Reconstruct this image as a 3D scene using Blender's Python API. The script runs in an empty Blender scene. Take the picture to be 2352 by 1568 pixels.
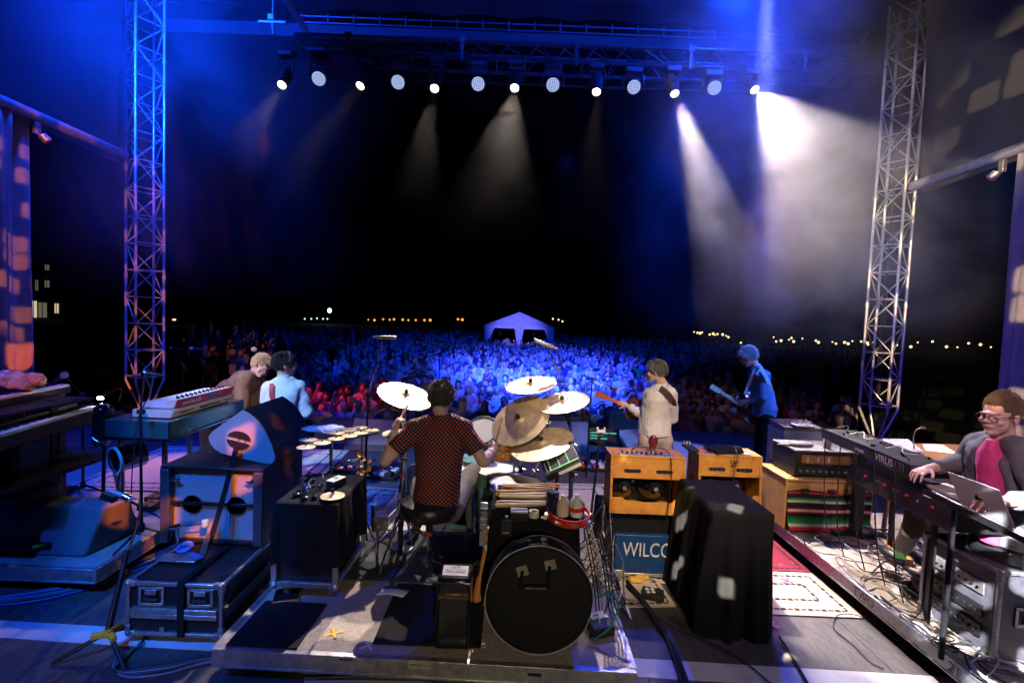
import bpy, bmesh, math, random
from mathutils import Vector, Matrix, Euler
random.seed(11)
R = math.radians
scene = bpy.context.scene
COL = scene.collection

# ---------------------------------------------------------------- camera
CAM = Vector((0.0, 0.0, 2.1)); FPX = 1110.0; PITCH = 2.9; ROLL = 2.25
cd = bpy.data.cameras.new('camera'); cam = bpy.data.objects.new('camera', cd); COL.objects.link(cam)
cd.sensor_width = 36.0; cd.lens = 36.0 * FPX / 2352.0; cd.clip_start = 0.05; cd.clip_end = 2000
cam.location = CAM
_f = Vector((0, math.cos(R(PITCH)), -math.sin(R(PITCH)))); _r0 = Vector((1, 0, 0)); _u0 = _r0.cross(_f)
_r = _r0 * math.cos(R(ROLL)) + _u0 * math.sin(R(ROLL)); _u = _r.cross(_f)
cam.rotation_euler = Matrix((( _r.x, _u.x, -_f.x), (_r.y, _u.y, -_f.y), (_r.z, _u.z, -_f.z))).to_euler()
scene.camera = cam
def ray(u, v):
    return _f + _r * ((u - 1176) / FPX) - _u * ((v - 784) / FPX)
def at(u, v, Y):            # the point at distance Y in front of the stage photographer's position
    d = ray(u, v); return CAM + d * (Y / d.y)
def fl(u, v, z=0.0):        # the point at height z
    d = ray(u, v); return CAM + d * ((z - CAM.z) / d.z)

# ---------------------------------------------------------------- world, exposure
w = bpy.data.worlds.new("World"); scene.world = w; w.use_nodes = True
bg = w.node_tree.nodes['Background']
sky = w.node_tree.nodes.new('ShaderNodeTexSky'); sky.sky_type = 'NISHITA'; sky.sun_disc = False
sky.sun_elevation = R(-9); sky.sun_rotation = R(200)
w.node_tree.links.new(sky.outputs[0], bg.inputs[0]); bg.inputs[1].default_value = 0.05
vs = scene.view_settings; vs.view_transform = 'Standard'; vs.look = 'None'; vs.exposure = 0.25; vs.gamma = 1.0; vs.use_curve_mapping = False
cy = scene.cycles
cy.use_denoising = True
try: cy.denoiser = 'OPENIMAGEDENOISE'
except Exception: pass
cy.max_bounces = 4; cy.diffuse_bounces = 2; cy.glossy_bounces = 2; cy.transmission_bounces = 3; cy.volume_bounces = 0
cy.transparent_max_bounces = 8; cy.caustics_reflective = False; cy.caustics_refractive = False
cy.sample_clamp_indirect = 3.0
cy.volume_step_rate = 3.0; cy.volume_max_steps = 96
cy.use_light_tree = True

# ---------------------------------------------------------------- object plumbing
def tag(o, label=None, cat=None, group=None, kind=None):
    if label: o['label'] = label
    if cat: o['category'] = cat
    if group: o['group'] = group
    if kind: o['kind'] = kind
    return o
def xf(o):
    return Matrix.Translation(o.location) @ o.rotation_euler.to_matrix().to_4x4()
def wmx(o):
    m = xf(o)
    while o.parent is not None: o = o.parent; m = xf(o) @ m
    return m
def thing(name, label, cat, loc=(0, 0, 0), rz=0.0, group=None, kind=None):
    o = bpy.data.objects.new(name, None); COL.objects.link(o); o.empty_display_size = .1
    o.location = loc; o.rotation_euler = (0, 0, rz)
    return tag(o, label, cat, group, kind)
def copy_tree(o, parent=None):
    c = o.copy(); COL.objects.link(c); c.parent = parent
    for ch in list(o.children): copy_tree(ch, c)
    return c

class MB:
    def __init__(s): s.v = []; s.f = []; s.m = []; s.k = 0
    def mat(s, k): s.k = k; return s
    def add(s, vs, fs):
        n = len(s.v); s.v += [Vector(p) for p in vs]; s.f += [tuple(i + n for i in f) for f in fs]; s.m += [s.k] * len(fs); return s
    def box(s, c, d, M=None):
        c = Vector(c); x, y, z = d[0] / 2, d[1] / 2, d[2] / 2
        P = [Vector((a * x, b * y, e * z)) for e in (-1, 1) for b in (-1, 1) for a in (-1, 1)]
        if M is not None: P = [M @ p for p in P]
        return s.add([c + p for p in P], [(0, 2, 3, 1), (4, 5, 7, 6), (0, 1, 5, 4), (2, 6, 7, 3), (0, 4, 6, 2), (1, 3, 7, 5)])
    def bx(s, x0, x1, y0, y1, z0, z1):
        return s.box(((x0 + x1) / 2, (y0 + y1) / 2, (z0 + z1) / 2), (x1 - x0, y1 - y0, z1 - z0))
    def hexa(s, P):         # 8 points: bottom four, top four
        return s.add(P, [(0, 3, 2, 1), (4, 5, 6, 7), (0, 1, 5, 4), (1, 2, 6, 5), (2, 3, 7, 6), (3, 0, 4, 7)])
    def cyl(s, p0, p1, r0, r1=None, n=12, cap=True):
        p0 = Vector(p0); p1 = Vector(p1); r1 = r0 if r1 is None else r1
        a = (p1 - p0); 
        if a.length < 1e-7: return s
        q = a.to_track_quat('Z', 'Y').to_matrix(); X = q.col[0]; Yv = q.col[1]
        P = []
        for p, r in ((p0, r0), (p1, r1)):
            for i in range(n):
                t = 2 * math.pi * i / n; P.append(p + X * (r * math.cos(t)) + Yv * (r * math.sin(t)))
        F = [(i, (i + 1) % n, n + (i + 1) % n, n + i) for i in range(n)]
        if cap: F += [tuple(reversed(range(n))), tuple(range(n, 2 * n))]
        return s.add(P, F)
    def tube(s, pts, r, n=6):
        pts = [Vector(p) for p in pts]; P = []; F = []; N = len(pts); up = None
        for i, p in enumerate(pts):
            t = (pts[min(i + 1, N - 1)] - pts[max(i - 1, 0)]).normalized()
            if up is None:
                up = t.orthogonal().normalized()
            up = (up - t * up.dot(t))
            up = up.normalized() if up.length > 1e-6 else t.orthogonal().normalized()
            b = t.cross(up); rr = r[i] if isinstance(r, (list, tuple)) else r
            for j in range(n):
                a = 2 * math.pi * j / n; P.append(p + up * (rr * math.cos(a)) + b * (rr * math.sin(a)))
        for i in range(N - 1):
            for j in range(n):
                k = (j + 1) % n; F.append((i * n + j, i * n + k, (i + 1) * n + k, (i + 1) * n + j))
        F += [tuple(reversed(range(n))), tuple(range((N - 1) * n, N * n))]
        return s.add(P, F)
    def lathe(s, prof, M=None, n=32):
        M = M or Matrix.Identity(4); P = []; F = []; K = len(prof)
        for r, z in prof:
            for i in range(n):
                a = 2 * math.pi * i / n; P.append(M @ Vector((r * math.cos(a), r * math.sin(a), z)))
        for k in range(K - 1):
            for i in range(n):
                j = (i + 1) % n; F.append((k * n + i, k * n + j, (k + 1) * n + j, (k + 1) * n + i))
        hollow = prof[0][0] > 1e-5 and abs(prof[0][0] - prof[-1][0]) < .15 * prof[0][0]
        if prof[0][0] > 1e-5 and not hollow: F.append(tuple(reversed(range(n))))
        if prof[-1][0] > 1e-5 and not hollow: F.append(tuple(range((K - 1) * n, K * n)))
        return s.add(P, F)
    def ell(s, c, r, M=None, nu=12, nv=8):
        c = Vector(c); r = (r, r, r) if isinstance(r, (int, float)) else r
        P = []
        for j in range(1, nv):
            t = math.pi * j / nv
            for i in range(nu):
                a = 2 * math.pi * i / nu
                P.append(Vector((r[0] * math.sin(t) * math.cos(a), r[1] * math.sin(t) * math.sin(a), r[2] * math.cos(t))))
        P += [Vector((0, 0, r[2])), Vector((0, 0, -r[2]))]
        if M is not None: P = [M @ p for p in P]
        F = []
        for j in range(nv - 2):
            for i in range(nu):
                k = (i + 1) % nu; F.append((j * nu + i, (j + 1) * nu + i, (j + 1) * nu + k, j * nu + k))
        T = len(P) - 2
        for i in range(nu):
            k = (i + 1) % nu; F.append((T, i, k)); F.append((T + 1, (nv - 2) * nu + k, (nv - 2) * nu + i))
        return s.add([c + p for p in P], F)
    def prism(s, pts, M, d):        # outline in local XY, thickness d along local Z
        n = len(pts); P = [M @ Vector((x, y, 0)) for x, y in pts] + [M @ Vector((x, y, d)) for x, y in pts]
        F = [tuple(reversed(range(n))), tuple(range(n, 2 * n))] + [(i, (i + 1) % n, n + (i + 1) % n, n + i) for i in range(n)]
        return s.add(P, F)
    def cap(s, p0, p1, r0, r1=None, n=12):      # limb with round ends
        r1 = r0 if r1 is None else r1
        s.cyl(p0, p1, r0, r1, n); s.ell(p0, r0, nu=n, nv=8); s.ell(p1, r1, nu=n, nv=8); return s
    def sheet(s, fn, nu, nv, th=0.0):
        P = [fn(i / nu, j / nv) for j in range(nv + 1) for i in range(nu + 1)]
        F = [(j * (nu + 1) + i, j * (nu + 1) + i + 1, (j + 1) * (nu + 1) + i + 1, (j + 1) * (nu + 1) + i) for j in range(nv) for i in range(nu)]
        return s.add(P, F)
    def mesh(s, name, mats, M=None, sharp=35):
        me = bpy.data.meshes.new(name); V = s.v if M is None else [M @ p for p in s.v]
        me.from_pydata([tuple(p) for p in V], [], s.f)
        for m in (mats if isinstance(mats, (list, tuple)) else [mats]): me.materials.append(m)
        me.polygons.foreach_set('material_index', s.m)
        me.polygons.foreach_set('use_smooth', [True] * len(s.f))
        try: me.set_sharp_from_angle(angle=R(sharp))
        except Exception: pass
        me.update(); return me
    def build(s, name, mats, parent=None, bevel=0.0, world=True, sharp=35, solid=0.0):
        M = wmx(parent).inverted() if (parent is not None and world) else None
        o = bpy.data.objects.new(name, s.mesh(name, mats, M, sharp)); COL.objects.link(o)
        if parent is not None: o.parent = parent
        if solid:
            md = o.modifiers.new('solid', 'SOLIDIFY'); md.thickness = solid; md.offset = 0
        if bevel:
            md = o.modifiers.new('bevel', 'BEVEL'); md.width = bevel; md.segments = 2; md.limit_method = 'ANGLE'; md.angle_limit = R(40)
            md.harden_normals = False
        return o
_tex = {}
def clouds(sc):
    if sc not in _tex:
        t = bpy.data.textures.new('fold%g' % sc, 'CLOUDS'); t.noise_scale = sc; t.noise_depth = 2; _tex[sc] = t
    return _tex[sc]
def blob(mb, name, mat, parent=None, voxel=.01, smooth=3, wrinkle=0.0, wscale=.12, world=True):
    """one continuous skin over the shapes in mb"""
    me = mb.mesh(name + '_raw', [mat], None)
    t = bpy.data.objects.new('tmp', me); COL.objects.link(t)
    m = t.modifiers.new('r', 'REMESH'); m.mode = 'VOXEL'; m.voxel_size = voxel
    m.use_smooth_shade = True
    if wrinkle:
        d = t.modifiers.new('d', 'DISPLACE'); d.texture = clouds(wscale); d.strength = wrinkle; d.mid_level = .5; d.texture_coords = 'LOCAL'
    if smooth:
        q = t.modifiers.new('s', 'SMOOTH'); q.factor = .5; q.iterations = smooth
    dg = bpy.context.evaluated_depsgraph_get()
    out = bpy.data.meshes.new_from_object(t.evaluated_get(dg)); out.name = name
    bpy.data.objects.remove(t)
    if parent is not None and world: out.transform(wmx(parent).inverted())
    out.materials.clear(); out.materials.append(mat)
    out.polygons.foreach_set('use_smooth', [True] * len(out.polygons))
    o = bpy.data.objects.new(name, out); COL.objects.link(o)
    if parent is not None: o.parent = parent
    return o
def text_obj(txt, name, mat, parent, M, size, extrude=.0008, align='CENTER', squeeze=1.0, shear=0.0):
    """M: world matrix, text in its XY plane"""
    c = bpy.data.curves.new('t', 'FONT'); c.body = txt; c.size = size; c.extrude = extrude; c.align_x = align; c.align_y = 'CENTER'; c.shear = shear
    t = bpy.data.objects.new('tmp', c); COL.objects.link(t)
    dg = bpy.context.evaluated_depsgraph_get(); me = bpy.data.meshes.new_from_object(t.evaluated_get(dg)); bpy.data.objects.remove(t)
    me.transform(Matrix.Diagonal((squeeze, 1, 1, 1))); me.transform(M)
    if parent is not None: me.transform(wmx(parent).inverted())
    me.materials.clear(); me.materials.append(mat)
    o = bpy.data.objects.new(name, me); COL.objects.link(o)
    if parent is not None: o.parent = parent
    return o
def frame(o, x, z):      # matrix with local X = x, local Z = z, origin o
    x = Vector(x).normalized(); z = Vector(z); z = (z - x * z.dot(x)).normalized(); y = z.cross(x)
    return Matrix(((x.x, y.x, z.x, o[0]), (x.y, y.y, z.y, o[1]), (x.z, y.z, z.z, o[2]), (0, 0, 0, 1)))

# ---------------------------------------------------------------- materials
def nodes(m): return m.node_tree.nodes, m.node_tree.links
def mat(name, col, rough=.6, metal=0.0, var=.25, vscale=8.0, bump=0.0, bscale=60.0, sheen=0.0, emit=None, estr=0.0, spec=None, coat=0.0, trans=0.0, sss=0.0):
    m = bpy.data.materials.new(name); m.use_nodes = True; N, L = nodes(m); b = N['Principled BSDF']
    b.inputs['Roughness'].default_value = rough; b.inputs['Metallic'].default_value = metal
    if spec is not None: b.inputs['Specular IOR Level'].default_value = spec
    if coat: b.inputs['Coat Weight'].default_value = coat; b.inputs['Coat Roughness'].default_value = .15
    if sheen: b.inputs['Sheen Weight'].default_value = sheen
    if trans: b.inputs['Transmission Weight'].default_value = trans
    c = (*col, 1)
    tc = N.new('ShaderNodeTexCoord')
    if var:
        n = N.new('ShaderNodeTexNoise'); n.inputs['Scale'].default_value = vscale; n.inputs['Detail'].default_value = 5; n.inputs['Roughness'].default_value = .65
        L.new(tc.outputs['Object'], n.inputs['Vector'])
        r = N.new('ShaderNodeMapRange'); r.inputs[1].default_value = .3; r.inputs[2].default_value = .7; r.inputs[3].default_value = 1 - var; r.inputs[4].default_value = 1 + var * .6
        L.new(n.outputs[0], r.inputs[0])
        mx = N.new('ShaderNodeMix'); mx.data_type = 'RGBA'; mx.blend_type = 'MULTIPLY'; mx.inputs[0].default_value = 1
        mx.inputs[6].default_value = c; L.new(r.outputs[0], mx.inputs[7]); L.new(mx.outputs[2], b.inputs['Base Color'])
        r2 = N.new('ShaderNodeMapRange'); r2.inputs[1].default_value = .3; r2.inputs[2].default_value = .7; r2.inputs[3].default_value = max(.03, rough - .1); r2.inputs[4].default_value = min(1, rough + .12)
        L.new(n.outputs[0], r2.inputs[0]); L.new(r2.outputs[0], b.inputs['Roughness'])
    else: b.inputs['Base Color'].default_value = c
    if bump:
        n2 = N.new('ShaderNodeTexNoise'); n2.inputs['Scale'].default_value = bscale; n2.inputs['Detail'].default_value = 3
        L.new(tc.outputs['Object'], n2.inputs['Vector'])
        bp = N.new('ShaderNodeBump'); bp.inputs['Strength'].default_value = bump; bp.inputs['Distance'].default_value = .01
        L.new(n2.outputs[0], bp.inputs['Height']); L.new(bp.outputs[0], b.inputs['Normal'])
    if emit is not None:
        b.inputs['Emission Color'].default_value = (*emit, 1); b.inputs['Emission Strength'].default_value = estr
    return m
def emat(name, col, s):
    m = bpy.data.materials.new(name); m.use_nodes = True; N, L = nodes(m); N.remove(N['Principled BSDF'])
    e = N.new('ShaderNodeEmission'); e.inputs[0].default_value = (*col, 1); e.inputs[1].default_value = s
    L.new(e.outputs[0], N['Material Output'].inputs[0]); return m
def ramp(N, stops, interp='LINEAR'):
    r = N.new('ShaderNodeValToRGB'); cr = r.color_ramp; cr.interpolation = interp
    while len(cr.elements) < len(stops): cr.elements.new(.5)
    for e, (p, c) in zip(cr.elements, stops): e.position = p; e.color = (*c, 1)
    return r
M_ = {}
M_['black'] = mat('black_plastic', (.012, .012, .013), .45, bump=.15, bscale=150)
M_['blackm'] = mat('black_metal', (.015, .015, .017), .35, .3)
M_['gloss'] = mat('glossy_black', (.01, .01, .012), .12, coat=.6)
M_['blackcloth'] = mat('black_cloth', (.010, .010, .011), .95, spec=.15, bump=.4, bscale=220)
M_['chrome'] = mat('chrome', (.75, .75, .78), .16, 1.0, var=.1)
M_['alu'] = mat('worn_aluminium', (.55, .55, .52), .38, .85, var=.35, vscale=22, bump=.1)
M_['galv'] = mat('truss_aluminium', (.42, .42, .44), .45, .6, var=.3, vscale=12)
M_['rubber'] = mat('black_rubber', (.02, .02, .02), .75)
M_['white'] = mat('white_plastic', (.75, .74, .7), .4, var=.08)
M_['cream'] = mat('drum_head', (.82, .8, .76), .5, var=.06, vscale=5)
M_['orange'] = mat('orange_wood', (.7, .28, .05), .4)
M_['yellow'] = mat('yellow_plastic', (.75, .45, .03), .4, var=.1)
M_['red'] = mat('red_gloss', (.6, .03, .02), .25, coat=.4)
M_['skin'] = mat('skin', (.56, .33, .24), .5, var=.12, vscale=20, bump=.06, bscale=120)
M_['paper'] = mat('paper', (.72, .71, .66), .8, var=.05)
# ---------------------------------------------------------------- lamps
def aim(o, target):
    d = Vector(target) - o.location; o.rotation_euler = d.to_track_quat('-Z', 'Y').to_euler()
def spot(name, loc, target, power, col, size, blend=.25, rad=.04, gobo=None):
    l = bpy.data.lights.new(name, 'SPOT'); l.energy = power; l.color = col; l.spot_size = R(size); l.spot_blend = blend; l.shadow_soft_size = rad
    o = bpy.data.objects.new(name, l); COL.objects.link(o); o.location = loc; aim(o, target)
    if gobo:
        l.use_nodes = True; N = l.node_tree.nodes; L = l.node_tree.links
        em = N['Emission'] if 'Emission' in N else N.new('ShaderNodeEmission')
        tc = N.new('ShaderNodeTexCoord'); sp = N.new('ShaderNodeSeparateXYZ'); L.new(tc.outputs['Normal'], sp.inputs[0])
        dx = N.new('ShaderNodeMath'); dx.operation = 'DIVIDE'; dy = N.new('ShaderNodeMath'); dy.operation = 'DIVIDE'
        L.new(sp.outputs[0], dx.inputs[0]); L.new(sp.outputs[2], dx.inputs[1]); L.new(sp.outputs[1], dy.inputs[0]); L.new(sp.outputs[2], dy.inputs[1])
        cb = N.new('ShaderNodeCombineXYZ'); L.new(dx.outputs[0], cb.inputs[0]); L.new(dy.outputs[0], cb.inputs[1])
        vo = N.new('ShaderNodeTexVoronoi'); vo.voronoi_dimensions = '2D'; vo.distance = 'MINKOWSKI'; vo.inputs['Exponent'].default_value = 5.0
        vo.inputs['Scale'].default_value = gobo[0]; L.new(cb.outputs[0], vo.inputs['Vector'])
        vo.inputs['Randomness'].default_value = .85
        mr = N.new('ShaderNodeMapRange'); mr.inputs[1].default_value = gobo[1] + .035; mr.inputs[2].default_value = gobo[1] - .035
        mr.inputs[3].default_value = gobo[2]; mr.inputs[4].default_value = 1.0
        L.new(vo.outputs['Distance'], mr.inputs[0]); res = mr.outputs[0]
        if len(gobo) > 3:
            sc_ = N.new('ShaderNodeSeparateColor'); L.new(vo.outputs['Color'], sc_.inputs[0]); lt = N.new('ShaderNodeMath'); lt.operation = 'LESS_THAN'; lt.inputs[1].default_value = gobo[3]; L.new(sc_.outputs[0], lt.inputs[0])
            ml = N.new('ShaderNodeMath'); ml.operation = 'MULTIPLY'; L.new(res, ml.inputs[0]); L.new(lt.outputs[0], ml.inputs[1]); res = ml.outputs[0]
        L.new(res, em.inputs['Strength'])
        out = N['Light Output'] if 'Light Output' in N else N.new('ShaderNodeOutputLight'); L.new(em.outputs[0], out.inputs[0])
    return o
WARM = (1, .84, .66); BLUE = (.02, .10, 1.0)
TY = 7.6                              # the front truss
def tp(u, v): return at(u, v, TY - .35)
# white profile spots in the truss: pixel of the lens, aim, power, cone
SP = [((647, 196), (-3.2, 3.2, .4), 120, 20), ((827, 198), (-3.4, 4.0, .8), 160, 16), ((998, 204), (-.9, 2.85, .3), 1300, 14),
      ((1182, 203), (-.45, 3.25, .6), 1700, 24), ((1370, 212), (.5, 3.9, .6), 260, 14), ((1550, 216), tuple(tp(1550, 216) + Vector((.4, -3.5, -5.5))), 3600, 16),
      ((1734, 207), tuple(tp(1734, 207) + Vector((.7, -3.9, -4.75))), 2500, 40)]
for (p, tgt, pw, sz) in SP:
    spot('profile_spot_beam', tp(*p) + Vector((0, -.12, -.08)), tgt, pw, (1, .85, .76) if p[0] > 900 else (1, .8, .6), sz, .2, .05)
# blue washes above and behind the band
spot('blue_wash_beam', (-5.6, 6.0, 8.0), (-5.8, 6.6, 3.4), 2800, (.003, .045, 1), 80, 1, .2)
spot('blue_wash_beam', (-6.4, 3.6, 7.2), (-5.6, 8.6, 7.0), 16000, (.003, .05, 1), 70, 1, .2)
spot('blue_wash_beam', (-3.0, -1.5, 6.8), (-2.25, 3.4, .85), 2600, (.02, .2, 1), 17, .5, .12)
spot('blue_wash_beam', (-4.0, -1.5, 6.0), (-3.5, 3.0, .2), 1300, (.008, .10, 1), 44, .6, .12)
spot('blue_wash_beam', (3.4, 8.4, 8.1), (2.9, 6.8, 3.4), 2600, (.003, .05, 1), 70, 1, .2)
spot('blue_wash_beam', (4.2, 3.6, 7.4), (2.4, 8.6, 7.6), 8500, (.003, .05, 1), 76, 1, .2)
spot('blue_wash_beam', (-.5, 2.6, 7.9), (-.6, 9.2, 8.2), 2500, (.004, .05, 1), 60, .8, .2)
spot('blue_wash_beam', at(1762, -190, 6.4), at(1757, 520, 6.6), 14000, (.22, .28, 1), 8, .5, .06)
spot('blue_wash_beam', (.3, 9.4, 6.2), (1.2, 20, -.5), 75000, (.018, .045, 1), 46, .8, .3)
spot('blue_wash_beam', (.3, 10.4, 7.2), (.4, 42, 1), 60000, (.16, .15, 1), 10, .8, .3)
spot('blue_wash_beam', (1.2, 7.2, 6.0), (2.8, 5.6, 0), 420, (.01, .09, 1), 30, .5, .1)
spot('blue_wash_beam', (6, 3.0, 5.6), (3.2, 6.5, 1.2), 3600, (.05, .22, 1), 20, .5, .1)
spot('blue_wash_beam', (-4.5, .5, 6), (-2.5, 5.0, 1.25), 3000, (.3, .55, 1), 13, .5, .1)
spot('blue_wash_beam', (.9, 9.2, 5.2), (1.2, 14.5, -.2), 13000, (.018, .06, 1), 56, .9, .3)
spot('red_wash_beam', (-5, 9.5, 5.5), (-3.9, 12.2, -1.0), 1100, (1, .025, .008), 28, .6, .1)
spot('crowd_wash_beam', (4, 9.5, 7.5), (6.0, 14, -1), 110, (1, .5, .3), 50, .8, .2)
# gobo projectors on the rear truss, coloured washes and added fill lamps
spot('gobo_beam', (4.5, -2.0, 5.5), (-6.4, 4.9, 2.9), 15000, (1, .16, .005), 22, .15, .02, gobo=(24.0, .28, .0, .2))
spot('gobo_beam', (1.5, -1.5, 5.2), (-2.2, 3.5, .85), 7000, (1, .2, .01), 9, .2, .02, gobo=(22.0, .24, .0))
spot('gobo_beam', (-3.0, -2.5, 6.5), (6.4, 3.7, 3.6), 12000, (1, .66, .32), 38, .15, .02, gobo=(24.0, .30, .0, .9))
spot('warm_wash_fill_beam', (1.6, -2.0, 6.8), (1.36, 4.6, .95), 2500, (1, .76, .58), 21, .5, .08)
spot('warm_wash_fill_beam', (-.5, -1.5, 4.6), (2.95, 3.0, 1.6), 800, (1, .62, .68), 17, .5, .06)
spot('warm_wash_fill_beam', (5.0, -1.0, 5.5), (2.9, 3.0, 1.0), 330, (.6, .5, 1), 34, .6, .1)
spot('warm_wash_fill_beam', (-2.3, -3.2, 2.0), (-2.15, 2.9, .2), 160, (1, .85, .7), 15, .6, .08)  # added low fill, brightens the yellow hub and flight case front
spot('pink_wash_beam', (4.4, 8.2, 6.0), (2.15, 4.3, 0), 900, (1, .25, .6), 15, .6, .1)
spot('added_fill_beam', (-3.8, -.5, 5.5), (-3.1, 5.4, 1.35), 1500, (1, .5, .25), 14, .5, .1)  # added warm fill for the bending man's brown jacket
spot('warm_wash_fill_beam', (.8, -4.2, 2.9), (.15, 3.4, .7), 460, (1, .82, .62), 29, .8, .08)  # added low fill from behind for the drummer's back and riser rail
spot('gobo_beam', (-1.6, -2.0, 6.0), (1.62, 3.3, .45), 60000, (1, .93, .75), 8, .2, .01, gobo=(44.0, .26, .0, .2))
spot('gobo_beam', (-.5, -2.5, 5.0), (3.12, 2.72, .46), 26000, (.9, .9, 1), 9, .2, .01, gobo=(40.0, .33, .0, .7))
spot('gobo_beam', (-.8, -2.4, 6.0), (1.5, 3.9, .95), 3600, (1, .8, .35), 8, .2, .01, gobo=(30.0, .3, .0, .35))
spot('gobo_beam', (.5, -2.0, 5.5), (-6.97, 9.2, 2.4), 3800, (1, .25, .03), 20, .2, .02, gobo=(34.0, .3, .02))
spot('violet_wash_beam', (0, -2.0, 5.0), (6.35, 4.6, 2.6), 1500, (.10, .06, 1), 30, .6, .1)
spot('key_beam', (-3.5, 1.0, 6.2), (6.9, 9.15, 4.6), 2600, (1, .88, .8), 24, .4, .05)
spot('warm_wash_fill_beam', (1.5, -2.5, 3.6), (-2.8, 4.45, 1.2), 700, (1, .74, .62), 9, .5, .05)  # added warm fill for the red synthesizer and cream keyboard
spot('orange_wash_beam', (-5.9, 6.6, 1.9), (-3.3, 5.2, .2), 260, (1, .42, .1), 34, .6, .08)
spot('orange_wash_beam', (.3, -1.0, 4.2), at(48, 872, 3.9), 700, (1, .2, .01), 5, .3, .03)
# ---------------------------------------------------------------- setting
def floor_mat():
    m = mat('stage_floor_boards', (.10, .092, .085), .55, var=.25, vscale=1.3, bump=.25, bscale=25); N, L = nodes(m); b = N['Principled BSDF']
    src = b.inputs['Base Color'].links[0].from_socket
    tc = N.new('ShaderNodeTexCoord'); br = N.new('ShaderNodeTexBrick'); br.inputs['Scale'].default_value = 1.0
    br.inputs['Brick Width'].default_value = 2.44; br.inputs['Row Height'].default_value = 1.22; br.inputs['Mortar Size'].default_value = .004; br.offset = 0
    br.inputs[1].default_value = (1, 1, 1, 1); br.inputs[2].default_value = (.78, .78, .78, 1); br.inputs[3].default_value = (.1, .1, .1, 1)
    L.new(tc.outputs['Object'], br.inputs[0])
    sc = N.new('ShaderNodeTexNoise'); sc.inputs['Scale'].default_value = 22; sc.inputs['Detail'].default_value = 8; sc.inputs['Roughness'].default_value = .8
    mpn = N.new('ShaderNodeMapping'); mpn.inputs['Scale'].default_value = (1, .25, 1); L.new(tc.outputs['Object'], mpn.inputs[0]); L.new(mpn.outputs[0], sc.inputs[0])
    rr = ramp(N, [(.38, (.55, .55, .55)), (.5, (1, 1, 1)), (.66, (1.6, 1.5, 1.4))]); L.new(sc.outputs[0], rr.inputs[0])
    m1 = N.new('ShaderNodeMix'); m1.data_type = 'RGBA'; m1.blend_type = 'MULTIPLY'; m1.inputs[0].default_value = 1
    m2 = N.new('ShaderNodeMix'); m2.data_type = 'RGBA'; m2.blend_type = 'MULTIPLY'; m2.inputs[0].default_value = 1
    L.new(src, m1.inputs[6]); L.new(br.outputs[0], m1.inputs[7]); L.new(m1.outputs[2], m2.inputs[6]); L.new(rr.outputs[0], m2.inputs[7]); L.new(m2.outputs[2], b.inputs['Base Color'])
    return m
M_['floor'] = floor_mat()
M_['riser'] = mat('riser_deck_board', (.40, .33, .27), .6, var=.3, vscale=26, bump=.5, bscale=60)
M_['ground'] = mat('dark_grass', (.03, .04, .02), .95, var=.4, vscale=.7)
M_['band'] = mat('pale_painted_boards', (.62, .62, .62), .5, var=.2, vscale=6)
M_['fascia'] = mat('black_stage_skirt', (.01, .01, .012), .8)
g = MB().bx(-400, 400, -60, 600, -1.6, -1.5).build('ground', M_['ground']); tag(g, kind='structure')
s = MB().bx(-7.6, 7.6, -6, 9.4, -.12, 0).build('stage_floor', M_['floor']); tag(s, kind='structure')
s = MB().bx(-7.6, 7.6, 9.3, 9.38, -1.5, -.125).build('stage_front', M_['fascia']); tag(s, kind='structure')
s = MB().box((0, 2.865, .002), (15, .155, .004)).build('stage_floor_stripe', M_['band']); s.rotation_euler = (0, 0, R(-1.7)); tag(s, kind='structure')

# drum riser and side risers: deck + extruded frame
def riser(x0, x1, y0, y1, z, label, deckmat, plates=()):
    t = thing('rolling_riser', label, 'riser', ((x0 + x1) / 2, (y0 + y1) / 2, 0))
    MB().bx(x0 + .03, x1 - .03, y0 + .03, y1 - .03, z - .03, z).build('deck', deckmat, t)
    h = .10
    for nm, a in (('frame_rail', (x0, x1, y0, y0 + .028, z - h, z - .002)), ('frame_rail', (x0, x1, y1 - .028, y1, z - h, z - .002)),
                  ('frame_rail', (x0, x0 + .028, y0 + .03, y1 - .03, z - h, z - .002)), ('frame_rail', (x1 - .028, x1, y0 + .03, y1 - .03, z - h, z - .002))):
        m = MB().bx(*a)
        ax = (a[1] - a[0]) > (a[3] - a[2])
        # lips above and below, as an extrusion has
        for zz in (z - h - .004, z - .012):
            if ax: m.bx(a[0] + .003, a[1] - .003, a[2] - .006, a[3] + .0015, zz, zz + .013)
            else: m.bx(a[0] - .006, a[1] + .006, a[2] + .004, a[3] - .004, zz, zz + .013)
        m.build(nm, M_['alu'], t, bevel=.002)
    for cx in (x0 + .25, x1 - .25):
        for cyy in (y0 + .25, y1 - .25):
            c = MB(); c.cyl((cx - .02, cyy, .04), (cx + .02, cyy, .04), .04, n=20); c.build('caster', M_['rubber'], t)
    return t
rd = riser(-1.57, .78, 2.56, 5.0, .2, 'low drum riser with a scuffed aluminium edge, under the seated drummer', M_['riser'])
rr_ = riser(2.655, 5.1, 2.1, 4.98, .2, 'low riser on the right with a pinkish metal edge, under the cable tangle', M_['riser'])
rl = riser(-5.6, -2.88, 3.33, 5.9, .2, 'low riser on the left with a scratched pale edge, under the grey floor monitor', M_['riser'])
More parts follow.
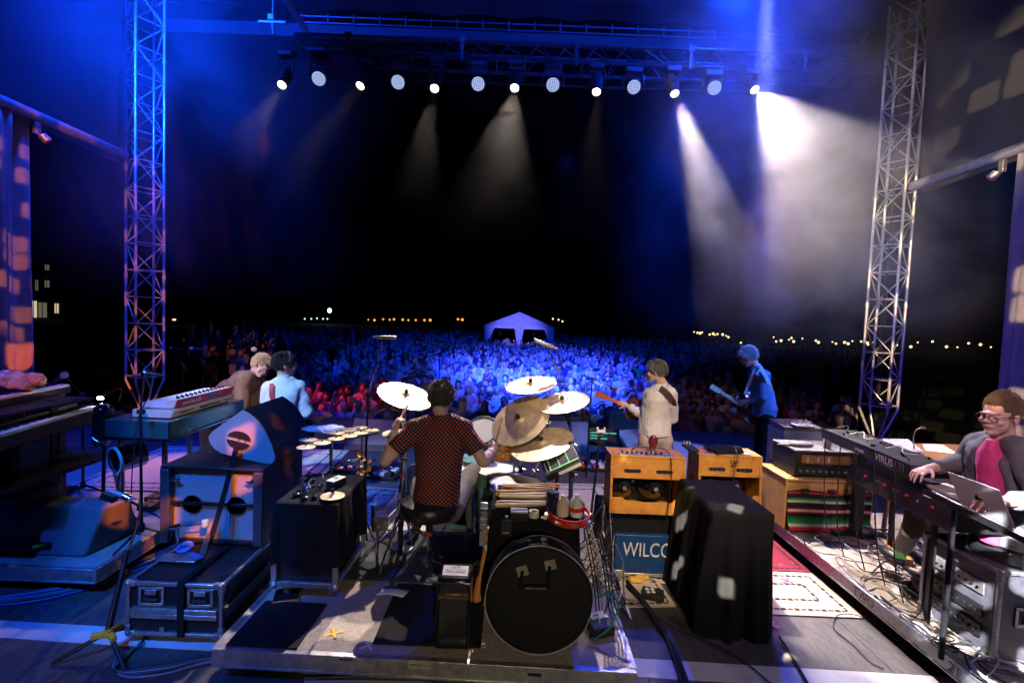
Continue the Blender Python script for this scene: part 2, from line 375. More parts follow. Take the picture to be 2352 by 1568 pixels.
# slot, plate and lettering on the drum riser's rear rail
for (u, v) in ((805, 1516), (1240, 1545)):
    p = at(u, v, 2.555); m = MB(); m.cyl(p + Vector((-.03, 0, 0)), p + Vector((-.03, .004, 0)), .009, n=12); m.cyl(p + Vector((.03, 0, 0)), p + Vector((.03, .004, 0)), .009, n=12); m.box(p + Vector((0, .002, 0)), (.06, .004, .018)); m.build('latch_slot', M_['black'], rd)
pl = at(975, 1526, 2.553); MB().box(pl, (.125, .004, .05)).build('name_plate', mat('grey_plate', (.3, .3, .27), .5), rd)
text_obj('Staging', 'lettering', M_['black'], rd, frame(pl + Vector((-.036, -.0025, 0)), (1, 0, 0), (0, -1, 0)), .017)
text_obj('Dimensions', 'lettering', M_['black'], rd, frame(pl + Vector((.036, -.0025, 0)), (1, 0, 0), (0, -1, 0)), .0125)
lg = MB(); 
for a in range(6):
    lg.cyl(pl + Vector((0, -.003, 0)), pl + Vector((.016 * math.cos(a * 1.05), -.003, .021 * math.sin(a * 1.05))), .0025, .001, n=5)
lg.build('emblem', M_['red'], rd)
text_obj('TWO', 'lettering', M_['black'], rr_, frame(Vector((2.648, 3.45, .15)), (0, -1, 0), (-1, 0, 0)), .085)
text_obj('21', 'lettering', M_['black'], rr_, frame(Vector((2.648, 2.72, .15)), (0, -1, 0), (-1, 0, 0)), .085)

for q in (rd, rr_, rl): q.rotation_euler = (0, 0, R(-1.4) if q is rd else 0)
# tape marks and a set list on the floor
_rt = random.Random(6)
for k, (x, y, c, lab) in enumerate(((1.9, 3.3, 'pinktape', 'pink'), (2.35, 3.9, 'pinktape', 'pink'), (2.2, 4.75, 'pinktape', 'pink'), (-2.9, 2.6, 'white', 'white'), (.95, 2.45, 'white', 'white'), (-.75, 2.66, 'white', 'white'), (-.98, 2.75, 'yellow', 'yellow'))):
    if 'pinktape' not in M_: M_['pinktape'] = mat('pink_tape', (.85, .15, .4), .6)
    z = .203 if -1.5 < x < .7 and y > 2.6 else .014; t = thing('tape_mark', f'small {lab} tape cross on the floor, ' + ('front', 'middle', 'rear')[k % 3] + (' of those on the right rug' if k < 3 else ' near the left stand' if k == 3 else ' just right of the drum riser' if k == 4 else ' one left of the black mat'), 'tape mark', (x, y, z), _rt.uniform(0, 1)); MB().box((0, 0, .001), (.11, .018, .001)).build('strip', M_[c], t, world=False); MB().box((0, 0, .0025), (.018, .10, .001)).build('strip', M_[c], t, world=False)
# carpets
def rug_mat(name, base, pink, rot=0):
    m = bpy.data.materials.new(name); m.use_nodes = True; N, L = nodes(m); b = N['Principled BSDF']; b.inputs['Roughness'].default_value = .95
    tc = N.new('ShaderNodeTexCoord'); n = N.new('ShaderNodeTexVoronoi'); n.inputs['Scale'].default_value = 9; L.new(tc.outputs['Object'], n.inputs['Vector'])
    n2 = N.new('ShaderNodeTexNoise'); n2.inputs['Scale'].default_value = 26; n2.inputs['Detail'].default_value = 3; L.new(tc.outputs['Object'], n2.inputs['Vector'])
    ad = N.new('ShaderNodeMath'); ad.operation = 'ADD'; L.new(n.outputs['Distance'], ad.inputs[0]); L.new(n2.outputs[0], ad.inputs[1])
    r = ramp(N, [(.0, pink), (.50, pink), (.56, base), (1, base)]); L.new(ad.outputs[0], r.inputs[0])
    L.new(r.outputs[0], b.inputs['Base Color'])
    bp = N.new('ShaderNodeBump'); bp.inputs['Strength'].default_value = .4; bp.inputs['Distance'].default_value = .004
    n3 = N.new('ShaderNodeTexNoise'); n3.inputs['Scale'].default_value = 300; L.new(tc.outputs['Object'], n3.inputs['Vector']); L.new(n3.outputs[0], bp.inputs['Height']); L.new(bp.outputs[0], b.inputs['Normal'])
    return m
M_['rug1'] = rug_mat('floral_rug', (.62, .55, .47), (.50, .13, .13))
M_['rug2'] = rug_mat('tan_floral_rug', (.58, .50, .38), (.42, .10, .08))
M_['rugred'] = rug_mat('dark_red_rug', (.28, .02, .05), (.45, .35, .35))
M_['rugdark'] = mat('rug_border_dark', (.05, .035, .03), .95)
def rug(name, label, c, sx, sy, rz, z, m, key, borders=(.07, .2)):
    t = thing(name, label, 'rug', (c[0], c[1], z), rz)
    b = MB().bx(-sx / 2, sx / 2, -sy / 2, sy / 2, 0, .006); b.k = 1
    for off in borders:
        for (x, y, lx, ly) in ((0, sy / 2 - off, sx - 2 * off, 0), (0, -sy / 2 + off, sx - 2 * off, 0), (sx / 2 - off, 0, 0, sy - 2 * off), (-sx / 2 + off, 0, 0, sy - 2 * off)):
            L_ = max(lx, ly); k = max(2, int(L_ / .05))
            for i in range(k):
                q = -L_ / 2 + (i + .5) * L_ / k
                if lx: 
                    b.box((q, y, .0075), (L_ / k * .72, .012 + .012 * (i % 2), .003))
                else: b.box((x, q, .0075), (.012 + .012 * (i % 2), L_ / k * .72, .003))
    b.build('pile', [m, M_['rugdark']], t, world=False)
    return t
rug('rug', 'pale pink floral rug with chain borders, left of the seated drummer', (-1.02, 4.45), 1.15, 1.3, R(-6), .2, M_['rug1'], 0)
rug('rug', 'pale floral rug with dark chain borders, between the drums and the amps', (.6, 4.9), 1.5, 2.3, R(4), .006, M_['rug1'], 0)
rug('rug', 'tan floral rug with dark scalloped borders, right of the black draped case', (2.1, 3.74), 1.1, .62, 0, .004, M_['rug2'], 0)
rug('rug', 'dark red rug lying right of the tall draped case, beyond the tan rug', (2.1, 4.46), 1.1, .8, 0, .006, M_['rugred'], 0, (.05,))
rug('rug', 'small dark patterned rug between the draped case and the blue case', (1.0, 3.65), .55, .4, R(5), .008, M_['rug2'], 0, (.04,))
rug('rug', 'sunny yellow-lit rug under the teal electric piano at left', (-3.3, 5.6), 2.4, 1.6, R(3), .208, M_['rug2'], 0)

# towers
M_['tower'] = mat('bright_truss_aluminium', (.72, .72, .74), .38, .35, var=.25, vscale=12)
def tower(x, y, h, label, lean=0.0, flip=1):
    t = thing('truss_tower', label, 'truss tower', (x, y, 0), R(45 + 12 * flip))
    s = .225
    cs = [(s, s), (-s, s), (-s, -s), (s, -s)]
    for (a, b) in cs:
        ch = MB(); ch.cyl((a, b, .62), (a, b, h), .024, n=10)
        for k in range(1, int(h / 2.0) + 1): ch.cyl((a, b, k * 2.0 + .55), (a, b, k * 2.0 + .63), .032, n=10)
        ch.build('upright_tube', M_['tower'], t, world=False)
    st = .5; n = int((h - .7) / st)
    for f in range(4):
        (a, b), (c, d) = cs[f], cs[(f + 1) % 4]; br = MB()
        for k in range(n):
            z0 = .7 + k * st
            if k % 2 == f % 2: br.cyl((a, b, z0), (c, d, z0 + st), .0125, n=7)
            else: br.cyl((c, d, z0), (a, b, z0 + st), .0125, n=7)
            br.cyl((a, b, z0), (c, d, z0), .0115, n=7)
        br.build('lattice_brace', M_['tower'], t, world=False)
    for (a, b) in cs:
        MB().cyl((a, b, .62), (a * .25, b * .25, .06), .022, n=8).build('base_strut', M_['tower'], t, world=False)
    MB().box((0, 0, .03), (.5, .5, .06)).build('base_plate', M_['blackm'], t, world=False, bevel=.006)
    return t
tL = at(333, 600, 9.2); tR = at(2044, 600, 9.15)
tower(tL.x, tL.y, 11, 'tall lattice truss tower at left, lit blue above and orange below', flip=1)
twr = tower(tR.x, tR.y, 11, 'tall lattice truss tower at right, lit pale by the white beam, with cables inside', flip=-1)
cb = MB()
for k in range(4):
    cb.tube([Vector((tR.x - .08 + .03 * k + .02 * math.sin(j * .8 + k), tR.y - .03 + .02 * k, 10 - j * .6)) for j in range(17)], .009, 6)
    cb.k = 0
cb.build('cable_run', M_['rubber'], twr)

# side rails, curtains
for sg, lab in ((-1, 'left'), (1, 'right')):
    X = 6.35 * sg
    o = MB().cyl((X, 7.9, 4.45), (X, -1, 4.6), .075, n=16).build('roof_rail', M_['galv']); tag(o, f'long grey tube running back from the {lab} truss tower, holding the side curtain', 'rail')
def curtain(X, y0, y1, z0, z1, label, m, name='side_curtain'):
    def fn(a, b):
        y = y0 + (y1 - y0) * a; z = z0 + (z1 - z0) * b
        return Vector((X + .05 * math.sin(y * 17 + .8 * math.sin(z * .9)) + .035 * math.sin(y * 41 + z * .5) , y, z))
    o = MB().sheet(fn, 160, 24).build(name, m, solid=.004, sharp=80); return tag(o, label, 'curtain')
M_['curtain'] = mat('grey_black_drape', (.22, .21, .23), .85, sheen=.2, var=.2, bump=.2, bscale=180)
curtain(-6.35, 1.5, 6.36, .0, 4.4, 'dark side curtain at the far left, spotted with orange patches of light', M_['curtain'])
curtain(6.35, 1.5, 6.25, .0, 4.4, 'dark side curtain at the far right, spotted with yellow patches of light', M_['curtain'])
for sg, lab in ((-1, 'left'), (1, 'right')):
    p = Vector((6.30 * sg, 6.42, 4.25)); t = thing('clamp_light', f'small clamp and lamp hanging where the {lab} side curtain meets the grey tube', 'lamp', p)
    m = MB(); m.box(p + Vector((0, 0, .06)), (.05, .07, .16)); m.cyl(p + Vector((-.06 * sg, 0, -.02)), p + Vector((-.10 * sg, .04, -.09)), .05, .06, n=12); m.build('housing', M_['alu'], t, bevel=.004)
    MB().cyl(p + Vector((-.102 * sg, .042, -.092)), p + Vector((-.106 * sg, .045, -.098)), .048, n=12).build('lens', mat('pink_glass', (.6, .2, .25), .1), t)
# upper side skirt and roof sheets
M_['skirt'] = mat('navy_roof_fabric', (.028, .032, .045), .8, var=.15, vscale=1.5, bump=.1, bscale=40)
def skirt(sg):
    def fn(a, b):
        y = -2 + 10.6 * a; z = 4.55 + 4.6 * b
        return Vector((sg * (7.0 + .05 * math.sin(y * 3) - .3 * b * b), y, z + .04 * math.sin(y * 2.1)))
    return MB().sheet(fn, 40, 14).build('roof_side_fabric', M_['skirt'], solid=.004, sharp=80)
tag(skirt(1), 'tall dark fabric wall above the tube at right, dappled with light', 'fabric wall')
tag(skirt(-1), 'tall dark fabric wall above the tube at left, lost in blue smoke', 'fabric wall')
def roof(a, b):
    x = -7 + 14 * a; y = -2 + 11.75 * b
    return Vector((x, y, 9.6 - 1.66 * b ** 1.5 + .03 * math.sin(x * 5)))
o = MB().sheet(roof, 60, 20).build('stage_roof', M_['skirt'], solid=.005, sharp=80); tag(o, 'blue-lit fabric roof over the whole stage', 'roof')
M_['dtruss'] = mat('dark_truss_tube', (.03, .03, .035), .4, .3)
# header and edge truss
def hz(u, v, Y=9.75): return at(u, v, Y).z
zt = hz(1176, 62)
rt = thing('roof_edge_truss', 'thin ladder truss along the front edge of the roof above the moving lights', 'truss', (0, 9.7, zt))
for dz in (0, -.12):
    MB().cyl((-4.4, 9.66, zt + dz), (6.2, 9.66, zt + dz), .016, n=8).build('chord_tube', M_['dtruss'], rt)
for k in range(22): MB().box((-4.3 + k * .5, 9.64, zt - .06), (.03, .02, .2)).build('ladder_rung', M_['dtruss'], rt)
o = MB().bx(-7.2, 7.2, 9.7, 9.76, hz(1176, 106), zt - .12).build('roof_header', M_['fascia']); tag(o, 'wide black header board between the roof and the light truss', 'header')
p0 = at(645, -20, 7.2); p1 = at(705, 75, 8.4)
o = MB().cyl(p0, p1, .05, n=12).build('hanging_pipe', M_['galv']); tag(o, 'slanting blue-lit pipe near the roof, left of the light truss', 'pipe')
t = thing('rigging_clamp', 'small blue-lit rigging bracket hanging left of the slanting pipe', 'bracket', at(626, 52, 7.6)); q = t.location
m = MB(); m.box(q, (.42, .04, .03)); m.cyl(q, q + Vector((0, 0, 2)), .008, n=6); m.box(q + Vector((-.02, 0, .07)), (.08, .06, .08)); m.cyl(q, q + Vector((.02, 0, -.18)), .02, n=8); m.build('bracket', M_['galv'], t)
for sg, (ua, va, ub, vb) in ((1, (1880, 170, 2020, 30)),):
    a = at(ua, va, 7.8); b = at(ub, vb, 8.0)
    pts = [a + Vector((0, 0, -.02)), a + Vector((.15, 0, -.22)), a + Vector((.45, 0, -.24)), a.lerp(b, .55) + Vector((.05, 0, -.22)), b]
    # smooth
    from mathutils.geometry import interpolate_bezier
    o = MB().tube([pts[0].lerp(pts[1], k / 4) for k in range(4)] + [pts[1].lerp(pts[2], k / 4) for k in range(4)] + [pts[2].lerp(pts[3], k / 4) for k in range(4)] + [pts[3].lerp(pts[4], k / 6) for k in range(7)], .012).build('hanging_cable', M_['rubber']); tag(o, 'looping cable hanging between the light truss and the right tower', 'cable')
# ---------------------------------------------------------------- lighting truss with its fixtures
cz1 = [at(690, 105, TY), at(1900, 134, TY)]; cz2 = [at(690, 145, TY), at(1900, 172, TY)]; cz3 = [at(720, 152, TY + .35), at(1800, 170, TY + .35)]
zt1 = (cz1[0].z + cz1[1].z) / 2; zt2 = (cz2[0].z + cz2[1].z) / 2; zlow = at(1176, 197, TY).z
tr = thing('lighting_truss', 'long horizontal box truss carrying the row of lamps across the stage front', 'truss', (0, TY, zt1))
xa, xb = cz1[0].x, 5.2
print('truss z', zt1, zt2, zlow, xa)
for (dy, z) in ((-.2, zt1), (.2, zt1), (-.2, zt2), (.2, zt2)):
    MB().cyl((xa, TY + dy, z), (xb, TY + dy, z), .024, n=10).build('chord_tube', M_['dtruss'], tr)
MB().cyl((xa + .3, TY - .05, zlow), (xb - .6, TY - .05, zlow), .02, n=8).build('hanging_bar', M_['dtruss'], tr)
br = MB(); n = 20
for k in range(n):
    a = xa + (xb - xa) * k / n; b = xa + (xb - xa) * (k + 1) / n; m_ = (a + b) / 2
    for dy in (-.2, .2): br.cyl((a, TY + dy, zt2), (m_, TY + dy, zt1), .011, n=6); br.cyl((m_, TY + dy, zt1), (b, TY + dy, zt2), .011, n=6)
    br.cyl((a, TY - .2, zt2), (a, TY + .2, zt2), .011, n=6); br.cyl((a, TY - .2, zt1), (b, TY + .2, zt1), .011, n=6)
br.build('lattice_brace', M_['blackm'], tr)
rnd = random.Random(5)
cbl = MB()
for k in range(16):
    x = xa + .3 + rnd.random() * (xb - xa - .6); zz = zt2 + rnd.random() * .2
    pts = [Vector((x + .12 * j + rnd.uniform(-.03, .03), TY - .2 + rnd.uniform(-.04, .04), zz - .06 * math.sin(j / 5 * math.pi) + rnd.uniform(-.02, .02))) for j in range(6)]
    cbl.tube(pts, .007, 5)
cbl.build('cable_loops', M_['black'], tr)['kind'] = 'stuff'
for k in range(5):
    x = xa + .8 + k * 1.7; b = MB(); b.box((x, TY - .2, (zt1 + zt2) / 2), (.05, .05, zt1 - zt2 + .07)); b.box((x, TY - .2, zt1), (.09, .07, .09)); b.build('corner_clamp', M_['dtruss'], tr, bevel=.004)
EMW = emat('led_lens_lit', (.45, .58, 1.0), 1.5); EMS = emat('spot_lens_lit', (1.0, .92, .82), 9)
M_['lensring'] = mat('lens_bezel', (.03, .03, .04), .3)
def wash(u, v, label, dirx):
    c = at(u, v, TY - .35); f = Vector((dirx, -.85, -.55)).normalized()
    t = thing('moving_wash_light', label, 'stage light', c, group='LED wash lights in the front truss')
    Mx = frame(c, Vector((0, 0, 1)).cross(f), f)
    MB().lathe([(.02, -.2), (.08, -.2), (.105, -.14), (.115, -.04), (.11, 0), (.1, .006)], Mx, 28).build('lamp_head', M_['lensring'], t)
    MB().lathe([(.0, -.004), (.108, -.004), (.108, .004), (0, .004)], Mx, 28).build('lens_plate', M_['black'], t)
    d = MB()
    k = 0
    for ring, cnt in ((0, 1), (.029, 6), (.056, 12), (.083, 18)):
        for i in range(cnt):
            a = 2 * math.pi * i / cnt + ring * 9
            M2 = Mx @ Matrix.Translation((ring * math.cos(a), ring * math.sin(a), .005)); d.lathe([(0, .003), (.0105, .002), (.0105, -.002)][::-1], M2, 8)
    d.build('led_cluster', EMW, t)
    y = MB(); top = Vector((c.x - dirx * .1, TY - .2, zt2 - .04)); base = top + Vector((0, 0, -.09))
    for s in (-1, 1):
        side = c + Mx.to_3x3() @ Vector((s * .15, 0, -.09)); y.tube([base + Vector((s * .1, 0, 0)), base + Vector((s * .16, -.02, -.05)), side + Vector((0, 0, .03)), side], .017, 6)
    y.tube([base + Vector((-.11, 0, 0)), base + Vector((.11, 0, 0))], .017, 6); y.build('yoke', M_['black'], t)
    MB().box(base + Vector((0, 0, .02)), (.26, .2, .09)).build('base_box', M_['black'], t, bevel=.015)
def prof(u, v, label, tgt):
    c = tp(u, v); f = (Vector(tgt) - c).normalized()
    t = thing('profile_spotlight', label, 'stage light', c, group='white spotlights in the front truss')
    Mx = frame(c, Vector((0, 0, 1)).cross(f), f)
    MB().lathe([(.03, -.42), (.085, -.4), (.09, -.2), (.078, -.1), (.075, 0), (.062, .004), (.06, -.02)], Mx, 24).build('lamp_body', M_['lensring'], t)
    MB().lathe([(.0, .0), (.045, -.006), (.058, -.014), (.058, -.02), (0, -.02)][::-1], Mx, 20).build('lens', EMS, t)
    y = MB()
    for s in (-1, 1):
        side = c + Mx.to_3x3() @ Vector((s * .11, 0, -.22)); y.tube([Vector((c.x + s * .1, TY - .2, zt2 - .05)), Vector((side.x, TY - .22, zt2 - .1)), side], .014, 6)
    y.tube([Vector((c.x - .11, TY - .2, zt2 - .05)), Vector((c.x + .11, TY - .2, zt2 - .05))], .014, 6); y.build('yoke', M_['black'], t)
    MB().box((c.x, TY - .2, zt2 - .06), (.22, .16, .08)).build('base_box', M_['black'], t, bevel=.012)
WL = [(732, 181, -.35), (914, 189, -.2), (1098, 193, -.05), (1270, 195, .05), (1456, 200, .15), (1641, 202, .3)]
names = ['leftmost', 'second from the left', 'third from the left', 'third from the right', 'second from the right', 'rightmost']
for (u, v, d), nme in zip(WL, names): wash(u, v, f'round honeycomb LED wash light in the front truss, {nme} of the six', -d * .5)
PL = ['warm white spotlight at the far left end of the truss', 'white spotlight between the first two LED wash lights', 'white spotlight between the second and third LED wash lights',
      'white spotlight with a faint beam straight above the drummer', 'white spotlight with a thin bluish beam, between the fourth and fifth LED wash lights', 'white spotlight throwing a narrow cream beam down to the right', 'glaring white spotlight throwing the widest beam, at the right end of the truss']
for (p, tgt, pw, sz), lb in zip(SP, PL): prof(p[0], p[1], lb, tgt)
# ---------------------------------------------------------------- generic builders
ORDS = 'first second third fourth fifth sixth seventh eighth ninth tenth eleventh twelfth thirteenth fourteenth fifteenth sixteenth seventeenth eighteenth nineteenth twentieth'.split()
def extr(mb, pts, D):
    n = len(pts); D = Vector(D); P = [Vector(p) for p in pts]; Q = [p + D for p in P]
    return mb.add(P + Q, [tuple(range(n)), tuple(reversed(range(n, 2 * n)))] + [(i, n + i, n + (i + 1) % n, (i + 1) % n) for i in range(n)])
def smoothpath(pts, k=5):
    pts = [Vector(p) for p in pts]; out = []
    P = [pts[0] * 2 - pts[1]] + pts + [pts[-1] * 2 - pts[-2]]
    for i in range(1, len(P) - 2):
        a, b, c, d = P[i - 1:i + 3]
        for j in range(k):
            t = j / k; out.append(.5 * ((2 * b) + (c - a) * t + (2 * a - 5 * b + 4 * c - d) * t * t + (3 * b - a - 3 * c + d) * t ** 3))
    return out + [pts[-1]]
def cable(pts, r, m, label, cat='cable', name='cable', group=None, k=6):
    o = MB().tube(smoothpath(pts, k), r, 6).build(name, m); return tag(o, label, cat, group)
M_['cab'] = mat('cable_black', (.02, .02, .022), .45); M_['cabg'] = mat('cable_grey', (.22, .22, .24), .5); M_['cabgreen'] = mat('cable_green', (.01, .25, .12), .4)
M_['cabblue'] = mat('cable_blue', (.03, .1, .4), .4); M_['cabw'] = mat('cable_white', (.55, .53, .5), .5)
M_['lam'] = mat('black_laminate', (.014, .014, .015), .35, var=.3, vscale=14, bump=.1)
def edge(t, a, b, s=.022, m=None):
    a = Vector(a); b = Vector(b); c = (a + b) / 2; d = b - a; D = [max(abs(d[i]), s) for i in range(3)]
    MB().box(c, D).build('edge_trim', m or M_['alu'], t, bevel=.003)
def flight_case(name, label, x0, x1, y0, y1, z0, z1, mids=(), handles=(), casters=0, latches=(), group=None, body=None, cat='flight case'):
    t = thing(name, label, cat, ((x0 + x1) / 2, (y0 + y1) / 2, z0 - casters), group=group)
    MB().bx(x0 + .004, x1 - .004, y0 + .004, y1 - .004, z0 + .004, z1 - .004).build('panel', body or M_['lam'], t, bevel=.004)
    for y in (y0, y1):
        for z in (z0, z1): edge(t, (x0 + .02, y, z), (x1 - .02, y, z))
        for x in (x0, x1): edge(t, (x, y, z0 + .02), (x, y, z1 - .02))
    for x in (x0, x1):
        for z in (z0, z1): edge(t, (x, y0 + .02, z), (x, y1 - .02, z))
    for zm in mids:
        for dz in (-.017, .017):
            edge(t, (x0 + .02, y0 - .004, zm + dz), (x1 - .02, y0 - .004, zm + dz), .03)
            edge(t, (x1 + .003, y0 + .02, zm + dz), (x1 + .003, y1 - .02, zm + dz), .026)
    for x in (x0, x1):
        for y in (y0, y1):
            for z in (z0, z1):
                c = MB(); c.ell((x, y, z), .021, nu=12, nv=8); c.box((x + (.022 if x == x0 else -.022), y, z), (.045, .03, .034)); c.box((x, y, z + (.03 if z == z0 else -.03)), (.03, .03, .05)); c.build('corner_guard', M_['alu'], t, bevel=.003)
    for (hx, hz) in handles:
        h = MB(); n = Vector((hx, y0 - .003, hz)); w, hh = .07, .05
        for a in ((-w, 0, .018, 2 * hh), (w, 0, .018, 2 * hh)): h.box(n + Vector((a[0], 0, a[1])), (a[2], .006, a[3]))
        for a in (hh, -hh): h.box(n + Vector((0, 0, a)), (2 * w + .018, .006, .018))
        h.box(n + Vector((0, -.004, .028)), (.07, .008, .03)); 
        hd = h.build('recessed_handle', M_['alu'], t, bevel=.002)
        MB().box(n + Vector((0, -.006, -.018)), (.09, .014, .018)).build('grip', M_['rubber'], hd, bevel=.004)
        for a in (-w, 0, w):
            for b in (-hh, hh): MB().ell(n + Vector((a, -.004, b)), .0045, nu=8, nv=5).build('rivet', M_['chrome'], hd)
    for (lx, lz) in latches: MB().box((lx, y0 - .008, lz), (.03, .01, .05)).build('latch', M_['alu'], t, bevel=.004)
    if casters:
        for x in (x0 + .09, x1 - .09):
            for y in (y0 + .09, y1 - .09):
                c = MB().cyl((x, y - .015, z0 - casters + .04), (x, y + .015, z0 - casters + .04), .04, n=18).build('caster', M_['rubber'], t)
                MB().box((x, y, z0 - casters + .055), (.05, .05, casters - .04)).build('bracket', M_['alu'], c)
    return t
def tripod(t, p, z0, h=.30, spread=.3, m=None, hub=None, ang=.4, hubz=None):
    m = m or M_['blackm']; z1 = z0 + (hubz or .12)
    for k in range(3):
        a = ang + k * 2.094; MB().cyl((p[0], p[1], z1), (p[0] + spread * math.cos(a), p[1] + spread * math.sin(a), z0 + .012), .010, .008, n=8).build('leg', m, t)
    MB().cyl((p[0], p[1], z1 - .03), (p[0], p[1], z1 + .03), .022, n=12).build('hub', hub or m, t)
def mic(t, c, d, m=None, grille=None, L=.17, rr=.024, nm='microphone'):
    """c: grille centre, d: direction from grille towards the cable"""
    c = Vector(c); d = Vector(d).normalized(); Mx = frame(c, d.orthogonal(), d)
    o = MB().lathe([(.0, -rr), (rr * .7, -rr * .75), (rr, -rr * .1), (rr, rr * .3), (rr * .82, rr * .9), (rr * .62, rr * 1.2), (rr * .5, L * .8), (rr * .42, L), (0, L)], Mx, 16).build(nm, m or M_['black'], t)
    g = MB().lathe([(0, -rr * 1.03), (rr * .75, -rr * .78), (rr * 1.04, -rr * .1), (rr * 1.04, rr * .3), (rr * .8, rr * .95)], Mx, 16).build('grille', grille or M_['galv'], o); return o
def mic_stand(label, base, z0, joint, tip, dr, mm=None, name='microphone_stand', grille=None, spread=.3, hub=None, counter=.12, group=None, r=.010, rr=.024, L=.17, pole=None):
    """pole straight up to joint, boom from joint to tip, microphone at tip pointing dr"""
    base = Vector((base[0], base[1], z0)); joint = Vector(joint); tip = Vector(tip)
    t = thing(name, label, 'mic stand', base, group=group); tripod(t, base, z0, spread=spread, hub=hub)
    MB().cyl((base.x, base.y, z0 + .08), joint, r * 1.25, r * .9, n=10).build('pole', pole or M_['blackm'], t)
    d = (tip - joint)
    if d.length > .03:
        MB().cyl(joint - d.normalized() * counter, tip, r * .75, n=8).build('boom_arm', pole or M_['blackm'], t)
        MB().cyl(joint - Vector((.02, 0, 0)), joint + Vector((.025, 0, 0)), .019, n=10).build('clutch', M_['black'], t)
    if dr is not None: mic(t, tip + Vector(dr).normalized() * .0 , -Vector(dr), mm, grille, L, rr)
    return t

# ---------------------------------------------------------------- left: flight case, cabinet, floor speaker on top
fc = flight_case('flight_case', 'low black flight case with two recessed handles and a black strap, at front left', -2.29, -1.72, 2.88, 3.97, .07, .385, mids=(.205,), handles=((-2.15, .305), (-1.85, .305)), casters=.07, latches=((-2.08, .09),))
st = MB(); st.box((-1.96, 2.862, .23), (.042, .006, .33)); st.box((-1.96, 3.10, .402), (.042, .48, .006)); st.build('strap', M_['blackcloth'], fc)
# dark dolly board under it
o = MB().bx(-2.3, -1.85, 3.05, 3.6, .004, .03).build('dolly_board', M_['black']); tag(o, 'dark board lying under the low aluminium-edged flight case', 'board')
X0, X1, Y0, Y1, Z0, Z1 = -2.45, -1.72, 3.36, 4.0, .40, .955
M_['bluegrey'] = mat('grey_carpeted_panel', (.26, .28, .30), .85, var=.12, bump=.5, bscale=260)
cb = thing('speaker_cabinet', 'tall cabinet with two round ports and a cross bar, standing on the low case', 'speaker cabinet', ((X0 + X1) / 2, (Y0 + Y1) / 2, Z0))
s = .07
for a in ((X0, X0 + .03, Y0, Y1), (X1 - .03, X1, Y0, Y1)): MB().bx(a[0], a[1], a[2], a[3], Z0, Z1 - .02).build('side_panel', M_['lam'], cb, bevel=.004)
MB().bx(X0, X1, Y0, Y1, Z1 - .02, Z1).build('top_panel', M_['lam'], cb, bevel=.006)
MB().bx(X0 + .03, X1 - .03, Y0 + .02, Y1, Z0, Z0 + .02).build('bottom_panel', M_['lam'], cb)
MB().bx(X0 + .03, X1 - .03, Y0 + .05, Y0 + .07, Z0 + .02, Z1 - .02).build('back_panel', M_['bluegrey'], cb)
for x in (X0 + .035, X1 - .035): MB().bx(x - .033, x + .033, Y0 - .008, Y0 + .05, Z0, Z1 - .022).build('corner_post', mat('grey_post', (.09, .1, .11), .35, .5), cb, bevel=.008)
for x in (-2.25, -1.93):
    c = Vector((x, Y0 + .045, .665)); Mx = frame(c, (1, 0, 0), (0, -1, 0))
    MB().lathe([(0, .0), (.06, 0), (.068, .006), (.07, .0)], Mx, 28).build('port', M_['black'], cb)
MB().bx(X0 + .06, X1 - .06, Y0 + .02, Y0 + .035, .67, .695).build('cross_bar', M_['blackm'], cb, bevel=.003)
for x in (X0 + .09, X1 - .09):
    m = MB(); m.cyl((x - .03, Y0, .86), (x + .03, Y0, .86), .007, n=8); m.cyl((x, Y0 - .01, .86), (x, Y0 + .05, .86), .012, n=8); m.build('wing_clamp', M_['chrome'], cb)
# floor speaker lying on its side, seen end-on
Yw = 3.5
def wpt(u, v): return at(u, v, Yw)
outl = [(557, 940), (538, 953), (508, 975), (484, 992), (477, 1003), (480, 1016), (490, 1030), (505, 1040), (560, 1055), (600, 1063), (622, 1066), (631, 1060), (633, 1050), (624, 1020), (611, 992), (594, 967), (574, 950)]
P3 = [wpt(*p) for p in outl]
mw = thing('floor_speaker', 'curved floor speaker end-on atop the tall cabinet, pale side with a slotted handle', 'speaker', (P3[10] + P3[7]) / 2)
MB0 = MB(); extr(MB0, [p + Vector((0, .012, 0)) for p in P3], (.0, .60, 0)); MB0.build('enclosure', M_['black'], mw, sharp=50, bevel=.006)
ins = [(Vector((sum(p.x for p in P3) / len(P3), Yw, sum(p.z for p in P3) / len(P3)))) * .02 + p * .98 for p in P3]
MB1 = MB(); extr(MB1, ins, (0, .02, 0)); 
M_['speck'] = mat('speckled_grey_paint', (.30, .33, .36), .6, var=.15, bump=.5, bscale=400)
sp = MB1.build('side_panel', M_['speck'], mw)
hc = wpt(550, 1010); Mx = frame(hc + Vector((0, -.006, 0)), (1, 0, -.22), (0, -1, 0))
for sgn in (1, -1):
    pts = [(.085 * math.cos(a), sgn * (.012 + .055 * math.sin(a))) for a in [math.pi * k / 12 for k in range(13)]]
    if sgn < 0: pts = pts[::-1]
    MB().prism(pts, Mx, .004).build('handle_recess', M_['black'], mw)
for dx in (-.0, .05): MB().ell(Mx @ Vector((dx, 0, .004)), .006, nu=8, nv=5).build('screw', M_['chrome'], mw)
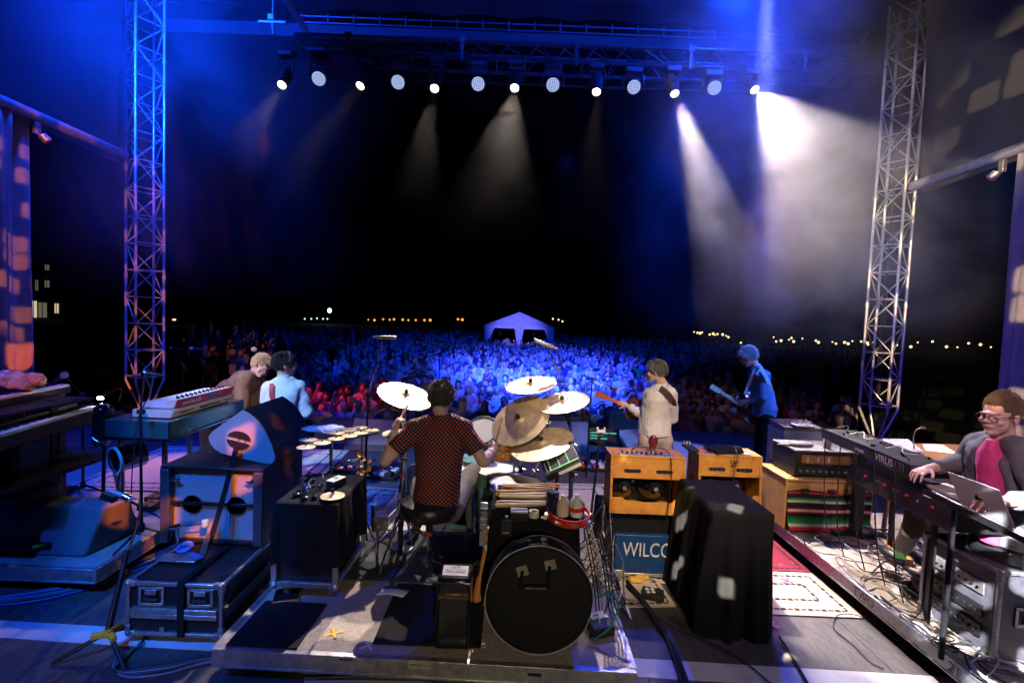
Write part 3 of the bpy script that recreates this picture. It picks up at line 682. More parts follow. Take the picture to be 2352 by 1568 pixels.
# strap from handle down over the case, with ratchet
s0 = wpt(547, 1024); 
m = MB(); path = [s0 + Vector((0, -.02, 0)), at(530, 1080, 3.38), at(505, 1170, 3.30), at(488, 1225, 3.26), at(470, 1275, 3.2)]
for a, b in zip(path, path[1:]):
    w = Vector((.02, 0, .006)); m.hexa([a - w, a + w, b + w, b - w, a - w + Vector((0, -.004, 0)), a + w + Vector((0, -.004, 0)), b + w + Vector((0, -.004, 0)), b - w + Vector((0, -.004, 0))])
stp = thing('ratchet_strap', 'dark ratchet strap pulled tight from the floor speaker handle down to the low case', 'strap', path[-1]); m.build('webbing', M_['blackcloth'], stp)
a, b = at(462, 1280, 3.2), at(477, 1232, 3.22); dr = (b - a)
m = MB(); m.cyl(a + Vector((-.018, 0, 0)), a + Vector((.018, 0, 0)), .022, n=14); m.build('ratchet_wheel', M_['alu'], stp)
m = MB(); mm = (a + b) / 2; q = dr.to_track_quat('Z', 'Y').to_matrix()
for s_ in (-.013, .013): m.box(mm + q @ Vector((s_, 0, 0)), (.004, .03, dr.length), q)
m.box(b, (.04, .02, .03), q); m.build('ratchet_lever', M_['alu'], stp)
# pedal on the low case
ped = thing('drum_pedal', 'blue-lit drum pedal with a round ringed footboard, on the low flight case', 'drum pedal', (-2.15, 3.2, .397))
c0 = Vector((-2.19, 3.24, .43))
m = MB().prism([(.055 * math.cos(a), .045 * math.sin(a)) for a in [math.tau * k / 24 for k in range(24)]], frame(c0, (1, 0, 0), (0, -.35, 1)), .01); m.build('footboard', M_['blackm'], ped)
for r_ in (.045, .033, .021): MB().lathe([(r_, .011), (r_ + .004, .015), (r_ + .008, .011)], frame(c0, (1, 0, 0), (0, -.35, 1)), 24).build('grip_ring', mat('grip_blue', (.1, .2, .6), .4), ped)
MB().box(c0 + Vector((.1, -.06, -.018)), (.16, .04, .008), Matrix.Rotation(-.5, 3, 'Z')).build('footboard_tail', mat('grip_blue2', (.08, .12, .35), .4), ped)
MB().box((-2.17, 3.16, .402), (.26, .1, .008)).build('base_plate', M_['alu'], ped, bevel=.003)
m = MB(); m.cyl((-2.28, 3.3, .40), (-2.28, 3.3, .56), .008, n=8); m.cyl((-2.28, 3.3, .55), (-2.1, 3.3, .575), .005, n=8); m.cyl((-2.33, 3.3, .54), (-2.25, 3.3, .56), .018, n=12); m.build('beater_shaft', M_['chrome'], ped)
MB().cyl((-2.09, 3.3, .555), (-2.09, 3.3, .605), .022, n=16).build('beater', mat('beater_felt', (.25, .6, .55), .7), ped, bevel=.006)

# ---------------------------------------------------------------- keyboards at left
ks = lambda *a: M_[a[0]]
M_['keyw'] = mat('key_white', (.78, .77, .74), .3, var=.03); M_['cream2'] = mat('cream_panel', (.72, .66, .52), .45, var=.1); M_['nordred'] = mat('deep_red_panel', (.42, .01, .03), .35)
M_['teal'] = mat('teal_green_lacquer', (.02, .09, .10), .2, coat=.5)
nk = thing('synthesizer', 'red and white synthesizer with a lettered back panel, on top of a cream keyboard', 'synthesizer', (-2.92, 4.4, 1.22))
x0, x1, y0, y1, z0, z1 = -3.08, -2.78, 4.0, 4.82, 1.225, 1.295
MB().hexa([Vector(p) for p in ((x0, y0, z0), (x1 - .03, y0, z0), (x1 - .03, y1, z0), (x0, y1, z0), (x0, y0, z1 - .03), (x1, y0, z1), (x1, y1, z1), (x0, y1, z1 - .03))]).build('body', M_['keyw'], nk, bevel=.004)
MB().hexa([Vector(p) for p in ((x1 - .02, y0 + .004, z0), (x1 - .014, y0 + .004, z0), (x1 - .014, y1 - .004, z0), (x1 - .02, y1 - .004, z0), (x1 + .002, y0 + .004, z1 + .003), (x1 + .012, y0 + .004, z1 + .003), (x1 + .012, y1 - .004, z1 + .003), (x1 + .002, y1 - .004, z1 + .003))]).build('back_panel', M_['nordred'], nk)
nM = frame(Vector((x1 + .008, y0 + .19, z0 + .034)), (0, 1, 0), (1, 0, -.3))
text_obj('nord lead 2x', 'lettering', M_['white'], nk, nM, .052, squeeze=.95)
MB().box((x1 + .006, y0 + .48, z0 + .035), (.006, .12, .018)).build('screen', emat('blue_lcd', (.02, .1, .3), .3), nk)
kn = MB()
for i in range(24): kn.k = 0; kn.cyl((x1 - .05 - .035 * (i % 2), y0 + .1 + i * .029, z1 - .01), (x1 - .05 - .035 * (i % 2), y0 + .1 + i * .029, z1 + .014), .008, n=8)
kn.build('control_knob', M_['black'], nk)
mk = thing('tape_keyboard', 'cream keyboard with dark lettering under the red synthesizer', 'keyboard', (-2.93, 4.35, 1.15))
MB().hexa([Vector(p) for p in ((-3.12, 3.96, 1.15), (-2.80, 3.96, 1.15), (-2.80, 4.80, 1.15), (-3.12, 4.80, 1.15), (-3.12, 3.96, 1.215), (-2.775, 3.96, 1.218), (-2.775, 4.80, 1.218), (-3.12, 4.80, 1.215))]).build('body', M_['cream2'], mk, bevel=.006)
text_obj('Mellotron', 'lettering', M_['black'], mk, frame(Vector((-2.786, 4.14, 1.186)), (0, 1, 0), (1, 0, -.1)), .052, squeeze=.9)
text_obj('Orchestra', 'lettering', M_['black'], mk, frame(Vector((-2.784, 4.71, 1.186)), (0, 1, 0), (1, 0, -.1)), .03, shear=.3)
for i in range(9): MB().cyl((-2.79, 4.32 + i * .035, 1.183), (-2.772, 4.32 + i * .035, 1.183), .007, n=8).build('jack_socket', M_['black'], mk)
ep = thing('electric_piano', 'dark teal electric piano with chrome legs under the cream keyboard', 'electric piano', (-2.98, 4.4, .2))
MB().bx(-3.27, -2.74, 3.86, 4.95, 1.0, 1.145).build('case', M_['teal'], ep, bevel=.01)
MB().bx(-3.29, -2.72, 3.84, 4.97, .988, 1.0).build('base_rail', M_['blackm'], ep)
for (za, zb) in ((1.0, 1.004),):
    MB().bx(-3.292, -2.718, 3.836, 3.842, 1.0, 1.008).build('trim_line', M_['chrome'], ep); MB().bx(-2.72, -2.715, 3.84, 4.97, 1.0, 1.008).build('trim_line', M_['chrome'], ep)
MB().bx(-2.745, -2.737, 3.855, 3.865, 1.0, 1.145).build('trim_line', M_['chrome'], ep)
for (x, y) in ((-2.84, 3.95), (-3.2, 3.95), (-2.84, 4.72), (-3.2, 4.8)):
    l = MB().cyl((x, y, .215), (x, y, .99), .022, n=16).build('leg', M_['chrome'], ep)
    MB().cyl((x, y, .206), (x, y, .235), .026, n=14).build('foot', M_['rubber'], l)
def long_keys(name, label, cat, A, B, width, h, body, keys=True, endred=False):
    """near end A, far end B: front edge of the keys runs A->B, body to the left of it"""
    A = Vector(A); B = Vector(B); X = (B - A); L_ = X.length; X.normalize(); Lf = Vector((-1, 0, 0)); Lf = (Lf - X * Lf.dot(X)).normalized(); U = Vector((0, 0, 1))
    t = thing(name, label, cat, A)
    def hb(a0, a1, l0, l1, z0, z1): return [A + X * a + Lf * l + U * z for (a, l, z) in ((a0, l0, z0), (a1, l0, z0), (a1, l1, z0), (a0, l1, z0), (a0, l0, z1), (a1, l0, z1), (a1, l1, z1), (a0, l1, z1))]
    MB().hexa(hb(0, L_, 0, width, -h, -.012)).build('body', body, t, bevel=.005)
    MB().hexa(hb(0, L_, .17, width, -.012, .03)).build('control_panel', body, t, bevel=.004)
    if keys:
        nk_ = int(L_ / .0235); 
        wk = MB(); bk = MB()
        for i in range(nk_):
            wk.hexa(hb(i * .0235 + .0006, (i + 1) * .0235 - .0006, .004, .15, -.012, .006))
            if i % 7 not in (2, 6): bk.hexa(hb((i + 1) * .0235 - .006, (i + 1) * .0235 + .006, .06, .15, .006, .016))
        o = wk.build('white_keys', M_['keyw'], t); o['kind'] = 'stuff'; o = bk.build('black_keys', M_['gloss'], t); o['kind'] = 'stuff'
    rn = random.Random(len(label))
    kb = MB()
    for i in range(26): 
        a = .05 + (L_ - .1) * rn.random(); l = .2 + (width - .24) * rn.random(); kb.cyl(A + X * a + Lf * l + U * .03, A + X * a + Lf * l + U * .045, .009, n=8)
    kb.build('control_knobs', M_['galv'], t)
    return t
long_keys('stage_piano', 'long stage piano at far left, its white keys lit violet', 'keyboard', (-3.38, 2.95, 1.16), (-3.66, 4.28, 1.16), .38, .11, M_['black'])
long_keys('small_synthesizer', 'dark synthesizer standing above the long stage piano at far left', 'synthesizer', (-3.72, 3.0, 1.34), (-3.98, 4.35, 1.33), .33, .07, M_['black'], keys=True)
kst = thing('keyboard_stand', 'black column keyboard stand behind the blue-lit amplifier at far left', 'stand', (-3.75, 4.1, .2))
for (x, y) in ((-3.78, 3.95), (-3.95, 4.2)): MB().bx(x - .03, x + .03, y - .03, y + .03, .2, 1.27).build('column', M_['blackm'], kst)
for z in (1.03, 1.245): MB().bx(-4.1, -3.6, 3.2, 4.15, z, z + .02).build('arm', M_['blackm'], kst)
MB().bx(-4.2, -3.5, 3.0, 4.3, .72, .75).build('shelf', M_['blackm'], kst)
lp = thing('gooseneck_lamp', 'small bright white lamp on a gooseneck over the stage piano at left', 'lamp', (-3.7, 4.35, 1.17))
gl = at(230, 914, 4.3); MB().tube(smoothpath([(-3.6, 4.42, 1.18), (-3.58, 4.42, 1.3), gl + Vector((.05, .05, .05)), gl]), .005, 6).build('gooseneck', M_['blackm'], lp)
MB().ell(gl, (.03, .014, .014), nu=12, nv=8).build('bulb', emat('lamp_white', (.9, .95, 1), 60), lp)
# crumpled bag lit orange
M_['silk'] = mat('shiny_crumpled_fabric', (.55, .35, .2), .3, var=.1)
c = at(48, 872, 3.9); m = MB(); m.ell(c + Vector((-.12, 0, .02)), (.17, .1, .035)); m.ell(c + Vector((.1, 0, 0)), (.09, .08, .06)); m.ell(c + Vector((0, 0, -.03)), (.14, .1, .05))
bg_ = blob(m, 'crumpled_bag', M_['silk'], None, .008, 2, .06, .06); tag(bg_, 'shiny crumpled bag glowing orange on top of the keyboards at far left', 'bag')
# amplifier and box under the keyboards
am = thing('guitar_amplifier', 'dark teal amplifier with white studs and a round gold port, at the far left edge', 'amplifier', (-3.98, 3.72, .6))
MB().bx(-4.26, -3.70, 3.6, 3.86, .62, 1.06).build('cabinet', M_['teal'], am, bevel=.02)
MB().bx(-4.22, -3.72, 3.59, 3.602, .65, 1.03).build('front_panel', mat('slate_panel', (.1, .13, .16), .6), am)
MB().lathe([(0, 0), (.09, 0), (.1, .01), (.09, .014)], frame(Vector((-3.87, 3.588, .80)), (1, 0, 0), (0, -1, 0)), 24).build('port_ring', mat('dull_gold', (.4, .25, .08), .4, .5), am)
for k in range(5): MB().ell((-3.735, 3.588, .68 + k * .075), .005, nu=8, nv=6).build('stud', M_['white'], am)
o = MB().bx(-4.3, -3.66, 3.55, 3.9, .2, .6).build('black_crate', M_['lam'], bevel=.01); tag(o, 'black box under the dark teal amplifier at the far left edge', 'box')
# floor monitor
M_['moni'] = mat('grey_textured_paint', (.16, .165, .17), .7, var=.15, bump=.6, bscale=300)
fm = thing('floor_monitor', 'large grey wedge monitor seen from behind, on the left riser', 'monitor', (-3.4, 3.7, .2))
MB().hexa([Vector(p) for p in ((-3.82, 3.48, .2), (-3.10, 3.48, .2), (-3.06, 3.98, .2), (-3.86, 3.98, .2), (-3.70, 3.60, .535), (-3.05, 3.60, .535), (-3.01, 3.80, .535), (-3.74, 3.80, .535))]).build('enclosure', M_['moni'], fm, bevel=.02)
MB().bx(-3.52, -3.36, 3.475, 3.50, .26, .30).build('connector_panel', M_['black'], fm)
m = MB(); m.cyl((-3.45, 3.45, .28), (-3.41, 3.50, .28), .012, n=8); m.cyl((-3.45, 3.47, .27), (-3.38, 3.47, .295), .006, n=6); m.build('connector', M_['yellow'], fm)
MB().prism([(.07 * math.cos(a), .03 * math.sin(a)) for a in [math.tau * k / 20 for k in range(20)]], frame(Vector((-3.055, 3.74, .38)), (0, 1, .1), (1, 0, .1)), .006).build('handle_recess', M_['black'], fm)
# stands at left
s1b = fl(238, 1500, 0)
h = at(250, 1455, s1b.y); el = at(318, 1180, 3.05)
t = thing('microphone_stand', 'black stand with a yellow hub at front left, blue-lit bent tube and clip on top', 'mic stand', (h.x, s1b.y, 0))
for k in range(3):
    a = -.6 + k * 2.094; MB().cyl((h.x, s1b.y, .14), (h.x + .26 * math.cos(a), s1b.y + .26 * math.sin(a), .012), .014, .011, n=8).build('leg', M_['blackm'], t)
for k in range(3):
    a = -.6 + k * 2.094; MB().box((h.x + .045 * math.cos(a), s1b.y + .045 * math.sin(a), .125), (.08, .03, .034), Matrix.Rotation(a, 3, 'Z')).build('hub_arm', M_['yellow'], t, bevel=.006)
MB().cyl((h.x, s1b.y, .11), (h.x, s1b.y, .16), .026, n=14).build('hub', M_['yellow'], t)
MB().cyl((h.x, s1b.y, .15), at(293, 1262, 2.98), .018, .014, n=12).build('pole', M_['blackm'], t)
MB().tube(smoothpath([at(290, 1275, 2.98), at(312, 1215, 3.02), at(322, 1165, 3.05), at(316, 1148, 3.05), at(300, 1143, 3.05)]), .007, 8).build('bent_tube', M_['chrome'], t)
q = at(288, 1140, 3.05); MB().cyl(at(300, 1146, 3.05), at(284, 1138, 3.05), .024, n=14).build('swivel_joint', M_['chrome'], t)
MB().cyl(at(284, 1138, 3.05), at(248, 1126, 3.06), .014, n=12).build('clip_rod', M_['galv'], t); MB().box(at(252, 1140, 3.08), (.09, .05, .05), Matrix.Rotation(.3, 3, 'Y')).build('clip', M_['black'], t, bevel=.006)
s2 = at(236, 1160, 4.0)
t = thing('microphone_stand', 'black stand with a yellow hub behind the grey wedge, holding a big round mic screen', 'mic stand', (s2.x, 4.0, .2)); tripod(t, (s2.x, 4.0), .2, hub=M_['yellow'], hubz=.24, spread=.26)
MB().cyl((s2.x, 4.0, .3), at(240, 1000, 4.0), .014, n=10).build('pole', M_['blackm'], t)
a, b = at(238, 945, 3.98), at(232, 1010, 3.98); m = MB(); m.cap(a, b, .075, .062, n=20); o = blob(m, 'pop_screen', M_['gloss'], t, .01, 2)
MB().tube([at(212 + 44 * k / 8, 1004 + 12 * math.sin(k / 8 * math.pi), 3.9) for k in range(9)], .004, 6).build('screen_ring', M_['chrome'], t)
s3 = at(325, 1100, 3.75)
t = mic_stand('slim black stand beside the teal piano, holding a blue-lit mic level with the player', (s3.x, 3.75), .2, at(323, 945, 3.75), at(331, 856, 3.75), (-1, 0, .1), grille=M_['chrome'], spread=.24, counter=.0)
t.children[-1].location = (0, 0, 0)
cable([at(331, 862, 3.75), at(345, 900, 3.74), at(318, 960, 3.73), at(305, 1060, 3.7), at(300, 1180, 3.7)], .004, M_['cab'], 'thin cable falling from the blue-lit mic beside the teal piano')
mic_stand('short stand at far left with a round violet-lit mic over the keyboards', (-4.1, 4.6), .2, (-4.1, 4.6, 1.2), at(148, 861, 4.5), (.6, -.2, .3), grille=M_['galv'], rr=.032, spread=.2)
# small tom on a stand
t = thing('small_drum', 'small pink and chrome drum mounted sideways on a low stand at left', 'drum', fl(285, 1230, .2))
a, b = at(263, 1057, 3.9), at(296, 1048, 3.99); d = (b - a).normalized(); Mx = frame(a, d.orthogonal(), d)
MB().lathe([(.098, 0), (.104, 0), (.104, .2), (.098, .2)], Mx, 32).build('shell', mat('chrome_pink', (.75, .55, .6), .12, 1.0, var=.4, vscale=18), t)
MB().lathe([(.1, -.006), (.112, -.006), (.112, .012), (.1, .012)], Mx, 32).build('hoop', M_['white'], t)
MB().lathe([(0, .12), (.1, .12)], Mx, 24).build('drum_head', mat('tan_head', (.4, .22, .1), .4), t)
pb = at(285, 1110, 4.0); MB().cyl(b - d * .1 + Vector((0, 0, -.1)), (pb.x, pb.y, .3), .014, n=10).build('post', M_['chrome'], t); tripod(t, (pb.x, pb.y), .2, m=M_['blackm'], spread=.3, hubz=.25)
# pedals and bits on the left riser
for (u, v, zz, lab) in ((150, 1125, .215, 'blue-lit pedal on the left riser behind the grey wedge'), (345, 1160, .215, 'small dark effects pedal near the yellow-hubbed stand'), (360, 1140, .215, 'small red-lit effects pedal left of the tall cabinet')):
    p = fl(u, v, zz + .02); t = thing('effects_pedal', lab, 'pedal', p); MB().box(p, (.13, .16, .045)).build('housing', M_['blackm'], t, bevel=.006)
    for k in range(4): MB().cyl(p + Vector((-.04 + .027 * k, .04, .02)), p + Vector((-.04 + .027 * k, .04, .037)), .008, n=8).build('knob', M_['galv'], t)
    MB().cyl(p + Vector((0, -.05, .02)), p + Vector((0, -.05, .034)), .011, n=10).build('footswitch', M_['chrome'], t)
# floor cables at left
rn = random.Random(3)
def fcable(uv, z, r, m, label, jitter=0, group=None):
    pts = [fl(u + rn.uniform(-jitter, jitter), v + rn.uniform(-jitter, jitter) * .6, z) for u, v in uv]; return cable(pts, r, m, label, group=group)
for k in range(5):
    fcable([(-30, 1392 - k * 5), (90, 1378 - 6 * k), (200, 1352 - 5 * k), (290, 1318 - 5 * k), (372, 1285 - 6 * k), (420, 1240)], .012 + .004 * k, .009 + .002 * (k % 2), (M_['cabblue'], M_['cab'], M_['cabg'])[k % 3], f'{ORDS[k]} cable from the front in the bundle sweeping across the floor at left', 2, group='cables swept across the floor at left')
for k in range(4):
    fcable([(330, 1478 - 3 * k), (285, 1500 + 4 * k), (262, 1528 + 3 * k), (290, 1552 - 4 * k), (380, 1545 - 6 * k), (500, 1518 - 3 * k), (640, 1530 - 4 * k), (760, 1560)], .012, .007, (M_['cabg'], M_['cab'])[k % 2], f'grey cable looping below the low flight case, {ORDS[k]} from the back', 2, group='cables looped below the flight case')
fcable([(118, 1270), (105, 1300), (112, 1345), (150, 1340), (190, 1310), (215, 1322), (180, 1350), (120, 1356)], .012, .006, M_['cabblue'], 'thin cable curling on the floor in front of the left riser')
for k in range(3):
    fcable([(700, 1560 + 3 * k), (830, 1556 + 4 * k), (990, 1566 + 2 * k)], .02, .012, (M_['cabg'], M_['cab'])[k % 2], f'cable in the shadow along the riser edge, {ORDS[k]} from the rail', 2, group='cables along the riser edge')
# ---------------------------------------------------------------- percussion case beside the drummer
M_['steel'] = mat('dull_steel', (.5, .5, .48), .4, .7)
def drape(name, label, x0, x1, y0, y1, zt, zb, flare=.05, seed=1, m=None, cat='draped box', folds=9, amp=.02):
    rn = random.Random(seed); N_ = 30; t = MB(); rings = []
    prof = [(0, 0)] + [(f, f) for f in (.02, .2, .4, .6, .8, 1.0)]
    per = []
    for k in range(N_): per.append((x0 + (x1 - x0) * k / N_, y0, 0, -1))
    for k in range(N_): per.append((x1, y0 + (y1 - y0) * k / N_, 1, 0))
    for k in range(N_): per.append((x1 - (x1 - x0) * k / N_, y1, 0, 1))
    for k in range(N_): per.append((x0, y1 - (y1 - y0) * k / N_, -1, 0))
    ph = [rn.uniform(0, 6.28) for _ in range(4)]
    n = len(per); V = []
    levels = [0, .015, .06, .15, .3, .45, .6, .75, .88, 1.0]
    for f in levels:
        for i, (x, y, nx, ny) in enumerate(per):
            s = i / n * math.tau; w = (math.sin(s * folds + ph[0]) + .6 * math.sin(s * folds * 2.3 + ph[1]) + .5 * math.sin(s * folds * 0.6 + ph[2] + f * 2))
            out = flare * f + amp * w * min(1, f * 1.8) - (.012 if f == 0 else 0)
            z = zt - (zt - zb) * f - (.0 if f else 0) + (.02 * math.sin(s * 5 + ph[3]) if f == 1.0 else 0)
            cx, cyy = (x0 + x1) / 2, (y0 + y1) / 2; dx, dy = x - cx, y - cyy
            V.append(Vector((x + (nx + .5 * dx / (x1 - x0)) * out, y + (ny + .5 * dy / (y1 - y0)) * out, max(zb + .005, z))))
    F = []
    for k in range(len(levels) - 1):
        for i in range(n): j = (i + 1) % n; F.append((k * n + i, k * n + j, (k + 1) * n + j, (k + 1) * n + i))
    F.append(tuple(range(n))); t.add(V, F)
    o = t.build(name, m or M_['blackcloth'], sharp=60); return tag(o, label, cat)
pc = thing('percussion_case', 'wheeled metal-edged case under a black cloth, left of the drummer', 'flight case', (-1.28, 3.42, .2))
x0, x1, y0, y1 = -1.49, -1.09, 3.07, 3.66
MB().bx(x0 + .02, x1 - .02, y0 + .02, y1 - .02, .30, .80).build('panel', M_['lam'], pc)
for x in (x0, x1):
    for y in (y0, y1): MB().box((x, y, .42), (.035, .03, .26)).build('corner_post', M_['steel'], pc, bevel=.003)
for y in (y0, y1): MB().box(((x0 + x1) / 2, y, .305), (x1 - x0 - .05, .028, .035)).build('edge_trim', M_['alu'], pc, bevel=.003)
for x in (x0, x1):
    MB().box((x, (y0 + y1) / 2, .305), (.028, y1 - y0 - .05, .035)).build('edge_trim', M_['alu'], pc, bevel=.003)
    for y in (y0, y1): MB().ell((x, y, .30), .03, nu=14, nv=9).build('corner_guard', M_['steel'], pc)
for x in (x0 + .07, x1 - .03):
    for y in (y0 + .06, y1 - .06):
        c = MB().cyl((x - .018, y, .25), (x + .018, y, .25), .045, n=20).build('caster', mat('blue_grey_wheel', (.05, .09, .1), .5), pc); MB().cyl((x - .022, y, .25), (x + .022, y, .25), .014, n=10).build('hub', M_['steel'], c)
drape('black_cloth', 'black cloth draped over the wheeled percussion case', x0 - .004, x1 + .004, y0 - .004, y1 + .004, .845, .43, .02, 4, amp=.014, cat='cloth')
o = MB(); q = fl(700, 1374, .0); m = MB()
for (a, b) in (((-1.62, 3.06), (-1.36, 3.0)), ((-1.62, 3.06), (-1.52, 3.22))): pass
wd = thing('wooden_wedge', 'small orange-edged plywood block under the percussion case wheel', 'wood block', (-1.42, 3.12, .2)); MB().box((-1.42, 3.1, .209), (.16, .15, .016), Matrix.Rotation(.3, 3, 'Z')).build('block', M_['orange'], wd, bevel=.002); MB().box((-1.42, 3.1, .2185), (.15, .14, .003), Matrix.Rotation(.3, 3, 'Z')).build('top_face', M_['black'], wd)
M_['bronze'] = bpy.data.materials.new('cymbal_bronze'); m = M_['bronze']; m.use_nodes = True; N, L = nodes(m); b = N['Principled BSDF']
b.inputs['Metallic'].default_value = .5; b.inputs['Roughness'].default_value = .36; tc = N.new('ShaderNodeTexCoord')
gr = N.new('ShaderNodeTexWave'); gr.wave_type = 'RINGS'; gr.rings_direction = 'Z'; gr.inputs['Scale'].default_value = 90; gr.inputs['Distortion'].default_value = .6; L.new(tc.outputs['Object'], gr.inputs[0])
nn = N.new('ShaderNodeTexNoise'); nn.inputs['Scale'].default_value = 14; nn.inputs['Detail'].default_value = 6; L.new(tc.outputs['Object'], nn.inputs[0])
cr = ramp(N, [(.3, (.48, .34, .18)), (.55, (.68, .53, .32)), (.75, (.78, .67, .48))]); L.new(nn.outputs[0], cr.inputs[0]); L.new(cr.outputs[0], b.inputs['Base Color'])
bp = N.new('ShaderNodeBump'); bp.inputs['Strength'].default_value = .12; bp.inputs['Distance'].default_value = .002; L.new(gr.outputs[0], bp.inputs['Height']); L.new(bp.outputs[0], b.inputs['Normal'])
rr2 = N.new('ShaderNodeMapRange'); rr2.inputs[3].default_value = .28; rr2.inputs[4].default_value = .55; L.new(nn.outputs[0], rr2.inputs[0]); L.new(rr2.outputs[0], b.inputs['Roughness'])
def cym_prof(r): return [(.004, r * .13), (r * .06, r * .125), (r * .12, r * .10), (r * .17, r * .058), (r * .2, r * .046), (r * .5, r * .026), (r * .8, r * .008), (r, 0), (r, -.0015), (r * .8, r * .008 - .0015), (r * .2, r * .045 - .0015), (.004, r * .12)]
def cymbal_mesh(t, c, nrm, r, m=None, name='cymbal', n=48):
    c = Vector(c); nrm = Vector(nrm).normalized(); x = Vector((1, 0, 0)); Mx = frame(c, x - nrm * x.dot(nrm), nrm)
    mb = MB().lathe(cym_prof(r), None, n); o = mb.build(name, m or M_['bronze'], t, world=False, sharp=60)
    return place(o, Mx, t)
def place(o, Mx, t):
    # keep the mesh in its own frame (so ring textures follow it), place by object transform
    L_ = wmx(t).inverted() @ Mx; o.location = L_.to_translation(); o.rotation_euler = L_.to_euler(); return o
# little bits on top of the cloth
zt = .85
def top(u, v, z=zt): return fl(u, v, z)
cc = top(764, 1138, .865); t = thing('splash_cymbal', 'small gold cymbal with a metal post, on the corner of the black draped percussion case', 'cymbal', cc); cymbal_mesh(t, cc, (0, 0, 1), .078); MB().cyl(cc, cc + Vector((0, 0, .05)), .012, n=12).build('post', M_['chrome'], t)
tb = top(772, 1108, .875); t = thing('metronome_box', 'small tan-topped box with a green screen on the black draped case', 'box', tb); Rz = Matrix.Rotation(-.35, 3, 'Z'); MB().box(tb, (.07, .13, .05), Rz).build('housing', M_['black'], t, bevel=.004); MB().box(tb + Vector((0, 0, .028)), (.066, .125, .006), Rz).build('top_plate', M_['cream2'], t); MB().box(tb + Vector((.0, .0, .033)), (.03, .035, .003), Rz).build('screen', emat('green_lcd', (.3, .8, .5), .5), t)
t = thing('bell_cluster', 'cluster of small chrome bells and shakers on the black draped case', 'bells', top(720, 1120)); rn = random.Random(8)
for k in range(9):
    p = top(690 + rn.random() * 50, 1088 + rn.random() * 45, zt + .02); MB().lathe([(0, .03), (.012, .028), (.02, .012), (.024, 0), (.02, .0)][::-1], frame(p, (1, 0, 0), (rn.uniform(-1, 1), rn.uniform(-1, 1), .8)), 14).build('bell', M_['chrome'], t)
for k in range(5):
    p = top(695 + rn.random() * 50, 1095 + rn.random() * 30, zt + .03); MB().cyl(p, p + Vector((rn.uniform(-.05, .05), rn.uniform(-.08, .08), .03)), .005, n=6).build('bell_rod', M_['chrome'], t)
for (u, v) in ((680, 1135), (700, 1142), (722, 1140)):
    p = top(u, v, zt + .012); MB().ell(p, (.026, .026, .012), nu=14, nv=8).build('bell', M_['gloss'], t)
t = thing('wire_cage', 'shallow round wire cage full of small bits, at the back of the draped case', 'wire cage', top(805, 1072))
c = top(805, 1070, .87)
for k in range(7):
    a = k * math.pi / 7; MB().tube([c + Vector((.1 * math.cos(a) * math.cos(q), .1 * math.sin(a) * math.cos(q), .05 * math.sin(q))) for q in [math.pi * j / 10 for j in range(11)]], .0018, 5).build('wire', M_['chrome'], t)
for rr3, z in ((.1, 0), (.075, .033)): MB().tube([c + Vector((rr3 * math.cos(a), rr3 * math.sin(a), z)) for a in [math.tau * j / 24 for j in range(25)]], .002, 5).build('wire', M_['chrome'], t)
for k in range(6): MB().ell(c + Vector((rn.uniform(-.12, .12), rn.uniform(-.1, .02), .0)), (.02, .012, .01), nu=8, nv=6).build('shaker_egg', (M_['red'], M_['chrome'], M_['white'])[k % 3], t)
# crotale bar
t = thing('crotale_rack', 'black bar carrying two rows of small bronze discs, left of the drummer', 'percussion rack', (-1.45, 4.05, 0))
DD = [(752, 1072, 21), (748, 1090, 22), (787, 1080, 20), (821, 1071, 20), (822, 1056, 18), (852, 1049, 17), (853, 1063, 18), (880, 1043, 16), (881, 1055, 17), (908, 1049, 16)]
DP = [(708, 1009), (703, 1026), (740, 1016), (772, 1007), (774, 994), (801, 987), (803, 1000), (828, 981), (829, 993), (854, 987)]
for k, (u, v) in enumerate(DP):
    Yk = 3.85 + (u - 700) / 150 * .75; Yk += .09 if k in (0, 4, 5, 7) else 0
    z = 1.075; p = fl(u, v, z); cymbal_mesh(t, p, (0, 0, 1), .068 - .001 * k, name='crotale_disc', n=28); MB().cyl(p + Vector((0, 0, .002)), p + Vector((0, 0, .018)), .006, n=8).build('wing_nut', M_['blackm'], t)
a, b = fl(700, 1022, 1.05), fl(862, 992, 1.05); m = MB(); d = (b - a); nrm_ = Vector((-d.y, d.x, 0)).normalized() * .07
m.hexa([a - nrm_, b - nrm_, b + nrm_, a + nrm_] + [p + Vector((0, 0, .018)) for p in (a - nrm_, b - nrm_, b + nrm_, a + nrm_)]); m.build('bar', M_['black'], t, bevel=.004)
for f in (.35, .8):
    p = a.lerp(b, f); MB().cyl((p.x, p.y, .3), (p.x, p.y, 1.05), .014, n=12).build('post', M_['chrome'], t)
    for k in range(3):
        q = 1.3 + k * 2.09; MB().cyl((p.x, p.y, .4), (p.x + .25 * math.cos(q), p.y + .25 * math.sin(q), .215), .009, n=8).build('leg', M_['chrome'], t)
tw = top(770, 992, 1.07); m = MB(); c = fl(735, 985, 1.12); m.ell(c, (.16, .07, .025)); m.ell(c + Vector((.08, .02, .01)), (.12, .05, .02)); o = blob(m, 'folded_towel', mat('grey_blue_towel', (.4, .42, .5), .95, bump=.4, bscale=200), None, .01, 2, .03, .05); tag(o, 'folded grey towel lying behind the rack of small bronze discs', 'towel')
cable([c + Vector((.0, -.05, .02)), c + Vector((.1, -.12, 0)), c + Vector((.22, -.1, .03)), c + Vector((.34, -.03, .03))], .006, M_['cabw'], 'pale cord trailing from the towel over the bronze discs', 'cord', 'cord')
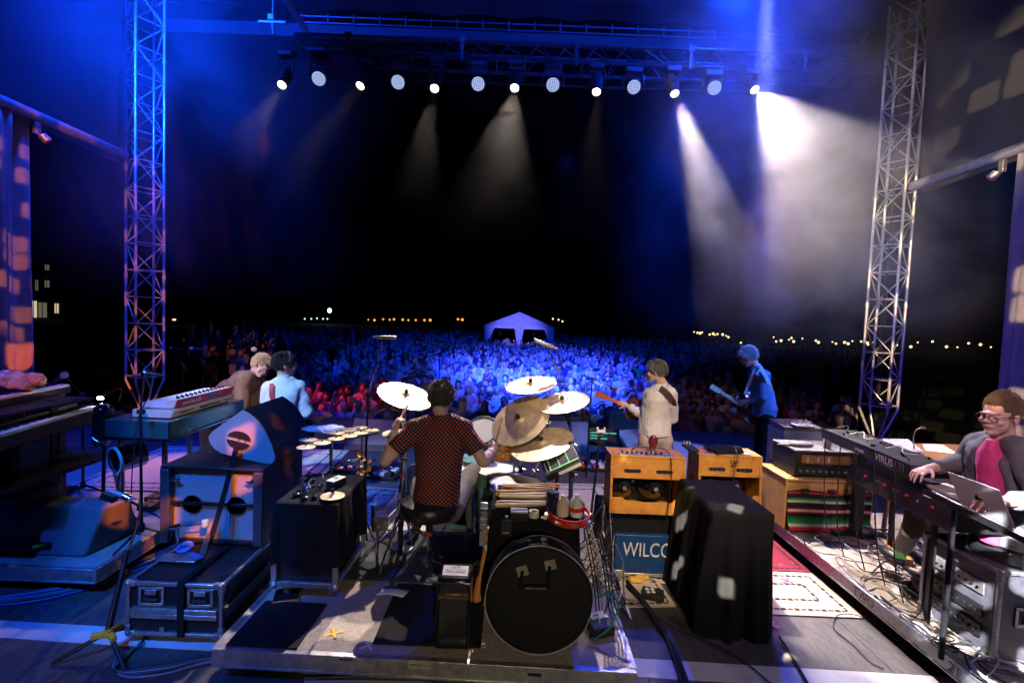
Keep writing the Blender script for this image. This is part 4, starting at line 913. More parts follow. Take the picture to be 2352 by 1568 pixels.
# yellow feather-like shaker bunch hanging at the case corner
M_['leaf'] = mat('yellow_leather', (.72, .38, .04), .5)
t = thing('shell_rattle', 'bunch of yellow leathery shells hanging at the corner of the draped case', 'rattle', (-1.02, 3.8, .2)); rn = random.Random(21)
for k in range(22):
    u = 835 + rn.uniform(-14, 14); v = 1045 + (k / 22) * 50 + rn.uniform(-5, 5); p = at(u, v, 3.78 + rn.uniform(-.04, .04)); q = p + Vector((rn.uniform(-.06, .06), rn.uniform(-.03, .03), rn.uniform(-.05, .06)))
    w = Vector((rn.uniform(-1, 1), rn.uniform(-1, 1), rn.uniform(-1, 1))).normalized() * .022
    MB().add([p, (p + q) / 2 + w, q, (p + q) / 2 - w, (p + q) / 2 + w.cross(q - p).normalized() * .012], [(0, 1, 4), (1, 2, 4), (2, 3, 4), (3, 0, 4), (0, 3, 2, 1)]).build('shell', M_['leaf'], t)
for k in range(7):
    p = at(832 + rn.uniform(-5, 5), 1110 + k * 12, 3.8); MB().ell(p, .016, nu=10, nv=7).build('bead', (M_['red'], M_['leaf'], M_['orange'])[k % 3], t)
p = at(845, 1100, 3.83); MB().cyl((p.x, p.y, .21), at(838, 1050, 3.83), .01, n=10).build('post', M_['blackm'], t)

# ---------------------------------------------------------------- drum stool
M_['seat'] = mat('black_vinyl', (.015, .015, .016), .32, var=.2, vscale=20, bump=.1)
sx = at(985, 1190, 3.42); 
st_ = thing('drum_stool', 'round padded drum stool with chrome tripod legs and red tape, under the drummer', 'stool', (sx.x, 3.45, .2))
Mx = Matrix.Translation((sx.x, 3.45, 0)); MB().lathe([(0, .64), (.16, .64), (.2, .65), (.215, .68), (.215, .72), (.2, .745), (.15, .76), (0, .765)], Mx, 48).build('cushion', M_['seat'], st_)
po = MB().cyl((sx.x, 3.45, .28), (sx.x, 3.45, .64), .016, n=14).build('post', M_['chrome'], st_); 
for z in (.6, .5): MB().cyl((sx.x, 3.45, z - .012), (sx.x, 3.45, z + .012), .03 if z == .6 else .02, n=14).build('red_tape', M_['red'], po)
MB().cyl((sx.x, 3.45, .52), (sx.x, 3.45, .58), .026, n=14).build('clamp', M_['blackm'], st_)
for k, a in enumerate((-2.5, -.62, 1.6)):
    for off in (-.008, .008): MB().cyl((sx.x + off, 3.45, .50), (sx.x + .27 * math.cos(a) + off, 3.45 + .27 * math.sin(a), .22), .006, n=8).build('leg', M_['chrome'], st_)
    MB().cyl((sx.x, 3.45, .3), (sx.x + .17 * math.cos(a), 3.45 + .17 * math.sin(a), .325), .005, n=6).build('brace', M_['chrome'], st_)
    MB().ell((sx.x + .275 * math.cos(a), 3.45 + .275 * math.sin(a), .216), .016, nu=10, nv=7).build('foot', M_['rubber'], st_)

# ---------------------------------------------------------------- cymbals on stands
def disc_normal(c, mj, mn, Y, ang, rx):
    pass
def stand_cym(label, u, v, Y, r, nrm, foot, name='cymbal_stand', boom=None, gname=None, z0=.2, thick=None):
    c = at(u, v, Y); nrm = Vector(nrm).normalized(); t = thing(name, label, 'cymbal', (foot[0], foot[1], z0)); cymbal_mesh(t, c, nrm, r)
    d = c + nrm * (r * .12); MB().cyl(d + nrm * -.01, d + nrm * .03, .018, .016, n=12).build('felt', M_['black'], t); MB().cyl(d + nrm * .03, d + nrm * .06, .005, n=8).build('wing_nut', M_['chrome'], t)
    j = Vector((foot[0], foot[1], boom if boom else c.z - .12)); lo = c - nrm * .05
    MB().cyl(lo, d, .006, n=8).build('rod', M_['chrome'], t)
    dirn = (lo - j).normalized(); MB().cyl(j - dirn * (.18 if boom else .0), lo, .0095, n=10).build('boom_arm', M_['chrome'], t)
    MB().cyl((foot[0], foot[1], z0 + .15), j, .0125, n=12).build('pole', M_['chrome'], t)
    MB().cyl(j - Vector((.025, 0, 0)), j + Vector((.03, 0, 0)), .018, n=12).build('tilter', M_['chrome'], t)
    zc = z0 + .35
    for zz in (zc, (zc + j.z) / 2): MB().cyl((foot[0], foot[1], zz - .03), (foot[0], foot[1], zz + .03), .02, n=12).build('collar', M_['blackm'], t); MB().cyl((foot[0], foot[1], zz), (foot[0] + .045, foot[1] - .01, zz), .006, n=8).build('thumb_screw', M_['chrome'], t)
    for k in range(3):
        a = .5 + k * 2.09; MB().cyl((foot[0], foot[1], zc), (foot[0] + .28 * math.cos(a), foot[1] + .28 * math.sin(a), z0 + .014), .008, n=8).build('leg', M_['chrome'], t)
    return t
# image tilt -> normals: x lean left/right, y toward the camera
stand_cym('large bronze crash cymbal at left of the drummer, tilting down to the right', 931, 908, 4.05, .235, (.28, -.24, .93), (-.93, 4.2), gname=0)
stand_cym('highest bronze crash cymbal, right of the drummer\'s head', 1220, 883, 4.25, .228, (-.16, -.19, .96), (.35, 4.35), boom=1.15)
stand_cym('bronze crash cymbal at far right of the kit, with a cable shadow across it', 1292, 923, 4.05, .23, (-.20, -.2, .95), (.55, 4.0), boom=1.05)
stand_cym('big silvery ride cymbal standing nearly upright behind the drummer\'s right hand', 1195, 964, 3.98, .265, (-.45, -.5, .74), (.12, 4.25), boom=.95)
stand_cym('low wide cymbal with a smaller cymbal\'s shadow on it, beside the green-taped pad', 1245, 1018, 3.78, .255, (-.28, -.22, .93), (.24, 4.05), boom=.8)
# hi-hat
hc = fl(930, 996, 1.09); t = thing('hi_hat', 'blue-lit hi-hat cymbals beside the drummer\'s left hand', 'hi-hat', (hc.x, hc.y, .2))
cymbal_mesh(t, hc, (0, 0, 1), .185); cymbal_mesh(t, hc + Vector((0, 0, -.006)), (0, 0, -1), .185); MB().cyl((hc.x, hc.y, .5), (hc.x, hc.y, 1.35), .004, n=8).build('pull_rod', M_['chrome'], t)
MB().cyl((hc.x, hc.y, .3), (hc.x, hc.y, 1.02), .013, n=12).build('pole', M_['chrome'], t); MB().cyl((hc.x, hc.y, 1.1), (hc.x, hc.y, 1.15), .018, n=12).build('clutch', M_['blackm'], t)
for k in range(3):
    a = 1.1 + k * 2.09; MB().cyl((hc.x, hc.y, .5), (hc.x + .26 * math.cos(a), hc.y + .26 * math.sin(a), .215), .008, n=8).build('leg', M_['chrome'], t)
# second stand at left of the stool
p = at(922, 1150, 3.62); t = thing('hardware_stand', 'chrome stand with a red tape band, just left of the stool', 'stand', (p.x, p.y, .2))
MB().cyl((p.x, p.y, .3), (p.x, p.y, 1.0), .013, n=12).build('pole', M_['chrome'], t); MB().cyl((p.x, p.y, .85), (p.x, p.y, .88), .015, n=12).build('red_tape', M_['red'], t); MB().cyl((p.x, p.y, .25), (p.x, p.y, .55), .02, n=12).build('lower_tube', M_['blackm'], t)
for (a, zz) in ((3.6, .62), (4.4, .62), (.6, .62)):
    for o_ in (0, .02): MB().cyl((p.x, p.y, zz - o_ * 4), (p.x + .3 * math.cos(a), p.y + .3 * math.sin(a), .215 + o_ * 2), .007, n=8).build('leg', M_['chrome'], t)
for zz in (.66, .98): MB().cyl((p.x - .03, p.y, zz), (p.x + .04, p.y, zz), .012, n=10).build('clamp', M_['chrome'], t)
# pedal and lo-fi drum mic near the left foot
q = fl(930, 1238, .26); t = thing('hi_hat_pedal', 'chrome foot pedal lit blue, left of the stool', 'drum pedal', q); Rz = Matrix.Rotation(-.5, 3, 'Z') @ Matrix.Rotation(.25, 3, 'X')
MB().box(q, (.09, .26, .012), Rz).build('footboard', M_['chrome'], t, bevel=.006); MB().box(q + Vector((.03, -.1, -.03)), (.1, .08, .02), Rz).build('heel_plate', M_['alu'], t, bevel=.004)
m = MB(); m.cyl(q + Vector((-.12, .14, -.04)), q + Vector((-.12, .14, .12)), .01, n=8); m.cyl(q + Vector((0, .14, -.04)), q + Vector((0, .14, .12)), .01, n=8); m.cyl(q + Vector((-.14, .14, .12)), q + Vector((.02, .14, .12)), .01, n=8); m.build('pedal_frame', M_['chrome'], t)
q = at(868, 1190, 3.5); t = thing('kick_beater_drum', 'short mesh-sided drum low between the draped case and the stool', 'drum', (q.x, q.y, .2))
Mx = frame(q, (0, 0, 1), (-1, -.35, 0)); MB().lathe([(.085, -.07), (.09, -.07), (.09, .03), (.085, .03)], Mx, 30).build('mesh_shell', mat('mesh_gold', (.5, .42, .3), .3, .8, bump=1.0, bscale=240), t); MB().lathe([(0, .03), (.085, .032), (.094, .03), (.094, .045), (0, .045)], Mx, 30).build('drum_head', M_['gloss'], t)
MB().cyl(q + Vector((0, 0, -.09)), (q.x, q.y, .21), .012, n=10).build('support', M_['chrome'], t)
# ---------------------------------------------------------------- drums
M_['sea'] = mat('sea_green_lacquer', (.16, .36, .30), .28, coat=.4, var=.08)
def drum(label, u, v, Y, r, depth, nrm, name='tom_drum', foot=True, cat='drum'):
    c = at(u, v, Y); nrm = Vector(nrm).normalized(); Mx = frame(c, Vector((1, 0, 0)) - nrm * nrm.x, nrm); t = thing(name, label, cat, c - nrm * depth)
    MB().lathe([(r * .97, -depth), (r, -depth), (r, -.012), (r * .97, -.012)], Mx, 48).build('shell', M_['sea'], t)
    MB().lathe([(0, .001), (r * .96, .0), (r * .99, -.004)], Mx, 48).build('drum_head', M_['cream'], t)
    for zz in (0, -depth): MB().lathe([(r * .99, zz - .022), (r * 1.035, zz - .022), (r * 1.045, zz + .006), (r * .995, zz + .008), (r * .985, zz)], Mx, 48).build('hoop', M_['chrome'], t)
    for k in range(8):
        a = math.tau * (k + .5) / 8; p = Mx @ Vector((r * 1.03 * math.cos(a), r * 1.03 * math.sin(a), -.0)); q = Mx @ Vector((r * 1.03 * math.cos(a), r * 1.03 * math.sin(a), -.07)); l = MB().cyl(q, p, .005, n=6).build('tension_rod', M_['chrome'], t)
        MB().ell(Mx @ Vector((r * 1.02 * math.cos(a), r * 1.02 * math.sin(a), -.075)), (.013, .013, .024), nu=10, nv=7).build('lug', M_['blackm'], l)
    return t
ft = drum('sea-green floor tom with a white head, right of the drummer\'s thigh', 1143, 1079, 3.95, .178, .38, (.0, -.04, 1), 'floor_tom')
for k, a in enumerate((3.5, 5.2, 1.5)):
    c = at(1143, 1079, 3.95); MB().cyl((c.x + .19 * math.cos(a), c.y + .19 * math.sin(a), .21), (c.x + .19 * math.cos(a), c.y + .19 * math.sin(a), c.z - .1), .007, n=8).build('leg', M_['chrome'], ft)
drum('larger floor tom half hidden behind the pile of drumsticks', 1188, 1112, 3.5, .2, .36, (.0, -.04, 1), 'floor_tom')
drum('rack tom with a bright white head facing the drummer, over the sea-green bass drum', 1105, 988, 4.25, .152, .2, (-.22, -.62, .75), 'rack_tom')
drum('snare drum mostly hidden in front of the drummer\'s lap', 1035, 1075, 4.0, .178, .13, (0, -.05, 1), 'snare_drum')
c = at(1075, 1110, 4.45); t = thing('bass_drum', 'sea-green bass drum in front of the drummer, mostly hidden', 'drum', (c.x, c.y, .2)); Mx = frame(Vector((c.x, 4.25, .48)), (1, 0, 0), (0, 1, 0)); MB().lathe([(.27, 0), (.28, 0), (.28, .4), (.27, .4)], Mx, 48).build('shell', M_['sea'], t); MB().lathe([(0, .02), (.27, .02)], Mx, 40).build('drum_head', M_['cream'], t); MB().lathe([(.272, -.03), (.3, -.03), (.3, .01), (.272, .01)], Mx, 48).build('hoop', M_['sea'], t)
# tambourine on a rod and percussion mount
def tambourine(label, c, nrm, r, m, hgt=.045, name='tambourine', parentrod=None, n=8):
    c = Vector(c); nrm = Vector(nrm).normalized(); Mx = frame(c, Vector((1, 0, 0)) - nrm * nrm.x, nrm); t = thing(name, label, 'tambourine', c)
    MB().lathe([(r * .95, 0), (r, 0), (r, hgt), (r * .95, hgt), (r * .95, 0)], Mx, 48).build('frame', m, t)
    for k in range(n):
        a = math.tau * k / n + .2
        for dz in (.28, .72) if hgt > .05 else (.5,):
            j = MB()
            for rr_2 in (.022,):
                for e in (-.004, .004): j.lathe([(0, e), (rr_2, e + .001), (rr_2, e - .001)], Mx @ Matrix.Translation((r * .985 * math.cos(a), r * .985 * math.sin(a), hgt * dz)) @ Matrix.Rotation(a, 4, 'Z') @ Matrix.Rotation(math.pi / 2 * 0, 4, 'X'), 12)
            j.build('jingle', M_['bronze'], t)
    return t
tm = tambourine('orange wooden tambourine mounted between the toms and the drummer\'s right hand', at(1150, 1048, 3.9), (0, -.15, 1), .1, mat('amber_wood', (.75, .36, .06), .35), .075)
p = at(1182, 1030, 3.95); MB().cyl(p + Vector((0, 0, -.4)), p + Vector((0, 0, .1)), .01, n=8).build('mount_rod', M_['chrome'], tm)
# sampling pad with green tape
pp = [at(1240, 1062, 3.55), at(1253, 1096, 3.45), at(1332, 1052, 3.45), at(1312, 1016, 3.6)]
t = thing('sampling_pad', 'black electronic drum pad outlined with green tape, right of the cymbals', 'drum pad', (sum((p for p in pp), Vector()) / 4))
A, B, C_, D_ = at(1252, 1094, 3.42), at(1334, 1056, 3.42), at(1312, 1010, 3.7), at(1238, 1050, 3.7)
nr = (B - A).cross(D_ - A).normalized(); 
MB().hexa([p - nr * .055 for p in (A, B, C_, D_)] + [A, B, C_, D_]).build('housing', M_['black'], t, bevel=.01)
def qd(a, b): return A + (B - A) * a + (D_ - A) * b + nr * .002
for i in range(3):
    a0, a1 = .2 + i * .26, .2 + (i + 1) * .26 - .02
    MB().hexa([qd(a0, .1), qd(a1, .1), qd(a1, .93), qd(a0, .93)] + [q + nr * .008 for q in (qd(a0, .1), qd(a1, .1), qd(a1, .93), qd(a0, .93))]).build('rubber_pad', M_['rubber'], t)
M_['gtape'] = mat('green_tape', (.18, .62, .2), .6)
for (a0, b0, a1, b1) in ((.18, .04, .98, .09), (.185, .09, .215, .97), (.70, .09, .725, .97), (.45, .09, .47, .5)):
    q = [qd(a0, b0), qd(a1, b0), qd(a1, b1), qd(a0, b1)]; MB().hexa([x + nr * .009 for x in q] + [x + nr * .011 for x in q]).build('green_tape', M_['gtape'], t)
q = [qd(.3, -.01), qd(1.0, -.01), qd(1.0, -.012), qd(.3, -.012)]
q = [A + (B - A) * .35 - nr * .035, B - (B - A) * .03 - nr * .04, B - (B - A) * .03 - nr * .012, A + (B - A) * .35 - nr * .012]; off = (A - D_).normalized() * .004; MB().hexa([x + off for x in q] + [x + off * 1.6 for x in q]).build('paper_label', M_['paper'], t)
for k in range(5): MB().ell(qd(.08, .15 + k * .1), .007, nu=8, nv=6).build('knob', M_['galv'], t)
pz = (A + B) / 2; MB().cyl((pz.x - .02, 3.65, .2), (pz.x - .02, 3.6, pz.z - .03), .014, n=10).build('stand_pole', M_['blackm'], t)
# overhead mic stands
def tall_boom(label, base, z0, joint, tip, mdir, r=.008):
    t = thing('boom_microphone_stand', label, 'mic stand', (base[0], base[1], z0)); tripod(t, base, z0)
    MB().cyl((base[0], base[1], z0 + .1), joint, .013, .01, n=10).build('pole', M_['blackm'], t); j = Vector(joint); tp_ = Vector(tip); d = (tp_ - j).normalized()
    MB().cyl(j - d * .25, tp_, r, n=8).build('boom_arm', M_['chrome'], t); MB().cyl(j - Vector((.02, 0, 0)), j + Vector((.03, 0, 0)), .02, n=10).build('clutch', M_['black'], t)
    md = Vector(mdir).normalized(); Mx = frame(tp_ + Vector((0, 0, .012)), md.orthogonal(), md); 
    o = MB().lathe([(0, -.1), (.01, -.1), (.013, -.06), (.02, -.03), (.022, .11), (.015, .125), (0, .127)], Mx, 18).build('microphone', M_['galv'], t); MB().cyl(tp_ - Vector((0, 0, .03)), tp_ + Vector((0, 0, .01)), .012, n=10).build('clip', M_['black'], t)
    c = Mx @ Vector((0, 0, -.1)); MB().tube(smoothpath([c, c - md * .05 - Vector((0, 0, .06)), c - md * .05 - Vector((0, 0, .35)), j + Vector((0, 0, .1))]), .0035, 6).build('microphone_cable', M_['cabblue'], t)
    return t
tall_boom('tall boom stand with a pencil mic above and left of the drummer, blue-lit', (-1.42, 4.75), .0, at(846, 905, 4.7), at(880, 778, 4.65), (1, 0, .02))
tall_boom('tall boom stand with a pencil mic over the right-hand cymbals', (.62, 4.5), .0, at(1308, 905, 4.45), at(1256, 795, 4.4), (-1, 0, .33))
mic_stand('plain black stand with a pale clip on top, between the kit and the left amplifier', (.71, 4.05), .0, at(1378, 1000, 4.05), at(1380, 984, 4.05), None, spread=.16, counter=0)
o = bpy.data.objects['microphone_stand']
p = at(1380, 990, 4.04); t = [o for o in COL.objects if o.get('label', '').startswith('plain black stand')][0]; m = MB(); m.box(p, (.075, .03, .025)); m.box(p + Vector((-.03, 0, .02)), (.014, .03, .03)); m.box(p + Vector((.03, 0, .02)), (.014, .03, .03)); m.build('clip', M_['white'], t, bevel=.005)
# round vocal mics seen in front of the band
mic_stand('vocal mic on a stand at the stage front, left of the centre', (-1.1, 7.4), 0, (-1.1, 7.4, 1.5), at(953, 828, 7.3), (-.3, -.9, .1), grille=M_['white'], spread=.25, rr=.03)
mic_stand('vocal mic on a stand with a reddish ball at centre, before the crowd', (1.1, 6.6), 0, (1.12, 6.6, 1.3), at(1414, 893, 6.5), (.2, -.9, .1), grille=M_['red'], spread=.25, rr=.026)
mic_stand('vocal mic standing above the bending musician', (-3.15, 6.0), 0, (-3.1, 6.0, 1.3), at(583, 802, 5.9), (-.8, -.5, .3), grille=M_['white'], spread=.25, rr=.03)
mic_stand('pink-lit mic on a level boom beside the left tower', (-4.9, 7.6), 0, (-4.85, 7.6, 1.2), at(440, 801, 7.6), (-1, 0, 0), grille=M_['white'], spread=.25, rr=.03, L=.26)
mic_stand('thin pink-lit mic boom nearest the left tower', (-5.4, 7.8), 0, (-5.3, 7.8, 1.1), at(392, 798, 7.8), (-1, 0, .1), grille=M_['white'], spread=.2, rr=.012, L=.26)
# ---------------------------------------------------------------- percussion table, round bag
TZ = .905; tx0, tx1, ty0, ty1 = -.09, .46, 2.93, 3.22
drape('percussion_table', 'small table covered with black cloth behind the round black drum bag', tx0, tx1, ty0, ty1, TZ, .35, .015, 9, amp=.006, cat='table', folds=6)
def tt(u, v, z=TZ + .012): return fl(u, v, z)
rn = random.Random(14); M_['stickw'] = mat('pale_maple', (.72, .52, .28), .45, var=.15); M_['sticko'] = mat('honey_wood', (.66, .34, .08), .4)
tray = MB().bx(tx0 + .03, tx1 - .22, 3.12, 3.28, .93, .942).build('stick_tray', M_['blackcloth']); tag(tray, 'black tray holding the pile of drumsticks', 'tray')
labs = ['honey-coloured bamboo stick at the back of the pile', 'pale drumstick in the pile on the black tray']
for k in range(20):
    f = k / 20; v = 1113 + f * 50 + rn.uniform(-2, 2); u0 = 1148 + rn.uniform(-8, 10) - f * 4; u1 = u0 + 130 + rn.uniform(-14, 12) - f * 8; z = .955 + .02 * (k % 3)
    a = fl(u0, v + rn.uniform(-3, 3), z); b = fl(u1, v + rn.uniform(-3, 5), z); dark = k in (4, 9, 15); hon = k < 6
    d = (b - a); tt_ = MB().tube([a, a + d * .02, a + d * .8, a + d * .95, a + d * .98, b], [.006, .008, .008, .005, .006, .003], 8).build('drumstick', M_['blackm'] if dark else (M_['sticko'] if hon else M_['stickw']))
    tag(tt_, ('black-wrapped rod' if dark else 'honey-coloured stick' if hon else 'pale drumstick') + f', {ORDS[k]} from the back of the pile on the tray', 'drumstick', 'drumsticks piled on the black tray')
# tambourine with bottles
tc_ = fl(1304, 1188, .93)
tambourine('red tambourine holding two shakers, on the black-clothed table', tc_, (.05, -.1, 1), .125, M_['red'], .045)
for (u, v, lab, cm, h_) in ((1288, 1165, 'straw-coloured ribbed shaker standing in the red tambourine', mat('straw_shaker', (.7, .6, .45), .5, bump=.8, bscale=120), .12), (1320, 1160, 'white and red striped shaker standing in the red tambourine', mat('white_shaker', (.75, .7, .68), .4), .13)):
    p = tc_ + Vector((-.03 if u < 1300 else .05, .01, .01)); t = thing('shaker', lab, 'shaker', p); Mx = Matrix.Translation(p)
    MB().lathe([(0, 0), (.035, 0), (.038, .02), (.038, h_ * .6), (.028, h_ * .8), (.014, h_ * .9), (.014, h_), (0, h_)], Mx, 20).build('body', cm, t)
    if u > 1300: MB().lathe([(.0385, .03), (.039, .03), (.039, .055), (.0385, .055)], Mx, 20).build('stripe', M_['red'], t)
p = tc_ + Vector((-.09, .05, .0)); o = MB().lathe([(0, 0), (.04, 0), (.04, .13), (.036, .135), (0, .135)], Matrix.Translation(p), 20).build('metal_can', mat('dark_can', (.08, .1, .2), .2, .8)); tag(o, 'dark shiny can behind the straw-coloured shaker', 'can')
# odds and ends on the table
t = thing('small_recorder', 'small clear-lidded box on the black-clothed table', 'box', tt(1190, 1185)); p = tt(1192, 1183, TZ + .03); MB().box(p, (.1, .07, .045)).build('housing', M_['blackm'], t, bevel=.004); MB().box(p + Vector((0, 0, .03)), (.1, .06, .012)).build('lid', mat('clear_grey', (.5, .5, .55), .1), t, bevel=.003)
o = MB().lathe([(.02, 0), (.03, 0), (.03, .035), (.02, .035), (.02, 0)], Matrix.Translation(tt(1226, 1186, TZ + .006)), 24).build('tape_roll', M_['cream2']); tag(o, 'tan roll of tape on the black-clothed table', 'tape roll')
t = thing('wing_clamp', 'tiny white plastic clamp beside the tape roll', 'clamp', tt(1252, 1190)); p = tt(1252, 1188, TZ + .015); m = MB(); m.cyl(p - Vector((.025, 0, 0)), p + Vector((.025, 0, 0)), .007, n=8); m.cyl(p - Vector((0, 0, .01)), p + Vector((0, 0, .02)), .007, n=8); m.build('clamp', M_['white'], t)
p = Vector((tx0 + .1, ty0 - .03, TZ - .09)); t = thing('belt_pack', 'small black pack clipped to the front of the black-clothed table', 'radio pack', p); MB().box(p, (.07, .03, .1)).build('housing', M_['black'], t, bevel=.005); MB().cyl(p + Vector((0, -.0, .05)), p + Vector((0, 0, .07)), .012, n=10).build('connector', M_['chrome'], t); text_obj('IN EAR', 'lettering', M_['white'], t, frame(p + Vector((0, -.0165, -.03)), (1, 0, 0), (0, -1, 0)), .012)
t = thing('chrome_rack', 'narrow rack of chrome clamps standing at the left end of the table', 'rack', (tx0 - .05, 3.0, .5))
for k in range(6): MB().box((tx0 - .045, 2.98 + .01 * k, TZ - .02 - k * .04), (.05, .02, .02)).build('clip', M_['chrome'], t, bevel=.003)
MB().box((tx0 - .045, 3.02, TZ - .13), (.045, .012, .28)).build('bar', M_['alu'], t)
# tall bunch of mallets and beaters
t = thing('mallet_bag', 'bunch of mallets and gourd beaters standing between the stool and the round bag', 'mallet bag', (-.2, 2.98, .2)); rn = random.Random(31)
for k in range(11):
    a = at(1092 + rn.uniform(-8, 22), 1395 + rn.uniform(-25, 5), 2.98 + rn.uniform(-.04, .1)); b = at(1108 + rn.uniform(-10, 26), 1240 + rn.uniform(-30, 40), 3.02 + rn.uniform(-.02, .1))
    ml = MB().cyl(a, b, .007, n=7).build('mallet_handle', (M_['sticko'], M_['blackm'], M_['stickw'])[k % 3], t)
    MB().ell(b, (.02, .02, .024), nu=12, nv=8).build('mallet_head', (M_['leaf'], M_['black'], M_['red'], M_['cream2'], M_['white'])[k % 5], ml)
a, b = at(1096, 1370, 2.96), at(1112, 1265, 2.97); m = MB(); m.cap(a, a.lerp(b, .4), .035, .022); m.cap(a.lerp(b, .4), b, .013, .010); blob(m, 'gourd', M_['orange'], t, .006, 2)
m = MB(); m.cap(at(1085, 1420, 3.0), at(1100, 1310, 3.03), .05, .06); blob(m, 'cloth_bag', M_['blackcloth'], t, .012, 2, .02)
# round bag
bc = at(1238, 1377, 2.63); t = thing('drum_bag', 'big round black drum bag standing upright in the foreground, with grey piping', 'drum bag', (bc.x, bc.y, .2))
nr = Vector((.0, -1, .06)).normalized(); Mx = frame(bc, (1, 0, 0), nr); Rr = .302
M_['bag'] = mat('black_nylon', (.011, .011, .010), .7, spec=.2, var=.25, vscale=3, bump=.35, bscale=18)
MB().lathe([(0, -.19), (Rr * .93, -.19), (Rr, -.16), (Rr * 1.01, -.05), (Rr, -.012), (Rr * .985, .004), (Rr * .9, .012), (0, .016)], Mx, 72).build('body', M_['bag'], t, sharp=60)
MB().tube([Mx @ Vector((Rr * 1.0 * math.cos(a) + .002 * math.sin(a * 5), Rr * 1.0 * math.sin(a), .004)) for a in [math.tau * k / 72 for k in range(73)]], .0035, 6).build('piping', mat('grey_piping', (.35, .35, .36), .4), t)
hd = MB(); hp = [(-.10, .17), (-.105, .10), (-.085, .085), (.035, .088), (.045, .10), (.05, .20)]
hd.tube(smoothpath([Mx @ Vector((x, y, .022 + (.02 if 0 < i < 5 else 0))) for i, (x, y) in enumerate(hp)], 4), .009, 8); hh_ = hd.build('handle', M_['blackcloth'], t); m = MB(); m.cyl(Mx @ Vector((-.085, .085, .045)), Mx @ Vector((.035, .088, .045)), .015, n=12); m.build('grip', M_['black'], hh_)
for (x, y, a) in ((-.10, .165, .3), (.055, .205, .25)): MB().box(Mx @ Vector((x, y, .017)), (.062, .055, .003), Mx.to_3x3() @ Matrix.Rotation(a, 3, 'Z')).build('tape_patch', mat('clear_tape', (.28, .26, .16), .15, coat=.5), t)
# glossy waste box with paper note
t = thing('glossy_box', 'glossy black upright box with a paper note on its top, left of the round bag', 'box', (-.35, 2.75, .2)); cx = at(1041, 1400, 2.66).x; zg = at(1041, 1330, 2.65).z
MB().bx(cx - .095, cx + .095, 2.65, 2.84, .205, zg).build('housing', M_['gloss'], t, bevel=.018)
MB().tube([Vector((cx + x, 2.645, z)) for x, z in ((-.09, .22), (-.09, zg - .02), (.09, zg - .02), (.09, .22), (-.09, .22))], .007, 6).build('rim', M_['blackm'], t)
MB().cyl((cx - .085, 2.68, zg - .1), (cx + .085, 2.68, zg - .1), .04, n=24).build('roller', mat('brass_gloss', (.25, .2, .08), .15, .8), t)
MB().box((cx, 2.72, zg + .014), (.145, .07, .002), Matrix.Rotation(.35, 3, 'X')).build('paper_note', M_['paper'], t); text_obj('Whitelist 33 Gram', 'lettering', M_['black'], t, frame(Vector((cx, 2.715, zg + .018)), (-1, 0, 0), (0, -.3, 1)), .016); text_obj('G = 9', 'lettering', M_['black'], t, frame(Vector((cx, 2.74, zg + .026)), (-1, 0, 0), (0, -.3, 1)), .02)
# sheets of paper on the riser
p = fl(918, 1364, .206); o = MB().sheet(lambda a, b: p + Vector((-.16 + .3 * a + .03 * b, -.03 + .09 * b - .02 * a, .004 + .012 * math.sin(a * 5))), 12, 3).build('paper_sheet', M_['paper'], solid=.001); tag(o, 'long creased sheet of white paper on the riser near the draped case', 'paper')
p = fl(870, 1280, .206)
# kit carpet, dark
rug('rug', 'dark blue-lit carpet piece under the stool and pedals', (-.62, 3.72), 1.1, .8, 0, .206, mat('dark_blue_carpet', (.05, .055, .07), .95, bump=.5, bscale=200), 0, ())
m = mat('black_mat_and_shade', (.007, .007, .008), .9); rug('rug', 'black sheet standing in for shade on the left corner of the drum riser, beside the wheeled case', (-1.33, 2.82), .40, .42, R(-1.4), .204, m, 0, ()); rug('rug', 'black mat on the riser between the stool and the round bag', (-.42, 2.98), .62, .62, 0, .204, m, 0, ())  # left-corner sheet is black to stand in for shade on the deck
# ---------------------------------------------------------------- amplifiers on cases
M_['tweed'] = bpy.data.materials.new('tweed_cloth'); m = M_['tweed']; m.use_nodes = True; N, L = nodes(m); b = N['Principled BSDF']; b.inputs['Roughness'].default_value = .55
tc = N.new('ShaderNodeTexCoord'); n1 = N.new('ShaderNodeTexNoise'); n1.inputs['Scale'].default_value = 9; n1.inputs['Detail'].default_value = 8; n1.inputs['Roughness'].default_value = .75; L.new(tc.outputs['Object'], n1.inputs[0])
cr = ramp(N, [(.32, (.20, .08, .015)), (.45, (.52, .205, .022)), (.62, (.60, .27, .04)), (.72, (.74, .56, .3))]); L.new(n1.outputs[0], cr.inputs[0]); L.new(cr.outputs[0], b.inputs['Base Color'])
wv = N.new('ShaderNodeTexNoise'); wv.inputs['Scale'].default_value = 320; L.new(tc.outputs['Object'], wv.inputs[0]); bp = N.new('ShaderNodeBump'); bp.inputs['Strength'].default_value = .5; bp.inputs['Distance'].default_value = .003; L.new(wv.outputs[0], bp.inputs['Height']); L.new(bp.outputs[0], b.inputs['Normal'])
M_['fray'] = mat('frayed_tweed', (.72, .55, .32), .9, var=.3, vscale=40)
